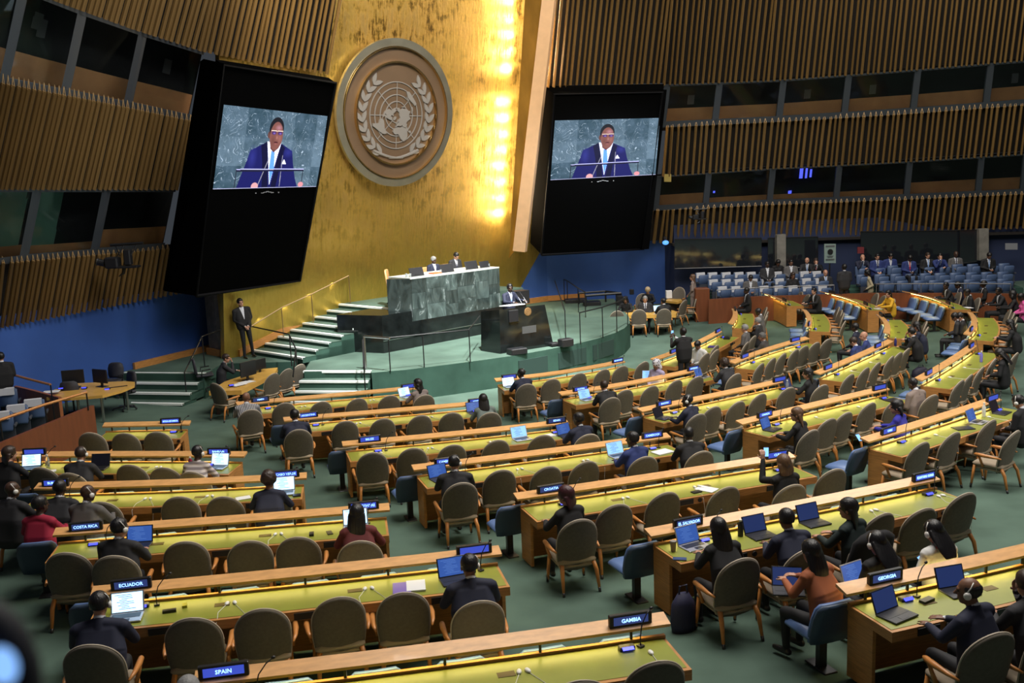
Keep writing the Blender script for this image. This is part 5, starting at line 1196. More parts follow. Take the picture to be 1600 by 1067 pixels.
def hair_mesh(style):
    if style in _HM: return _HM[style]
    pr=[]; 
    if style in('short','curly','afro','long','bob','bun','braids','fringe','scarf','pony','buzz'):
        t={'short':0.010,'buzz':0.005,'curly':0.032,'afro':0.028,'long':0.014,'bob':0.018,'bun':0.010,'braids':0.016,'scarf':0.022,'pony':0.012,'fringe':0.004}[style]
        mb=MB(); mb.ell((0,-0.014,0.028),(0.074+t,0.094+t,0.088+t),None,24,18)
        vs=[]
        for (x,y,z) in mb.v:
            # keep inside the skull over the face and below the hairline
            hl=0.055-0.9*(max(0,-(y-0.035)))*1.3 if style!='fringe' else 0
            facey=(y>0.030 and z<0.075) or (z<-0.035+(0.0 if y<0 else 0.9*y) and style in('short','curly','afro','bun','pony','buzz'))
            if style=='fringe': facey=(z>0.055) or (y>0.02)
            if facey:
                k=0.90; x,y,z=x*k,-0.014+(y+0.014)*k,0.028+(z-0.028)*k
            elif style in('curly','afro'):
                nn=noise.noise(Vector((x,y,z))*38)*0.014; l=math.sqrt(x*x+y*y+z*z)+1e-6; x+=x/l*nn;y+=y/l*nn;z+=z/l*nn
            vs.append((x,y,z))
        mb.v=vs
        if style in('long','bob','braids','scarf'):
            L={'long':0.30,'bob':0.17,'braids':0.27,'scarf':0.15}[style]
            rows=[]
            for k in range(9):
                f_=k/8; z=0.03-L*f_-0.02; w=(0.096 if style=='bob' else 0.090)+t*0.5+0.012*math.sin(f_*3)+(0.02*f_ if style=='scarf' else 0)-0.030*max(0,f_-0.7)/0.3; yb=-0.088-t*0.6-0.015*f_+0.025*f_*f_; yf=0.020-0.075*min(1,f_*1.6) if style!='scarf' else 0.03-0.02*f_
                row=[]
                for a in range(16):
                    th=2*math.pi*a/16; x=w*math.cos(th); y=(yb+yf)/2+(yf-yb)/2*math.sin(th)
                    if style=='braids': x*=1+0.10*math.sin(a*5+k*2); 
                    row.append((x,y,z))
                rows.append(row)
            mb.sweep(rows)
        if style=='bun': mb.ell((0,-0.115,0.05),(0.042,0.038,0.042))
        if style=='pony': mb.tube([(0,-0.10,0.04),(0,-0.15,0.0),(0,-0.15,-0.10),(0,-0.13,-0.20)],[0.022,0.032,0.030,0.010],8)
        me=mb.mesh('raw',[]); o=bpy.data.objects.new('t',me); COL.objects.link(o); m=o.modifiers.new('r','REMESH'); m.mode='VOXEL'; m.voxel_size=0.009; m.use_smooth_shade=True
        m=o.modifiers.new('s','SMOOTH'); m.iterations=1
        dg=bpy.context.evaluated_depsgraph_get(); out=bpy.data.meshes.new_from_object(o.evaluated_get(dg)); bpy.data.objects.remove(o); out.name='hair'; out.materials.clear(); out.materials.append(HAIRC['k'])
        out.polygons.foreach_set('use_smooth',[True]*len(out.polygons)); _HM[style]=out
    return _HM[style]
EYEM=MB()
EYEM.ell((0,0.073,0.010),(0.012,0.010,0.007),nu=8,nv=6)
EYEM=EYEM.mesh('eye',cmat('dark eyes',(0.01,0.008,0.008),0.2),True)
HEADSET=MB(); HEADSET.lathe([(0.012,-0.012),(0.030,-0.010),(0.032,0.008),(0.012,0.014)],(0.088,0,-0.01),12,Matrix.Rotation(math.pi/2,3,'Y').to_3x3())
HEADSET.tube([(0.088,0,0.02),(0.086,-0.03,0.06),(0.06,-0.05,0.10)],0.005,5); HEADSET=HEADSET.mesh('headset',WHITE,True)
def person(mw,ps,hair,hc,top,skin,label,fem=False,near=False,ear=0,tie='n',eyes=True,bottom=None,group=None,scale=1.0):
    me,HM,J=body_mesh(ps,fem,near)
    root=empty('person',mw@Matrix.Scale(scale,4)); tag(root,label,'person',group)
    b=link('body',me,root); tm=STRIPE if top=='stripe' else PLAID if top=='plaid' else cmat(top+' cloth',TOPS[top],0.8)
    for i,m in enumerate([SKINS[skin],tm,bottom or PANTS,SHOES,SHIRT if not fem else tm,TIES[tie]]):
        b.material_slots[i].link='OBJECT'; b.material_slots[i].material=m
    if hair!='bald':
        h=link('hair',hair_mesh(hair),root,HM); h.material_slots[0].link='OBJECT'; h.material_slots[0].material=HAIRC[hc]
    if eyes:
        for s_ in (-1,1): link('eye',EYEM,root,HM@Matrix.Translation((0.031*s_,0,0)))
    if ear: link('headset',HEADSET,root,HM@(Matrix.Scale(-1,4,(1,0,0)) if ear<0 else Matrix.Identity(4)))
    return root
def HJ(ps): return Vector(POSES[ps]['head'])
def seat_at(d,px,py,ps,u=None,turn=0.0):
    """seated person whose head top shows at (px,py), facing desk d"""
    hj=HJ(ps); htop=hj.z+0.12
    if u is None:
        p=Vector(Pf(px,py,htop)); s_=s_at_px(d,px,0.3,htop); q,n,t=d_at(d,s_); u=min(max((p-q).dot(n),0.16),0.55)
    s_=s_at_px(d,px,u,htop); q,n,t=d_at(d,s_); a=face(n)+turn; hp=q+n*u
    off=Matrix.Rotation(a,3,'Z')@Vector((hj.x,hj.y,0)); o=hp-off
    return place(o.x,o.y,g(o.x,o.y),a)
def free_at(px,py,ps,ang,z=None,scale=1.0,Y=None):
    """person whose head top shows at (px,py); z = height of what they stand on, else the floor"""
    hj=HJ(ps)*scale; htop=hj.z+0.12*scale
    if Y is not None: p=Vector(Py(px,py,Y)); zz=p.z-htop
    elif z is None: p=Vector(Pf(px,py,htop)); zz=None
    else: p=Vector(Pz(px,py,z+htop)); zz=z
    off=Matrix.Rotation(ang,3,'Z')@Vector((hj.x,hj.y,0)); o=p-off
    return place(o.x,o.y,g(o.x,o.y) if zz is None else zz,ang)
# (desk, head-top x, y, pose, hair, colour, top, skin, options, label)
PEOPLE=[
('A2',14,697,'turnr','bob','b','black','l',dict(fem=True),'woman with brown bobbed hair in black at far left, before a bright laptop'),
('A2',123,704,'desk','short','b','char','l',dict(ear=1),'man with brown hair in dark suit between two chairs, beside a black laptop'),
('A2',312,692,'type','short','k','stripe','d',dict(fem=True,ear=1),'person in grey and white striped knit working on a white laptop'),
('A3',18,768,'turnr','bald','k','char','d',dict(ear=1,u=0.6),'bald man with white headset at the left end of the BURUNDI desk'),
('A3',92,765,'desk','short','k','char','d',dict(),'man with short black hair right under the BURUNDI sign'),
('A3',136,785,'turnr','bald','k','grey','d',dict(ear=1,u=0.9),'bald man in dark grey suit holding an earpiece, above the COSTA RICA sign'),
('A3',419,738,'type','curly','b','navy','m',dict(fem=True),'person with curly dark hair in navy under the CABO VERDE sign'),
('A4',187,808,'turnr','short','k','char','l',dict(ear=1),'dark haired man in dark suit stretching an arm, COSTA RICA desk'),
('A4',557,790,'type','long','k','maroon','l',dict(fem=True,near=True),'woman with long black hair in maroon jacket before a white laptop'),
('A5',151,930,'desk','short','k','navy','l',dict(near=True,ear=1),'dark haired man in navy suit facing the bright ECUADOR laptop'),
('A5',723,848,'desk','short','k','navy','m',dict(near=True,ear=1),'broad man in navy suit at the right end of the ECUADOR desk'),
('A6',292,1054,'desk','short','g','black','l',dict(near=True),'grey haired head just above the picture bottom beside the SPAIN sign'),
('B0',388,623,'turnr','bald','k','plaid','m',dict(),'bald man in black and white plaid shirt beside the YEMEN sign'),
('B0',652,594,'turnl','braids','k','pattern','d',dict(fem=True),'woman with long braids in patterned blouse before the dais wall'),
('B1',460,652,'desk','short','k','navy','m',dict(ear=1),'man in navy suit with short black hair, ARGENTINA desk'),
('B1',756,617,'type','long','k','teal','l',dict(fem=True),'woman with long black hair in pale teal top, ARGENTINA desk right end'),
('B2',903,656,'turnl','short','k','navy','d',dict(),'man in navy suit leaning left at the BENIN sign'),
('B3',706,708,'turnr','short','k','char','l',dict(ear=1),'man with black hair in dark suit at the left end of the CAMEROON desk'),
('B3',992,676,'turnl','short','k','blue','d',dict(),'man in dark blue suit typing on a white laptop, CAMEROON desk'),
('B3',1078,684,'chin','short','k','black','d',dict(),'man in black resting a hand at his face under the CAMEROON sign'),
('B4',883,780,'turnl','bob','r','black','l',dict(fem=True),'woman with dark red hair in black at the CROATIA sign'),
('B4',1219,708,'phone','bob','l','black','p',dict(fem=True,near=True),'woman with light brown bob in black raising a phone, CROATIA desk'),
('B5',1122,810,'type','long','k','black','l',dict(fem=True,near=True),'woman with long black hair in black under the EL SALVADOR sign'),
('B5',1236,798,'type','short','k','navy','m',dict(near=True),'man in navy suit typing, second seat of the EL SALVADOR desk'),
('B5',1318,776,'turnl','long','k','dgreen','l',dict(fem=True,near=True),'woman with long black hair in dark green reaching to a laptop'),
('B6',1492,915,'turnl','fringe','k','navy','m',dict(near=True,ear=-1,u=0.25),'balding man in navy suit with white headset, GEORGIA laptop'),
('B6',1566,868,'chin','short','b','char','l',dict(near=True,u=0.15),'brown haired man in charcoal suit with hand at mouth, right of GEORGIA desk'),
('C0',815,576,'turnl','buzz','k','navy','d',dict(ear=1),'bald man in navy suit at left end of desk hugging the dais'),
('C1',946,596,'type','short','b','black','l',dict(),'brown haired man in black typing on a pale laptop, second row past the dais'),
('C1',1128,560,'chin','curly','b','char','l',dict(),'man with wavy brown hair, hand on face, right end of desk before the photographer'),
('C2',1062,614,'turnl','buzz','k','navy','d',dict(ear=-1),'broad man in navy with white headset under the BHUTAN sign'),
('C2',1262,575,'turnl','long','k','black','l',dict(fem=True),'woman with black hair in black jacket, right end of the BHUTAN desk'),
('C3',1258,638,'turnl','long','l','black','l',dict(fem=True,near=True),'woman with long brown hair in black before the CANADA laptop'),
('C3',1429,584,'lapdown','buzz','k','taupe','d',dict(near=True,u=0.45),'man in taupe suit bending forward, right end of the CANADA desk'),
('C4',1592,624,'lapdown','short','k','black','l',dict(ear=-1,near=True,u=0.35),'man in black with headset looking down, right end of the CHILE desk'),
('D1',1165,514,'lap','short','g','grey','l',dict(tie='k'),'man with greying temples in grey suit, first in the row of men'),
('D1',1184,500,'lap','short','g','char','l',dict(tie='k'),'grey haired man in dark suit behind the man with greying temples'),
]
_used=set()
def occupy(dk,mw):
    o=mw.translation; best=None
    for k,v in CHPOS.items():
        if k[0]==dk and v[4] and k not in _used:
            dd=(v[0]-o).length
            if best is None or dd<best[0]: best=(dd,k)
    if best is None or best[0]>0.9: return mw
    _used.add(best[1]); c,n,q,t,_,r=CHPOS[best[1]]
    s_o=(o-q).dot(t); s_c=(c-q).dot(t); sc=s_c+min(max(s_o-s_c,-0.14),0.14)   # slide chair a little towards the sitter
    u_c=max((c-q).dot(n),0.30); c2=q+n*u_c+t*sc; r.location=(c2.x,c2.y,g(c2.x,c2.y))
    p=q+n*(u_c+0.02)+t*(sc+min(max(s_o-sc,-0.10),0.10)); m=mw.copy(); m.translation=(p.x,p.y,g(p.x,p.y)); return m
for (dk,px,py,ps,hr,hc,tp,sk,op,lab) in PEOPLE:
    op=dict(op); u=op.pop('u',None); turn=op.pop('turn',0.0)
    person(occupy(dk,seat_at(DK[dk],px,py,ps,u,turn)),ps,hr,hc,tp,sk,lab,**op)
# people in the blue seats in front of desks (face the rostrum, backs to the desk panel)
def bluep(dk,px,py,ps,*a,turn=0.0,u=None,**k):
    d=DK[dk]; hj=HJ(ps); u=-(d.D+0.30)-hj.y*math.cos(turn) if u is None else u-hj.y; s_=s_at_px(d,px,u,hj.z+0.12); s_=d.seat0+0.78*max(0,round((s_-d.seat0)/0.78)); q,n,t=d_at(d,s_); hp=q+n*u; an=face(n)+turn
    o=hp-Matrix.Rotation(an,3,'Z')@Vector((hj.x,hj.y,0)); return person(place(o.x,o.y,g(o.x,o.y),an),ps,*a,**k)
bluep('A4',50,795,'turnr','short','k','red','d','person in crimson red jacket in the blue seat left of the COSTA RICA sign',fem=True,near=True)
bluep('B6',1278,862,'type','long','k','brown','l','woman in rust brown jacket in the blue seat left of the GEORGIA desk',fem=True,near=True,turn=0.25)
bluep('B6',1403,860,'lapdown','long','k','black','l','woman with dark hair and headset behind the GEORGIA sign',fem=True,near=True,ear=-1)
wp=bluep('B6',1494,828,'lapdown','long','k','white','l','woman with long black hair in white top with red scarf, looking at a phone',fem=True,near=True,ear=-1)
nk_=Vector(POSES['lapdown']['neck']); sc_m=MB(); sc_m.tube([(nk_.x+0.075*math.cos(a),nk_.y+0.07*math.sin(a),nk_.z-0.02-0.03*math.sin(a)) for a in [2*math.pi*k/14 for k in range(15)]],0.022,8,False); sc_m.tube([(nk_.x-0.04,nk_.y+0.08,nk_.z-0.05),(nk_.x-0.05,nk_.y+0.11,nk_.z-0.18),(nk_.x-0.05,nk_.y+0.12,nk_.z-0.30)],[0.02,0.025,0.02],6)
link('scarf',sc_m.mesh('scarf',mat('red scarf',(0.45,0.01,0.03),0.7),True),wp)
bluep('C4',1383,644,'turnl','bob','k','royal','l','woman in royal blue holding a phone behind the CHILE sign',fem=True,near=True)
bluep('D3',1338,516,'lapdown','short','b','blue','l','man in bright navy suit with bowed head in the seats before the third right desk')
bluep('D3',1353,509,'turnl','bald','k','blue','l','bald man in navy suit beside the man with bowed head')
bluep('D2',1183,521,'turnl','short','k','char','m','dark haired man in grey blue suit in the seats before the second right desk')
bluep('D2',1198,518,'turnl','short','g','grey','l','grey haired man in light shirt beside the dark haired man, second right desk')
person(free_at(1025,561,'lap',2.3),'lap','scarf','s','lilac','m','woman in lilac with black and white headscarf before the photographer',fem=True)
person(free_at(1090,532,'lapdown',2.2),'lapdown','short','k','white','m','person in white shirt bending behind the standing photographer')
pp=free_at(1067,511,'photo',0.35,scale=1.02); person(pp,'photo','short','k','black','d','man in black suit standing and filming with a phone',near=True,scale=1.02)
ph=pp@Matrix.Translation((-0.07,0.52,1.60)); tag(link('phone',MB().rbox((0,0,0),(0.08,0.01,0.15),0.004).mesh('phone',BLACK),None,ph),'phone held up by the standing man in black','phone'); link('phone_screen',MB().box((0,-0.007,0),(0.07,0.002,0.135)).mesh('phone_screen',glow('phone screen',(0.2,0.45,1.0),2.0)),bpy.data.objects['phone'])
PHS=bpy.data.meshes['phone_screen']; PHB=bpy.data.meshes['phone']
def phone(mw,lab):
    r=link('phone',PHB,None,mw); tag(r,lab,'phone'); link('phone_screen',PHS,r); return r
# stage people
person(Matrix.Translation((0.25,-0.25,0))@free_at(374,463,'stand',-2.5,z=DZ,scale=1.07)@Matrix.Rotation(0.10,4,'Y'),'stand','short','k','black','l','security man in black suit leaning against the gold wall',tie='n',scale=1.07,near=True)
sp_=Matrix.Translation((0.05,-0.12,0.04))@free_at(794,444,'lectern',-2.36,z=0.97,scale=1.05); person(sp_,'lectern','short','k','navy','d','speaker in navy suit and blue tie standing at the lectern',tie='b',near=True,scale=1.05)
person(place(*rp_(3.38,-1.40,2.23)[:3],ra+math.pi),'lap','short','g','navy','d','grey haired chairman in navy suit seated at the marble rostrum',tie='n',near=True)
person(place(*rp_(4.33,-1.40,2.33)[:3],ra+math.pi),'lapdown','short','k','char','l','dark haired official in grey suit seated at the marble rostrum',tie='k',near=True)
OC=mat('tan leather',(0.55,0.30,0.12),0.45); OFB=mat('tan chair edge',(0.03,0.02,0.015),0.5)
def office_chair(mw,lab,m,group,high=0.5):
    r=empty('office_chair',mw); tag(r,lab,'chair',group)
    mb=MB(); mb.sweep([[(-w,-0.24-0.12*(z-0.5),z),(0,-0.27-0.12*(z-0.5),z),(w,-0.24-0.12*(z-0.5),z),(w,-0.19-0.12*(z-0.5),z),(0,-0.215-0.12*(z-0.5),z),(-w,-0.19-0.12*(z-0.5),z)] for z,w in ((0.52,0.19),(0.6,0.225),(0.8,0.235),(0.5+high,0.20),(0.54+high,0.13))]); link('backrest',mb.mesh('backrest',m,True),r)
    link('seat',MB().rbox((0,0,0.47),(0.5,0.48,0.08),0.03).mesh('seat',m),r); link('gas_post',MB().tube([(0,0,0.08),(0,0,0.43)],0.025,8).mesh('gas_post',METALD),r)
    mb=MB()
    for k in range(5):
        a=k*2*math.pi/5; mb.tube([(0,0,0.10),(0.30*math.cos(a),0.30*math.sin(a),0.06)],[0.025,0.015],6); mb.ell((0.30*math.cos(a),0.30*math.sin(a),0.03),(0.03,0.03,0.03),nu=8,nv=6)
    link('star_base',mb.mesh('star_base',METALD),r)
    for s in (-1,1):
        link('armrest',MB().tube([(0.26*s,-0.1,0.46),(0.29*s,-0.08,0.64),(0.29*s,0.16,0.66)],0.018,6).mesh('armrest',METALD),r)
    return r
office_chair(place(*rp_(1.75,-1.45,2.16)[:3],ra+math.pi+0.7),'empty tan leather chair at the left end of the rostrum',OC,'tan rostrum chairs',0.6)
office_chair(place(*rp_(3.30,-1.52,2.22)[:3],ra+math.pi),'tan leather chair behind the grey haired chairman',OC,'tan rostrum chairs',0.45)
office_chair(place(*rp_(4.25,-1.52,2.25)[:3],ra+math.pi),'tan leather chair behind the dark haired official',OC,'tan rostrum chairs',0.45)
# ================= GALLERY, SIDE TABLES, SMALL THINGS =================
CPAP=mat('white headrest cover',(0.55,0.56,0.60),0.8)
AUDB=mat('blue auditorium seat',(0.060,0.10,0.20),0.5)
AUDS=mat('grey seat shell',(0.045,0.05,0.065),0.5)
def aseat_proto(cover):
    pr=P(); mb=MB(); mb.sweep([[(-w,-0.20-0.10*z,z),(w,-0.20-0.10*z,z),(w*0.96,-0.11-0.10*z,z),(-w*0.96,-0.11-0.10*z,z)] for z,w in ((0.40,0.21),(0.45,0.225),(0.78,0.225),(0.83,0.215),(0.86,0.19))]); pr.add('backrest',mb.mesh('backrest',AUDB,True))
    pr.add('seat',MB().rbox((0,0.05,0.60),(0.42,0.10,0.40),0.03,Matrix.Rotation(-0.15,3,'X')).mesh('seat',AUDB,True))
    pr.add('seat_base',MB().box((0,0.10,0.22),(0.43,0.06,0.40)).mesh('seat_base',AUDS))
    for s in(-1,1): pr.add('armrest',MB().rbox((0.25*s,-0.02,0.50),(0.05,0.34,0.06),0.012).mesh('armrest',AUDS))
    if cover: pr.add('headrest_cover',MB().sweep([[(-0.19,-0.105-0.10*z,z),(0.19,-0.105-0.10*z,z),(0.19,-0.098-0.10*z,z),(-0.19,-0.098-0.10*z,z)] for z in (0.66,0.86)]+[[(-0.19,-0.30,0.87),(0.19,-0.30,0.87),(0.19,-0.19,0.878),(-0.19,-0.19,0.878)]]+[[(-0.19,-0.315,0.70),(0.19,-0.315,0.70),(0.19,-0.30,0.70),(-0.19,-0.30,0.70)]]).mesh('headrest_cover',CPAP))
    return pr
ASC=aseat_proto(True); ASN=aseat_proto(False)
GR=[ (1.72,[1383,1410,1436,1460,1484,1515,1541,1567],437,'front'),(1.90,[1347,1375,1400,1423,1446,1469,1493,1518,1542,1567],426,'middle'),(2.15,[1345,1370,1395,1420,1446,1470,1496,1520,1545,1569],413,'back')]
GLF=[(1.60,[1130,1151,1173,1195,1218,1240,1262,1286],447,'front'),(1.80,[1116,1136,1156,1178,1198,1219,1240,1261,1282],436,'middle'),(2.00,[1096,1115,1136,1156,1175,1196,1216,1236,1258,1277],425,'back')]
NUM=ORD+['ninth','tenth']
for sec,rows,ang,cv in (('right',GR,-math.pi+0.12,ASN),('left',GLF,-math.pi+0.28,ASC)):
    for zt,xs,py,nm in rows:
        pts=[]
        for i,px in enumerate(xs):
            yy=py+((1480-px)*0.02 if sec=='right' else (1190-px)*0.012)
            p=Pz(px,yy,zt); pts.append(p)
            r=empty('gallery_seat',place(p[0],p[1]-0.28,zt-0.86,ang)); tag(r,'blue seat%s, %s from left, %s row, %s gallery'%(' with white cover' if cv is ASC else '',NUM[i],nm,sec),'seat','blue gallery seats'); cv.put(r)
        a=Vector(pts[0]); b=Vector(pts[-1]); e=(b-a).normalized(); a-=e*0.5; b+=e*0.5; nn=Vector((e.y,-e.x,0))
        if nn.y>0: nn=-nn
        q0=a+nn*0.75; q1=b+nn*0.75; q2=b-nn*1.2; q3=a-nn*1.2
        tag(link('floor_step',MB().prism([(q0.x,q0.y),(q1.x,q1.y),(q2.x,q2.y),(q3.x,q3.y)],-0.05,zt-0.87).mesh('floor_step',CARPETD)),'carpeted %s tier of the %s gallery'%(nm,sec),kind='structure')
# curved wooden counter wall and rail before the gallery
cwp=[(1107,468),(1160,464),(1220,462),(1290,460),(1360,458),(1430,458),(1500,458),(1570,459),(1640,461)]
pts=[Pf(x,y,0.95) for x,y in cwp]; rows=[]
for i,p in enumerate(pts):
    a=Vector(pts[max(i-1,0)]); b=Vector(pts[min(i+1,len(pts)-1)]); t=(b-a).normalized(); nn=Vector((-t.y,t.x,0))*0.12
    rows.append([(p[0],p[1],0.0),(p[0]+nn.x,p[1]+nn.y,0.0),(p[0]+nn.x,p[1]+nn.y,p[2]),(p[0],p[1],p[2])])
REDW=mat('red mahogany wall',(0.17,0.050,0.018),0.45,var=0.15,scale=3,stretch=(3,3,0.5))
tag(link('trim_10',MB().sweep(rows).mesh('counter_wall',REDW)),'curved reddish wooden counter wall before the gallery',kind='structure')
GRAIL=mat('grey rail',(0.20,0.20,0.21),0.4,0.6)
for xs,lab in (([1120,1180,1250,1304],'grey guard rail before the left gallery seats'),([1370,1440,1510,1580],'grey guard rail before the right gallery seats')):
    tp=[Vector(Pf(x,y,0.95)) for x,y in zip(xs,np.interp(xs,[c[0] for c in cwp],[c[1] for c in cwp]))]
    root=empty('guard_rail'); tag(root,lab,'guard rail')
    link('top_rail',MB().tube([p+Vector((0,0.05,0.33)) for p in tp],0.02,6).mesh('top_rail',GRAIL),root)
    for p in tp: link('post',MB().tube([p+Vector((0,0.05,-0.02)),p+Vector((0,0.05,0.33))],0.014,5).mesh('post',GRAIL),root)
c=Pf(1106,466,0.95)
tag(link('wooden_stand',MB().rbox((c[0]-0.15,c[1]+0.5,0.85),(0.55,0.5,1.5),0.02).mesh('wooden_stand',REDW)),'reddish wooden stand at the left end of the gallery counter','stand')
a0=Vector(Pf(1306,459,0.95)); 
for k in range(4):
    p=Vector((a0.x+0.45,a0.y+0.45+0.38*k,0)); z=0.55+0.2*k
    s_=tag(link('aisle_step',MB().box((p.x,p.y,z/2),(0.85,0.38,z)).mesh('aisle_step',CARPET)),'carpeted aisle step between the galleries',kind='structure')
    link('step_nosing',MB().box((p.x,p.y-0.17,z+0.004),(0.85,0.06,0.012)).mesh('step_nosing',NOSE),s_)
for k in range(3):
    p=Vector(Pf(1592,462,0.6)); z=0.8+0.22*k
    s_=tag(link('aisle_step',MB().box((p.x+0.2,p.y+0.3+0.38*k,z/2),(0.8,0.38,z)).mesh('aisle_step',CARPET)),'carpeted aisle step at the far right',kind='structure')
    link('step_nosing',MB().box((p.x+0.2,p.y+0.13+0.38*k,z+0.004),(0.8,0.06,0.012)).mesh('step_nosing',NOSE),s_)
# people of the gallery
def gp_(px,py,z,ps,*a,ang=-math.pi,**k): person(free_at(px,py,ps,ang,z=z),ps,*a,**k)
for (px,py,ps,hr,hc,tp,sk,tie,lab) in [
 (1348,397,'chin','bald','k','navy','l','b','bald man in navy suit holding a hand to his ear, leftmost, right gallery back row'),
 (1371,396,'lap','short','k','blue','l','k','man in bright navy suit and white shirt, second in the right gallery back row'),
 (1392,395,'lapdown','short','k','blue','l','n','man in blue suit with white shirt, third in the right gallery back row'),
 (1422,398,'lapdown','short','k','blue','d','r','man in blue suit with red tie in the right gallery back row'),
 (1450,394,'lap','short','b','black','l','b','man in black suit with pale blue tie in the right gallery back row'),
 (1469,395,'chin','short','k','blue','l','b','man in blue suit touching his chin in the right gallery back row'),
 (1494,392,'lap','bald','k','grey','d','k','bald man in grey suit in the right gallery back row'),
 (1546,394,'lapdown','short','k','black','m','b','man in black suit seated apart near the right end of the gallery')]:
    gp_(px,py,1.29,ps,hr,hc,tp,sk,lab,tie=tie)
for (px,py,z,ps,hr,hc,tp,sk,tie,fem,lab) in [
 (1199,408,1.14,'lap','short','k','char','d','n',False,'man in black suit at the pier in the left gallery back row'),
 (1216,405,1.14,'lapdown','long','k','black','m','n',True,'woman in black in the left gallery back row'),
 (1236,405,1.14,'lap','short','k','grey','m','n',False,'man in pale grey jacket in the left gallery back row'),
 (1261,402,1.14,'turnr','bald','k','char','l','b',False,'bald man in dark suit turned to his neighbour with coral tie'),
 (1275,403,1.14,'chin','short','b','black','l','p',False,'man in black suit and coral tie in the left gallery back row'),
 (1173,429,0.74,'lapdown','short','k','grey','m','n',False,'man in grey check jacket in the left gallery front row'),
 (1239,425,0.74,'lap','long','b','black','m','n',True,'woman with long brown hair in the left gallery front row'),
 (1290,421,0.78,'lap','bald','k','char','l','b',False,'bald elderly man in dark suit leaning back at the aisle')]:
    gp_(px,py,z,ps,hr,hc,tp,sk,lab,tie=tie,fem=fem)
# standing figures around the gallery
person(free_at(1082,428,'stand',1.2,z=0.35,scale=1.0),'stand','long','l','taupe','l','woman in taupe dress standing beside the gallery stand',fem=True,bottom=cmat('taupe cloth',TOPS['taupe']))
person(free_at(1355,421,'walk',1.35,z=0.35,scale=1.0),'walk','bob','k','beige','d','person in beige coat walking with a pale bag before the right gallery',fem=True,bottom=cmat('beige cloth',TOPS['beige']))
person(free_at(1319,412,'stand',0.1,z=0.75,scale=1.0),'stand','short','k','char','d','man in dark suit standing on the aisle steps with his back turned')
# people at the far desks
for (dk,px,py,ps,hr,hc,tp,sk,op,lab) in [
 ('E1',1185,471,'lapdown','short','k','grey','d',{},'man in grey suit behind the first end-on far desk'),
 ('E1',1198,470,'lap','short','k','black','d',{},'man in black suit behind the first end-on far desk'),
 ('E2',1317,488,'turnl','short','k','black','l',{},'man in black suit writing at the second end-on far desk'),
 ('E2',1203,471,'lap','short','k','navy','d',dict(u=1.0),'man in navy suit seen from behind between the far desks'),
 ('E3',1424,486,'chin','short','k','black','l',{},'man covering his face at the third end-on far desk'),
 ('E3',1432,494,'type','long','k','navy','l',dict(fem=True),'woman with dark hair in navy jacket at the third end-on far desk'),
 ('E4',1578,500,'type','long','k','black','l',dict(fem=True),'woman in black writing at the fourth end-on far desk'),
 ('F2',1388,458,'turnl','long','k','yellow','l',dict(fem=True),'woman in bright yellow cardigan at the desk before the gallery'),
 ('D4',1563,529,'lapdown','long','k','black','l',dict(fem=True,ear=1,u=0.5),'woman in black leather jacket with headset, right end of right block'),
]:
    op=dict(op); u=op.pop('u',None); person(seat_at(DK[dk],px,py,ps,u,0),ps,hr,hc,tp,sk,lab,**op)
bluep('E4',1500,491,'lapdown','short','k','black','l','man in black suit looking at his phone in the far blue seats')
bluep('E4',1492,482,'lapdown','short','k','char','m','dark haired man behind the man looking at his phone',u=-1.05)
for (px,py,ps,hr,tp,sk,fem,lab) in [(1478,441,'turnl','short','black','d',False,'man in black suit leaning over the third gallery desk'),(1497,440,'lapdown','short','navy','d',False,'man in navy suit with white headset by the gallery rail'),
 (1512,451,'lapdown','buzz','black','d',False,'man in black with white headset turned away by the gallery rail'),(1537,438,'lap','short','black','d',False,'large man in black suit before the gallery rail'),
 (1560,449,'turnl','short','black','d',False,'man in black suit turned left at the far right'),(1582,454,'turnr','scarf' ,'black','d',True,'woman in black with dark headscarf at the far right'),(1596,458,'lapdown','short','pink','d',True,'person in bright pink top at the right picture edge')]:
    m_=free_at(px,py,ps,1.3); person(m_,ps,hr,'k',tp,sk,lab,fem=fem,ear=1 if 'headset' in lab else 0)
# extra chair backs around them
# ---- notice board, cameras, boxes
q=[Py(1288,411,38.3),Py(1306,411,38.3),Py(1306,381,38.3),Py(1288,381,38.3)]
nb=empty('notice_board'); tag(nb,'pale notice board with round emblem on a stand behind the gallery','notice board'); link('panel',quadslab(q,0.04,mat('pale notice panel',(0.20,0.27,0.25),0.7),'panel',(0,1,0)),nb)
c=(Vector(q[0])+Vector(q[2]))/2; link('round_mark',MB().lathe([(0.11,0),(0.11,0.01)],(0,0,0),16).mesh('round_mark',BLACK),nb,Matrix.Translation(c+Vector((0,-0.02,0.07)))@RX)
mb=MB()
for i,(dz,w) in enumerate([(0.30,0.36),(-0.10,0.26),(-0.14,0.2),(-0.22,0.34),(-0.25,0.34)]): mb.box(c+Vector((0,-0.015,dz)),(w,0.01,0.015 if i else 0.05))
link('printed_lines',mb.mesh('printed_lines',NOTICE),nb)['kind']='stuff'
link('stand_pole',MB().tube([c+Vector((0,0.03,-0.3)),c+Vector((0,0.03,-1.6))],0.03,6).mesh('stand_pole',METALD),nb)
q=[Py(1571,390,38.2),Py(1590,390,38.2),Py(1590,380,38.2),Py(1571,380,38.2)]; tag(link('wall_plate',quadslab(q,0.03,mat('light grey plate',(0.22,0.23,0.25),0.6),'wall_plate',(0,1,0))),'light grey plate with dark square on the navy wall','wall plate')
q=[Py(1340,396,38.5),Py(1350,396,38.5),Py(1350,386,38.5),Py(1340,386,38.5)]; tag(link('exit_sign',quadslab(q,0.05,mat('dark red sign',(0.16,0.02,0.025),0.6),'exit_sign',(0,1,0))),'small dark red sign above the right gallery','sign')
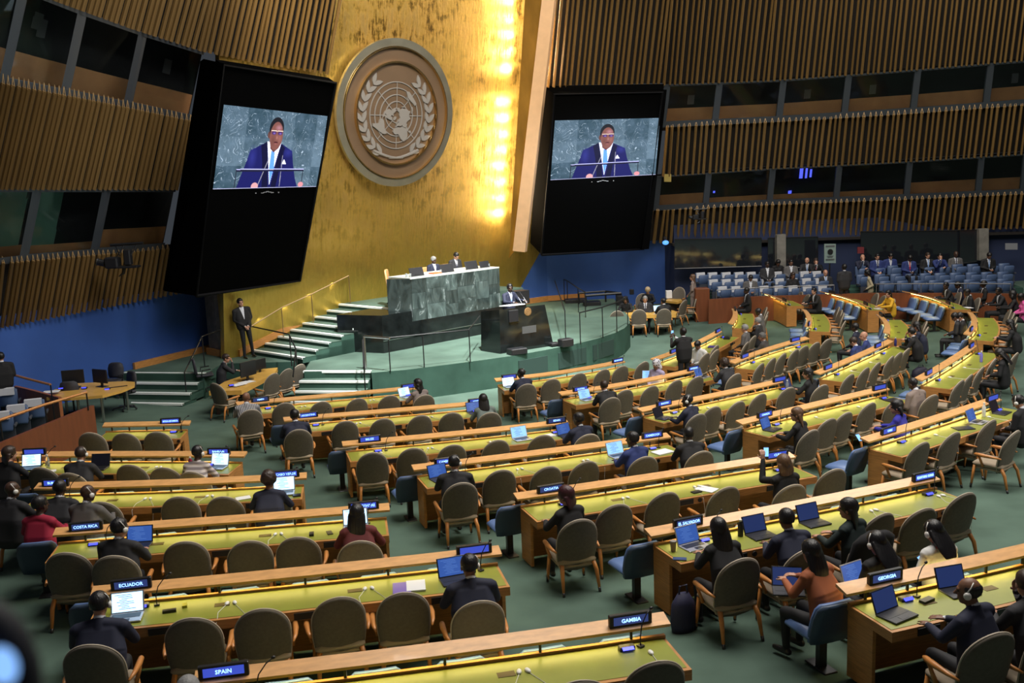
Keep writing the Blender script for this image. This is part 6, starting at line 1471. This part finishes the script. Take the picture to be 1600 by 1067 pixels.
c=Vector(Py(1040,379,38.6)); r=empty('ceiling_camera',Matrix.Translation(c)); tag(r,'small camera with glowing blue light under the slats beside the right screen','camera'); link('body',MB().ell((0,0,0),(0.13,0.12,0.09)).mesh('body',glow('blue lit camera',(0.10,0.35,1.0),1.6),True),r); link('bracket',MB().box((0,0.1,0.16),(0.08,0.25,0.14)).mesh('bracket',METALD),r)
def rig(px,py,fn,sc_,lab):
    c=S(fn,px,py,-1.25); r=empty('camera_rig',Matrix.Translation(c)@Matrix.Scale(sc_,4)); tag(r,lab,'camera rig')
    link('camera_body',MB().rbox((-0.25,0,-0.1),(0.42,0.4,0.36),0.04).mesh('camera_body',BLACK),r); link('lens',MB().lathe([(0.11,0),(0.11,0.22),(0.13,0.25)],(-0.5,0,-0.12),12,Matrix.Rotation(-1.3,3,'Y')).mesh('lens',BLACK),r)
    link('platform',MB().rbox((0.2,0,-0.25),(0.75,0.35,0.07),0.01).mesh('platform',BLACK),r); link('head_unit',MB().rbox((0.25,0,0.05),(0.22,0.25,0.5),0.03).mesh('head_unit',BLACK),r)
    mb=MB(); mb.tube([(-0.35,0.2,0.45),(0.7,0.2,0.48)],0.05,6); mb.tube([(-0.2,0.2,0.45),(0.0,0,0.1)],0.02,5); mb.tube([(0.5,0.2,0.45),(0.35,0,0.1)],0.02,5); mb.tube([(0.1,0.2,0.46),(-0.15,0,0.0)],0.02,5); link('bracket',mb.mesh('bracket',BLACK),r)
    mb=MB(); mb.tube([(0.1,0,-0.25),(0.05,0,-0.45),(-0.1,0,-0.55)],[0.06,0.05,0.02],6); link('handle',mb.mesh('handle',BLACK),r)
rig(188,405,YL,0.85,'black remote camera rig hanging on the lower left slats')
rig(1092,337,YR,0.55,'black remote camera rig on the lower right slats beside the screen')
# ---- left office table
def poly_top(name,pl,h,th,m,root=None,h0=None):
    pts=[Vector(Pf(x,y,h)) for x,y in pl]; z=sum(p.z for p in pts)/len(pts); c=sum(pts,Vector())/len(pts)
    mb=MB(); mb.prism([(p.x-c.x,p.y-c.y) for p in pts],z-th-c.z,z-c.z); 
    if root is None: root=empty(name,Matrix.Translation(c))
    link('tabletop',mb.mesh('tabletop',m),root); return root,c,z,pts
MAPLE=mat('yellow maple top',(0.62,0.36,0.08),0.4,var=0.1,scale=4)
r,c,z,pts=poly_top('office_table',[(72,617),(84,605),(120,597),(195,598),(211,600),(210,605),(190,612),(160,618),(110,619)],0.75,0.07,MAPLE); tag(r,'curved yellow maple table with two monitors beside the left wall','table')
for f_ in (1,4,7,8):
    p=pts[f_].lerp(c,0.25); link('leg',MB().tube([(p.x-c.x,p.y-c.y,-0.07),(p.x-c.x,p.y-c.y,-0.72)],0.035,7).mesh('leg',METAL),r)
def monitor(px,py,ang,lab,w=0.55,h=0.36,zz=0.75,fl=None):
    p=Pf(px,py,zz); r=empty('monitor',place(p[0],p[1],p[2],ang)); tag(r,lab,'monitor'); link('display',MB().rbox((0,0,0.12+h/2),(w,0.04,h),0.01).mesh('display',BLACK),r); link('stand',MB().rbox((0,0.04,0.07),(0.08,0.04,0.14),0.01).mesh('stand',BLACK),r); link('foot',MB().rbox((0,0.04,0.01),(0.3,0.2,0.02),0.005).mesh('foot',BLACK),r)
monitor(116,606,0.2,'black monitor seen from behind, left one on the yellow table'); monitor(158,605,-0.5,'black monitor with bent cable, right one on the yellow table')
DGREY=mat('dark grey mesh fabric',(0.03,0.03,0.038),0.7)
p=Pf(117,648,0.0); office_chair(place(p[0],p[1],p[2],0.2,1.0),'dark grey office chair before the yellow maple table',DGREY,'office chairs of the left table',0.42)
p=Pf(196,640,0.0); office_chair(place(p[0],p[1],p[2],2.4,1.05),'dark grey office chair with five star base right of the yellow maple table',DGREY,'office chairs of the left table',0.42)
p=Pf(165,625,0.0); office_chair(place(p[0]+0.1,p[1]+0.35,p[2],3.0,1.0),'dark office chair behind the yellow maple table',DGREY,'office chairs of the left table',0.42)
for px,py,i in ((96,608,'left'),(132,607,'middle'),(168,609,'right')):
    p=Pf(px,py,0.75); r=empty('voting_console',place(p[0],p[1],p[2]+0.0,0.1)); tag(r,'small console with blue light, %s one on the yellow maple table'%i,'console'); CONS.put(r)
p=Pf(182,607,0.75); tag(link('name_plate',MB().rbox((0,0,0.03),(0.55,0.03,0.05),0.005).mesh('name_plate',WOODD),None,place(p[0],p[1],p[2],0.5)),'long dark name bar at the right end of the yellow maple table','name plate')
p=Pf(80,612,0.75); tag(link('paper',MB().box((0,0,0.004),(0.4,0.3,0.006)).mesh('paper',PAPER),None,place(p[0],p[1],p[2],0.2)),'white papers at the left end of the yellow maple table','paper')
# ---- clerks' table with the three pale chairs
r,c,z,pts=poly_top('clerks_table',[(326,607),(351,594),(412,578),(434,577),(430,585),(377,608)],0.76,0.12,MAPLE); tag(r,'orange wooden clerks table in front of the left podium steps','table')
for f_ in (0,1,3,5):
    p=pts[f_].lerp(c,0.18); link('leg',MB().box((p.x-c.x,p.y-c.y,-0.42),(0.09,0.09,0.62)).mesh('leg',WOODD),r)
monitor(389,594,1.1,'large black monitor on the clerks table',0.62,0.42,0.76); monitor(408,583,1.0,'smaller black monitor behind the large one on the clerks table',0.4,0.3,0.76)
p=Pf(361,603,0.76); r_=empty('voting_console',place(p[0],p[1],p[2],0.6)); tag(r_,'small console with blue light on the clerks table','console'); CONS.put(r_)
for px,py,lab in ((372,601,'white sheets at the front of the clerks table'),(385,597,'open white magazine by the large monitor on the clerks table')):
    p=Pf(px,py,0.76); tag(link('paper',bpy.data.meshes['paper'],None,place(p[0],p[1],p[2],0.9)),lab,'paper')
person(free_at(353,553,'chin',-1.15),'chin','short','b','char','l','clerk in dark suit resting chin on hand at the clerks table',near=True,tie='b')
PALE=mat('pale cream fabric',(0.42,0.36,0.28),0.8)
for px,py,a,lab in ((409,581,0.95,'first'),(431,574,0.95,'second'),(451,567,0.95,'third')):
    p=Pf(px,py,1.03); put_chair(p[0]+0.16,p[1]-0.12,g(p[0],p[1]),a,'pale beige chair, %s from the left along the right side of the clerks table'%lab,'beige chairs of the clerks table')
p=Pf(343,600,0.95); put_chair(p[0]+0.1,p[1],g(p[0],p[1]),-0.55,'beige chair at the near corner of the clerks table','beige chairs of the clerks table')
p=Pf(322,610,0.2); office_chair(place(p[0],p[1],p[2],-1.2,1.0),'dark mesh office chair behind the clerk',DGREY,'office chairs of the left table',0.42)
# ---- tables right of the dais
r,c,z,pts=poly_top('side_table',[(918,493),(935,486),(1000,482),(1052,482),(1058,486),(1056,490),(985,494),(940,497)],0.75,0.13,MAPLE); tag(r,'long curved wooden table at the right end of the dais','table')
for f_ in (0,2,4,6):
    p=pts[f_].lerp(c,0.15); link('leg',MB().box((p.x-c.x,p.y-c.y,-0.4),(0.1,0.1,0.6)).mesh('leg',WOODD),r)
for px,py,a,lab in ((962,484,0.1,'leftmost beige chair before the long table right of the dais'),(997,482,0.0,'middle beige chair before the long table right of the dais'),(1036,481,0.0,'occupied beige chair before the long table right of the dais'),(1060,468,0.9,'beige chair at the right end of the long table right of the dais'),(1004,460,3.0,'beige chair on the far side of the long table right of the dais'),(1058,450,2.6,'pale chair with rounded back behind the far small table'),(1076,462,1.6,'beige chair left of the woman standing by the gallery')):
    p=Pf(px,py,1.03); put_chair(p[0],p[1],g(p[0],p[1]),a,lab,'beige chairs of the side tables')
r,c,z,pts=poly_top('side_table',[(1038,470),(1044,466),(1064,466),(1066,470),(1058,473)],0.75,0.08,MAPLE); tag(r,'small wooden table with pale box beyond the long side table','table'); link('leg',MB().box((0,0,-0.4),(0.6,0.3,0.65)).mesh('leg',WOODD),r)
person(free_at(1036,465,'turnl',0.0),'turnl','short','k','black','m','man in black at the long side table before a bright laptop')
person(free_at(1012,449,'side',2.9),'side','afro','y','black','l','person with bushy blond hair at the far side of the long side table',fem=True)
person(free_at(1008,462,'lap',3.0),'lap','short','g','char','l','grey haired man in dark suit facing out at the long side table',tie='k')
person(free_at(977,463,'side',2.7),'side','long','k','black','m','woman with dark hair among the black equipment right of the dais',fem=True)
p=Pf(1024,490,0.75); 
q=Vector(Pf(1045,466,0.75)); tag(link('carton',MB().rbox((0,0,0.16),(0.24,0.16,0.32),0.01).mesh('carton',PAPER),None,place(q.x,q.y,q.z,0.1)),'white box standing on the far small table','box')
eb=empty('equipment_desk',Matrix.Translation((0,0,0))); tag(eb,'black framed equipment desk against the blue wall','equipment desk')
for i,(px,py,w,d_,h,z0) in enumerate([(900,478,0.9,0.6,0.7,0.35),(925,484,0.7,0.6,0.75,0.3),(968,484,0.25,0.5,1.0,0.3)]):
    p=Pz(px,py,z0+0.4); link('cabinet',MB().rbox((p[0],p[1],z0+h/2),(w,d_,h),0.02).mesh('cabinet',BLACK),eb)
mb=MB(); a=[Vector(Pz(x,y,1.35)) for x,y in ((904,458),(946,455),(970,458),(915,462))]; mb.tube([a[0],a[1],a[2]],0.04,5); mb.tube([a[3],a[2]],0.05,5); link('frame',mb.mesh('frame',BLACK),eb)
for p_ in a: link('frame_post',MB().tube([p_,(p_.x,p_.y,0.2)],0.04,5).mesh('frame_post',BLACK),eb)
p=Py(987,456,39.5); tag(link('wall_speaker',MB().rbox((0,0,0),(0.18,0.15,0.22),0.02).mesh('wall_speaker',BLACK),None,place(*p,0)),'small black loudspeaker on the blue wall','loudspeaker')
# ---- left gallery: panels, rails, covered seats
def wallq(name,top_px,h,m,lab,th=0.08):
    pts=[Vector(Pf(x,y,h)) for x,y in top_px]; rows=[]
    for i,p in enumerate(pts):
        a=pts[max(i-1,0)]; b=pts[min(i+1,len(pts)-1)]; t=(b-a).normalized(); nn=Vector((-t.y,t.x,0)).normalized()*th
        rows.append([(p.x,p.y,-0.05),(p.x+nn.x,p.y+nn.y,-0.05),(p.x+nn.x,p.y+nn.y,p.z),(p.x,p.y,p.z)])
    o=tag(link(name,MB().sweep(rows).mesh(name,m)),lab,kind='structure'); return pts
pts=wallq('trim_11',[(-60,722),(0,693),(70,664),(147,633)],0.92,REDW,'reddish wooden panel wall at the left, slanting towards the dais')
rr_=[Vector(Pf(x,y,1.28)) for x,y in ((-40,676),(0,656),(70,632),(135,613))]
root=empty('guard_rail'); tag(root,'long wooden topped guard rail over the reddish left panel wall','guard rail'); link('top_rail',MB().tube(rr_,0.03,6).mesh('top_rail',CHWOOD),root)
for p in rr_[1:]: link('post',MB().tube([p,(p.x,p.y,p.z-0.42)],0.018,5).mesh('post',DR),root)
wallq('trim_12',[(8,600),(50,610),(91,621)],0.75,WOODR,'olive brown wooden panel beside the yellow maple table')
r2_=[Vector(Pf(x,y,1.12)) for x,y in ((5,581),(40,591),(79,601))]
root=empty('guard_rail'); tag(root,'short wooden topped guard rail left of the yellow maple table','guard rail'); link('top_rail',MB().tube(r2_,0.03,6).mesh('top_rail',CHWOOD),root)
for p in (r2_[0],r2_[2]): link('post',MB().tube([p,(p.x,p.y,p.z-1.1)],0.018,5).mesh('post',DR),root)
for i,(px,py) in enumerate([(44,624),(17,633),(-8,644),(2,607)]):
    p=Pf(px,py,0.88); r=empty('gallery_seat',place(p[0],p[1]+0.28,g(p[0],p[1]),0.35)); tag(r,'blue seat with white headrest cover, %s from the right behind the left rail'%ORD[i],'seat','covered seats of the left gallery'); ASC.put(r)
person(Matrix.Translation((0.5,-0.9,0))@free_at(-2,541,'stand',0.6,z=0.5,scale=1.0),'stand','short','k','black','l','person in black standing at the left picture edge before the blue wall')
# ---- laptops
LB_=MB(); LB_.rbox((0,0,0.009),(0.34,0.235,0.018),0.004)
LID=MB(); LID.rbox((0,0,0.11),(0.34,0.010,0.225),0.003)
LAPM={}
for nm,col in (('silver',(0.42,0.42,0.44)),('dark',(0.02,0.02,0.023))):
    m=mat(nm+' laptop shell',col,0.35,0.5 if nm=='silver' else 0); LAPM[nm]=(LB_.mesh('base',m),LID.mesh('lid',m))
KEY=box_me('keyboard',(0,0.035,0.0185),(0.29,0.11,0.002),BLACK); PAD=box_me('touchpad',(0,-0.07,0.0185),(0.10,0.06,0.002),METALD)
SCRN={}
for nm,c_,s_ in (('white',(0.45,0.72,1.0),2.2),('blue',(0.035,0.10,0.38),1.0),('pale',(0.25,0.5,0.95),1.6),('off',(0.01,0.01,0.015),0.1),('deep',(0.016,0.032,0.12),0.9)):
    SCRN[nm]=box_me('display',(0,-0.006,0.113),(0.31,0.002,0.195),glow('laptop screen '+nm,c_,s_))
LINE=glow('screen text lines',(0.10,0.22,0.6),0.9); ln=MB()
for i in range(9): ln.box((-0.04+0.02*((i*7)%3),-0.0078,0.19-i*0.018),(0.17-0.03*((i*5)%4),0.001,0.006))
LINES=ln.mesh('text_lines',LINE)
def laptop(mw,sh,sc_,lab,tilt=-0.35):
    r=empty('laptop',mw); tag(r,lab,'laptop'); b=LAPM[sh]; o=link('base',b[0],r); link('keyboard',KEY,o); link('touchpad',PAD,o)
    l=link('lid',b[1],r,Matrix.Translation((0,0.115,0.012))@Matrix.Rotation(tilt,4,'X')); link('display',SCRN[sc_],l)
    if sc_ in('white','pale','blue'): x=link('text_lines',LINES,l); x['kind']='stuff'
    return r
for (dk,px,u,sh,sc_,turn,lab) in [
 ('A5',196,-0.24,'silver','white',0.0,'silver laptop with bright screen under the ECUADOR sign'),('A5',712,-0.30,'dark','blue',0.1,'dark laptop half hidden by the broad man, ECUADOR desk'),
 ('A4',214,-0.32,'dark','blue',-0.1,'black laptop with dim blue screen, COSTA RICA desk'),('A4',556,-0.34,'silver','white',0.0,'laptop with bright screen in front of the woman in maroon'),
 ('A3',443,-0.30,'silver','white',0.0,'bright laptop under the CABO VERDE sign'),('A2',45,-0.28,'dark','white',0.1,'bright blue rimmed laptop at the far left desk'),('A2',152,-0.28,'dark','off',0.0,'black switched off laptop right of the brown haired man'),('A2',338,-0.34,'silver','white',-0.1,'white laptop before the person in striped knit'),
 ('B0',637,-0.34,'silver','white',0.3,'white laptop before the woman with braids'),('B1',743,-0.38,'dark','blue',0.1,'laptop with blue screen before the woman in pale teal'),('B2',816,-0.30,'silver','pale',0.1,'open silver laptop standing alone on the BELIZE desk'),
 ('B2',888,-0.16,'dark','blue',0.3,'dark laptop before the man at the BENIN sign'),('B3',690,-0.34,'dark','blue',0.2,'laptop with blue screen at the left end of the CAMEROON desk'),('B3',968,-0.34,'silver','pale',0.1,'laptop with pale screen on the CAMEROON desk'),
 ('B5',1086,-0.36,'silver','blue',0.1,'laptop with blue screen between coffee cup and EL SALVADOR woman'),('B5',1190,-0.30,'dark','deep',0.0,'black laptop before the second seat of the EL SALVADOR desk'),('B5',1274,-0.34,'dark','deep',0.0,'black laptop reached by the woman in dark green'),
 ('B6',1402,-0.24,'dark','deep',0.2,'large black laptop under the GEORGIA sign'),('B6',1500,-0.40,'dark','deep',-0.1,'dark laptop behind the bald man at the GEORGIA desk'),
 ('C0',798,-0.34,'silver','white',0.1,'laptop with pale screen at the left end of the desk hugging the dais'),('C1',919,-0.32,'silver','pale',0.1,'laptop with pale screen under the AUSTRIA sign'),('C1',1099,-0.36,'silver','blue',0.2,'laptop with blue screen under the AUSTRALIA sign'),
 ('C2',1038,-0.28,'dark','off',0.3,'dark laptop under the BHUTAN sign'),('C2',1240,-0.36,'dark','deep',0.3,'small dark laptop at the right end of the BHUTAN desk'),('C3',1207,-0.30,'dark','blue',0.2,'black laptop with blue screen under the CANADA sign'),
 ('C4',1530,-0.30,'silver','blue',0.1,'silver laptop with blue screen beside the white bottle'),('C4',1566,-0.34,'dark','off',0.1,'black open laptop at the right end of the CHILE desk')]:
    d=DK[dk]; s_=s_at_px(d,px,u,0.8); q,n,t=d_at(d,s_); c=q-n*(-u); laptop(place(c.x,c.y,q.z+0.753,face(n)+turn),sh,sc_,lab)
m_=Pf(1030,487,0.75); laptop(place(m_[0],m_[1],m_[2],0.2),'silver','white','laptop with bright screen on the long side table')
m_=Pf(1232,925,0.62); laptop(place(*m_,-0.2),'dark','deep','laptop on the lap of the woman in rust brown',-0.6)
m_=Pf(1349,917,0.62); laptop(place(*m_,0.5),'silver','blue','silver laptop on the lap of the woman behind the GEORGIA sign')
m_=Pf(1012,594,0.7); laptop(place(*m_,-0.3),'silver','pale','laptop with pale blue screen on the lap of the woman in headscarf')
# ---- bottles, cups, papers, bags
def bottle(px,dk,u,col,h,lab,clear=False):
    d=DK[dk]; s_=s_at_px(d,px,u,0.8); q,n,t=d_at(d,s_); c=q+n*u
    m=CLEAR if clear else mat(lab[:18],col,0.35); r=empty('bottle',place(c.x,c.y,q.z+0.75,0)); tag(r,lab,'bottle')
    link('body',MB().lathe([(0.032,0),(0.035,0.01),(0.035,h*0.68),(0.018,h*0.82),(0.016,h*0.9)],n=14).mesh('body',m,True),r); link('cap',MB().lathe([(0.019,h*0.9),(0.019,h)],n=10).mesh('cap',WHITE),r)
bottle(75,'A2',-0.38,None,0.24,'clear plastic water bottle at the far left desk',True); bottle(1230,'C2',-0.42,None,0.23,'clear plastic water bottle at the right end of the BHUTAN desk',True)
bottle(1537,'C4',-0.45,(0.75,0.75,0.72),0.27,'matte white bottle behind the silver laptop on the CHILE desk'); bottle(1533,'D4',-0.2,(0.22,0.20,0.62),0.28,'lilac bottle on the fourth right block desk'); bottle(1157,'B5',-0.42,(0.015,0.015,0.017),0.22,'black tumbler beside the EL SALVADOR woman')
bottle(1399,'E3',-0.3,(0.03,0.03,0.16),0.24,'dark blue bottle on the third end-on far desk'); bottle(298,'A2',-0.42,(0.25,0.02,0.05),0.18,'dark red tumbler left of the person in striped knit')
d=DK['B5']; s_=s_at_px(d,1052,-0.36,0.8); q,n,t=d_at(d,s_); c=q-n*0.36; r=empty('coffee_cup',place(c.x,c.y,q.z+0.752,0)); tag(r,'paper coffee cup with lid at the left end of the EL SALVADOR desk','cup'); link('cup',MB().lathe([(0.028,0),(0.038,0.12)],n=14).mesh('cup',mat('kraft cup',(0.35,0.25,0.16),0.7)),r); link('lid',MB().lathe([(0.042,0.12),(0.040,0.135),(0.03,0.138)],n=14).mesh('lid',mat('grey lid',(0.25,0.22,0.2),0.5)),r)
def flat(dk,px,u,w,dp,m,turn,name,lab,cat,th=0.006):
    d=DK[dk]; s_=s_at_px(d,px,u,0.76); q,n,t=d_at(d,s_); c=q+n*u; tag(link(name,MB().box((0,0,th/2),(w,dp,th)).mesh(name,m),None,place(c.x,c.y,q.z+0.752,face(n)+turn)),lab,cat)
flat('B4',1104,-0.22,0.22,0.30,PAPER,0.5,'paper','white sheets with a pen on the CROATIA desk','paper'); flat('B4',1088,-0.16,0.15,0.09,BLACK,0.1,'wallet','flat black case beside the white sheets, CROATIA desk','case',0.015)
flat('A5',650,-0.28,0.21,0.28,PAPER,-0.1,'booklet','white booklet on the ECUADOR desk','booklet',0.02); flat('A5',628,-0.27,0.2,0.29,mat('purple cover',(0.18,0.12,0.42),0.5),-0.1,'booklet','purple booklet on the ECUADOR desk','booklet',0.014)
flat('A3',380,-0.2,0.22,0.16,PAPER,0.3,'paper','white sheet left of the curly haired person','paper'); flat('A2',78,-0.14,0.2,0.14,PAPER,0.4,'paper','white sheet below the water bottle at the far left desk','paper'); flat('B3',1035,-0.22,0.34,0.24,PAPER,0.2,'magazine','open white magazine on the CAMEROON desk','magazine',0.02)
flat('B2',858,-0.30,0.22,0.18,PAPER,0.2,'notebook','white notebooks beside the alone standing silver laptop','notebook',0.03); flat('C4',1505,-0.28,0.34,0.22,BLACK,-0.5,'laptop_sleeve','black laptop sleeve on the CHILE desk','sleeve',0.015); flat('C3',1393,-0.30,0.32,0.2,BLACK,-0.1,'closed_laptop','closed black laptop at the right end of the CANADA desk','laptop',0.018)
flat('A4',487,-0.24,0.06,0.11,BLACK,0.0,'mouse','black mouse on the COSTA RICA desk','mouse',0.03); flat('A4',515,-0.26,0.07,0.14,BLACK,0.2,'phone','black phone beside the mouse on the COSTA RICA desk','phone',0.01); flat('A3',464,-0.15,0.12,0.1,BLACK,0.1,'wallet','black wallet at the right end of the CABO VERDE desk','wallet',0.02)
flat('B5',1062,-0.12,0.08,0.16,mat('blue phone glass',(0.06,0.09,0.2),0.15),1.0,'phone','phone with blue strap at the left end of the EL SALVADOR desk','phone',0.01); flat('D1',1112,-0.3,0.25,0.2,mat('purple folder',(0.05,0.03,0.2),0.5),0.2,'folder','purple folder on the desk right of the photographer','folder',0.03); flat('D1',1136,-0.3,0.3,0.2,BLACK,0.2,'pouch','black pouch on the desk right of the photographer','pouch',0.05)
flat('A5',265,-0.30,0.14,0.05,BLACK,0.1,'adapter','black cable adapter on the ECUADOR desk','adapter',0.03); flat('A5',289,-0.40,0.05,0.08,mat('yellow label',(0.45,0.40,0.03),0.6),0.1,'adapter','yellow labelled adapter on the ECUADOR desk','adapter',0.03); flat('B6',1448,-0.38,0.16,0.07,BLACK,0.2,'adapter','black cable adapter on the GEORGIA desk','adapter',0.03)
flat('F2',1372,-0.2,0.3,0.2,PAPER,0.2,'paper','white sheets before the woman in yellow','paper'); flat('E4',1555,-0.25,0.3,0.2,PAPER,0.2,'paper','white sheets on the fourth end-on far desk','paper')
# held phones
p=Pf(1197,706,1.27); phone(place(p[0],p[1],p[2],-0.1),'phone raised by the woman with light brown bob')
p=Pf(1342,684,0.9); phone(place(p[0],p[1],p[2],0.3)@Matrix.Rotation(-0.9,4,'X'),'phone in the hand of the woman in royal blue'); p=Pf(1441,878,0.82); phone(place(p[0],p[1],p[2],0.8)@Matrix.Rotation(-0.8,4,'X'),'phone in the hands of the woman in white top')
# bags
def bag(px,py,w,d_,h,col,lab,nm='bag'):
    p=Pf(px,py,0.0); r=empty(nm,place(p[0],p[1],p[2],0.4)); tag(r,lab,'bag'); m=mat(lab[:14]+' cloth',col,0.7,bump=0.3,scale=10)
    link('body',MB().lathe([(w*0.5,0),(w*0.56,h*0.25),(w*0.5,h*0.7),(w*0.25,h*0.95)],n=12,M=Matrix.Diagonal((1,d_/w,1))).mesh('body',m,True),r); link('strap',MB().tube([(-w*0.2,0,h*0.85),(-w*0.15,0,h*1.15),(w*0.15,0,h*1.15),(w*0.2,0,h*0.85)],0.012,6).mesh('strap',m),r)
bag(1068,985,0.30,0.18,0.48,(0.02,0.02,0.06),'navy backpack leaning at the left end of the EL SALVADOR desk','backpack'); bag(1438,590,0.5,0.3,0.30,(0.012,0.010,0.03),'dark navy holdall on the floor left of the CHILE desk end'); bag(857,857,0.25,0.12,0.28,(0.02,0.02,0.02),'dark shoulder bag by the CROATIA woman'); bag(268,745,0.3,0.15,0.3,(0.01,0.01,0.01),'black bag on the chair behind the far left desk')
CT=P(); 
# black coat over a chair back
d=DK['B5']; v=CHPOS[('B5',2)]; r_=v[5].matrix_basis; mb=MB()
rows=[]
for z,w,o_ in ((0.45,0.33,0.0),(0.7,0.34,0.0),(0.98,0.31,0.0),(1.06,0.20,0.02)):
    y=-0.165-0.24*(z-0.30); rows.append([(w*math.cos(a),y+0.02+(0.09+0.02*math.sin(5*a))*math.sin(a),z) for a in [2*math.pi*k/16 for k in range(16)]])
mb.sweep(rows); o=link('coat',mb.mesh('coat',cmat('black coat',(0.004,0.004,0.006),0.9),True),None,place(*v[5].location,v[5].matrix_basis.to_euler().z)); tag(o,'black coat hung over the chair back of the woman in dark green','coat')
# blurred foreground: someone's dark camera close to the lens with a lit display
fc=Vector(Py(-22,1055,0.36)); r=empty('foreground_camera',Matrix.Translation(fc)); tag(r,'out of focus dark camera with lit blue display, close by in the bottom left corner','camera')
link('body',MB().ell((0,0,-0.003),(0.0215,0.016,0.036),None,20,14).mesh('body',cmat('dark navy shell',(0.003,0.004,0.012),0.7),True),r)
dsp=Vector(Py(4,1040,0.335))-fc
link('display',MB().ell(tuple(dsp),(0.0058,0.002,0.0075),None,14,10).mesh('display',glow('blurred display',(0.25,0.5,1.0),1.2),True),r)
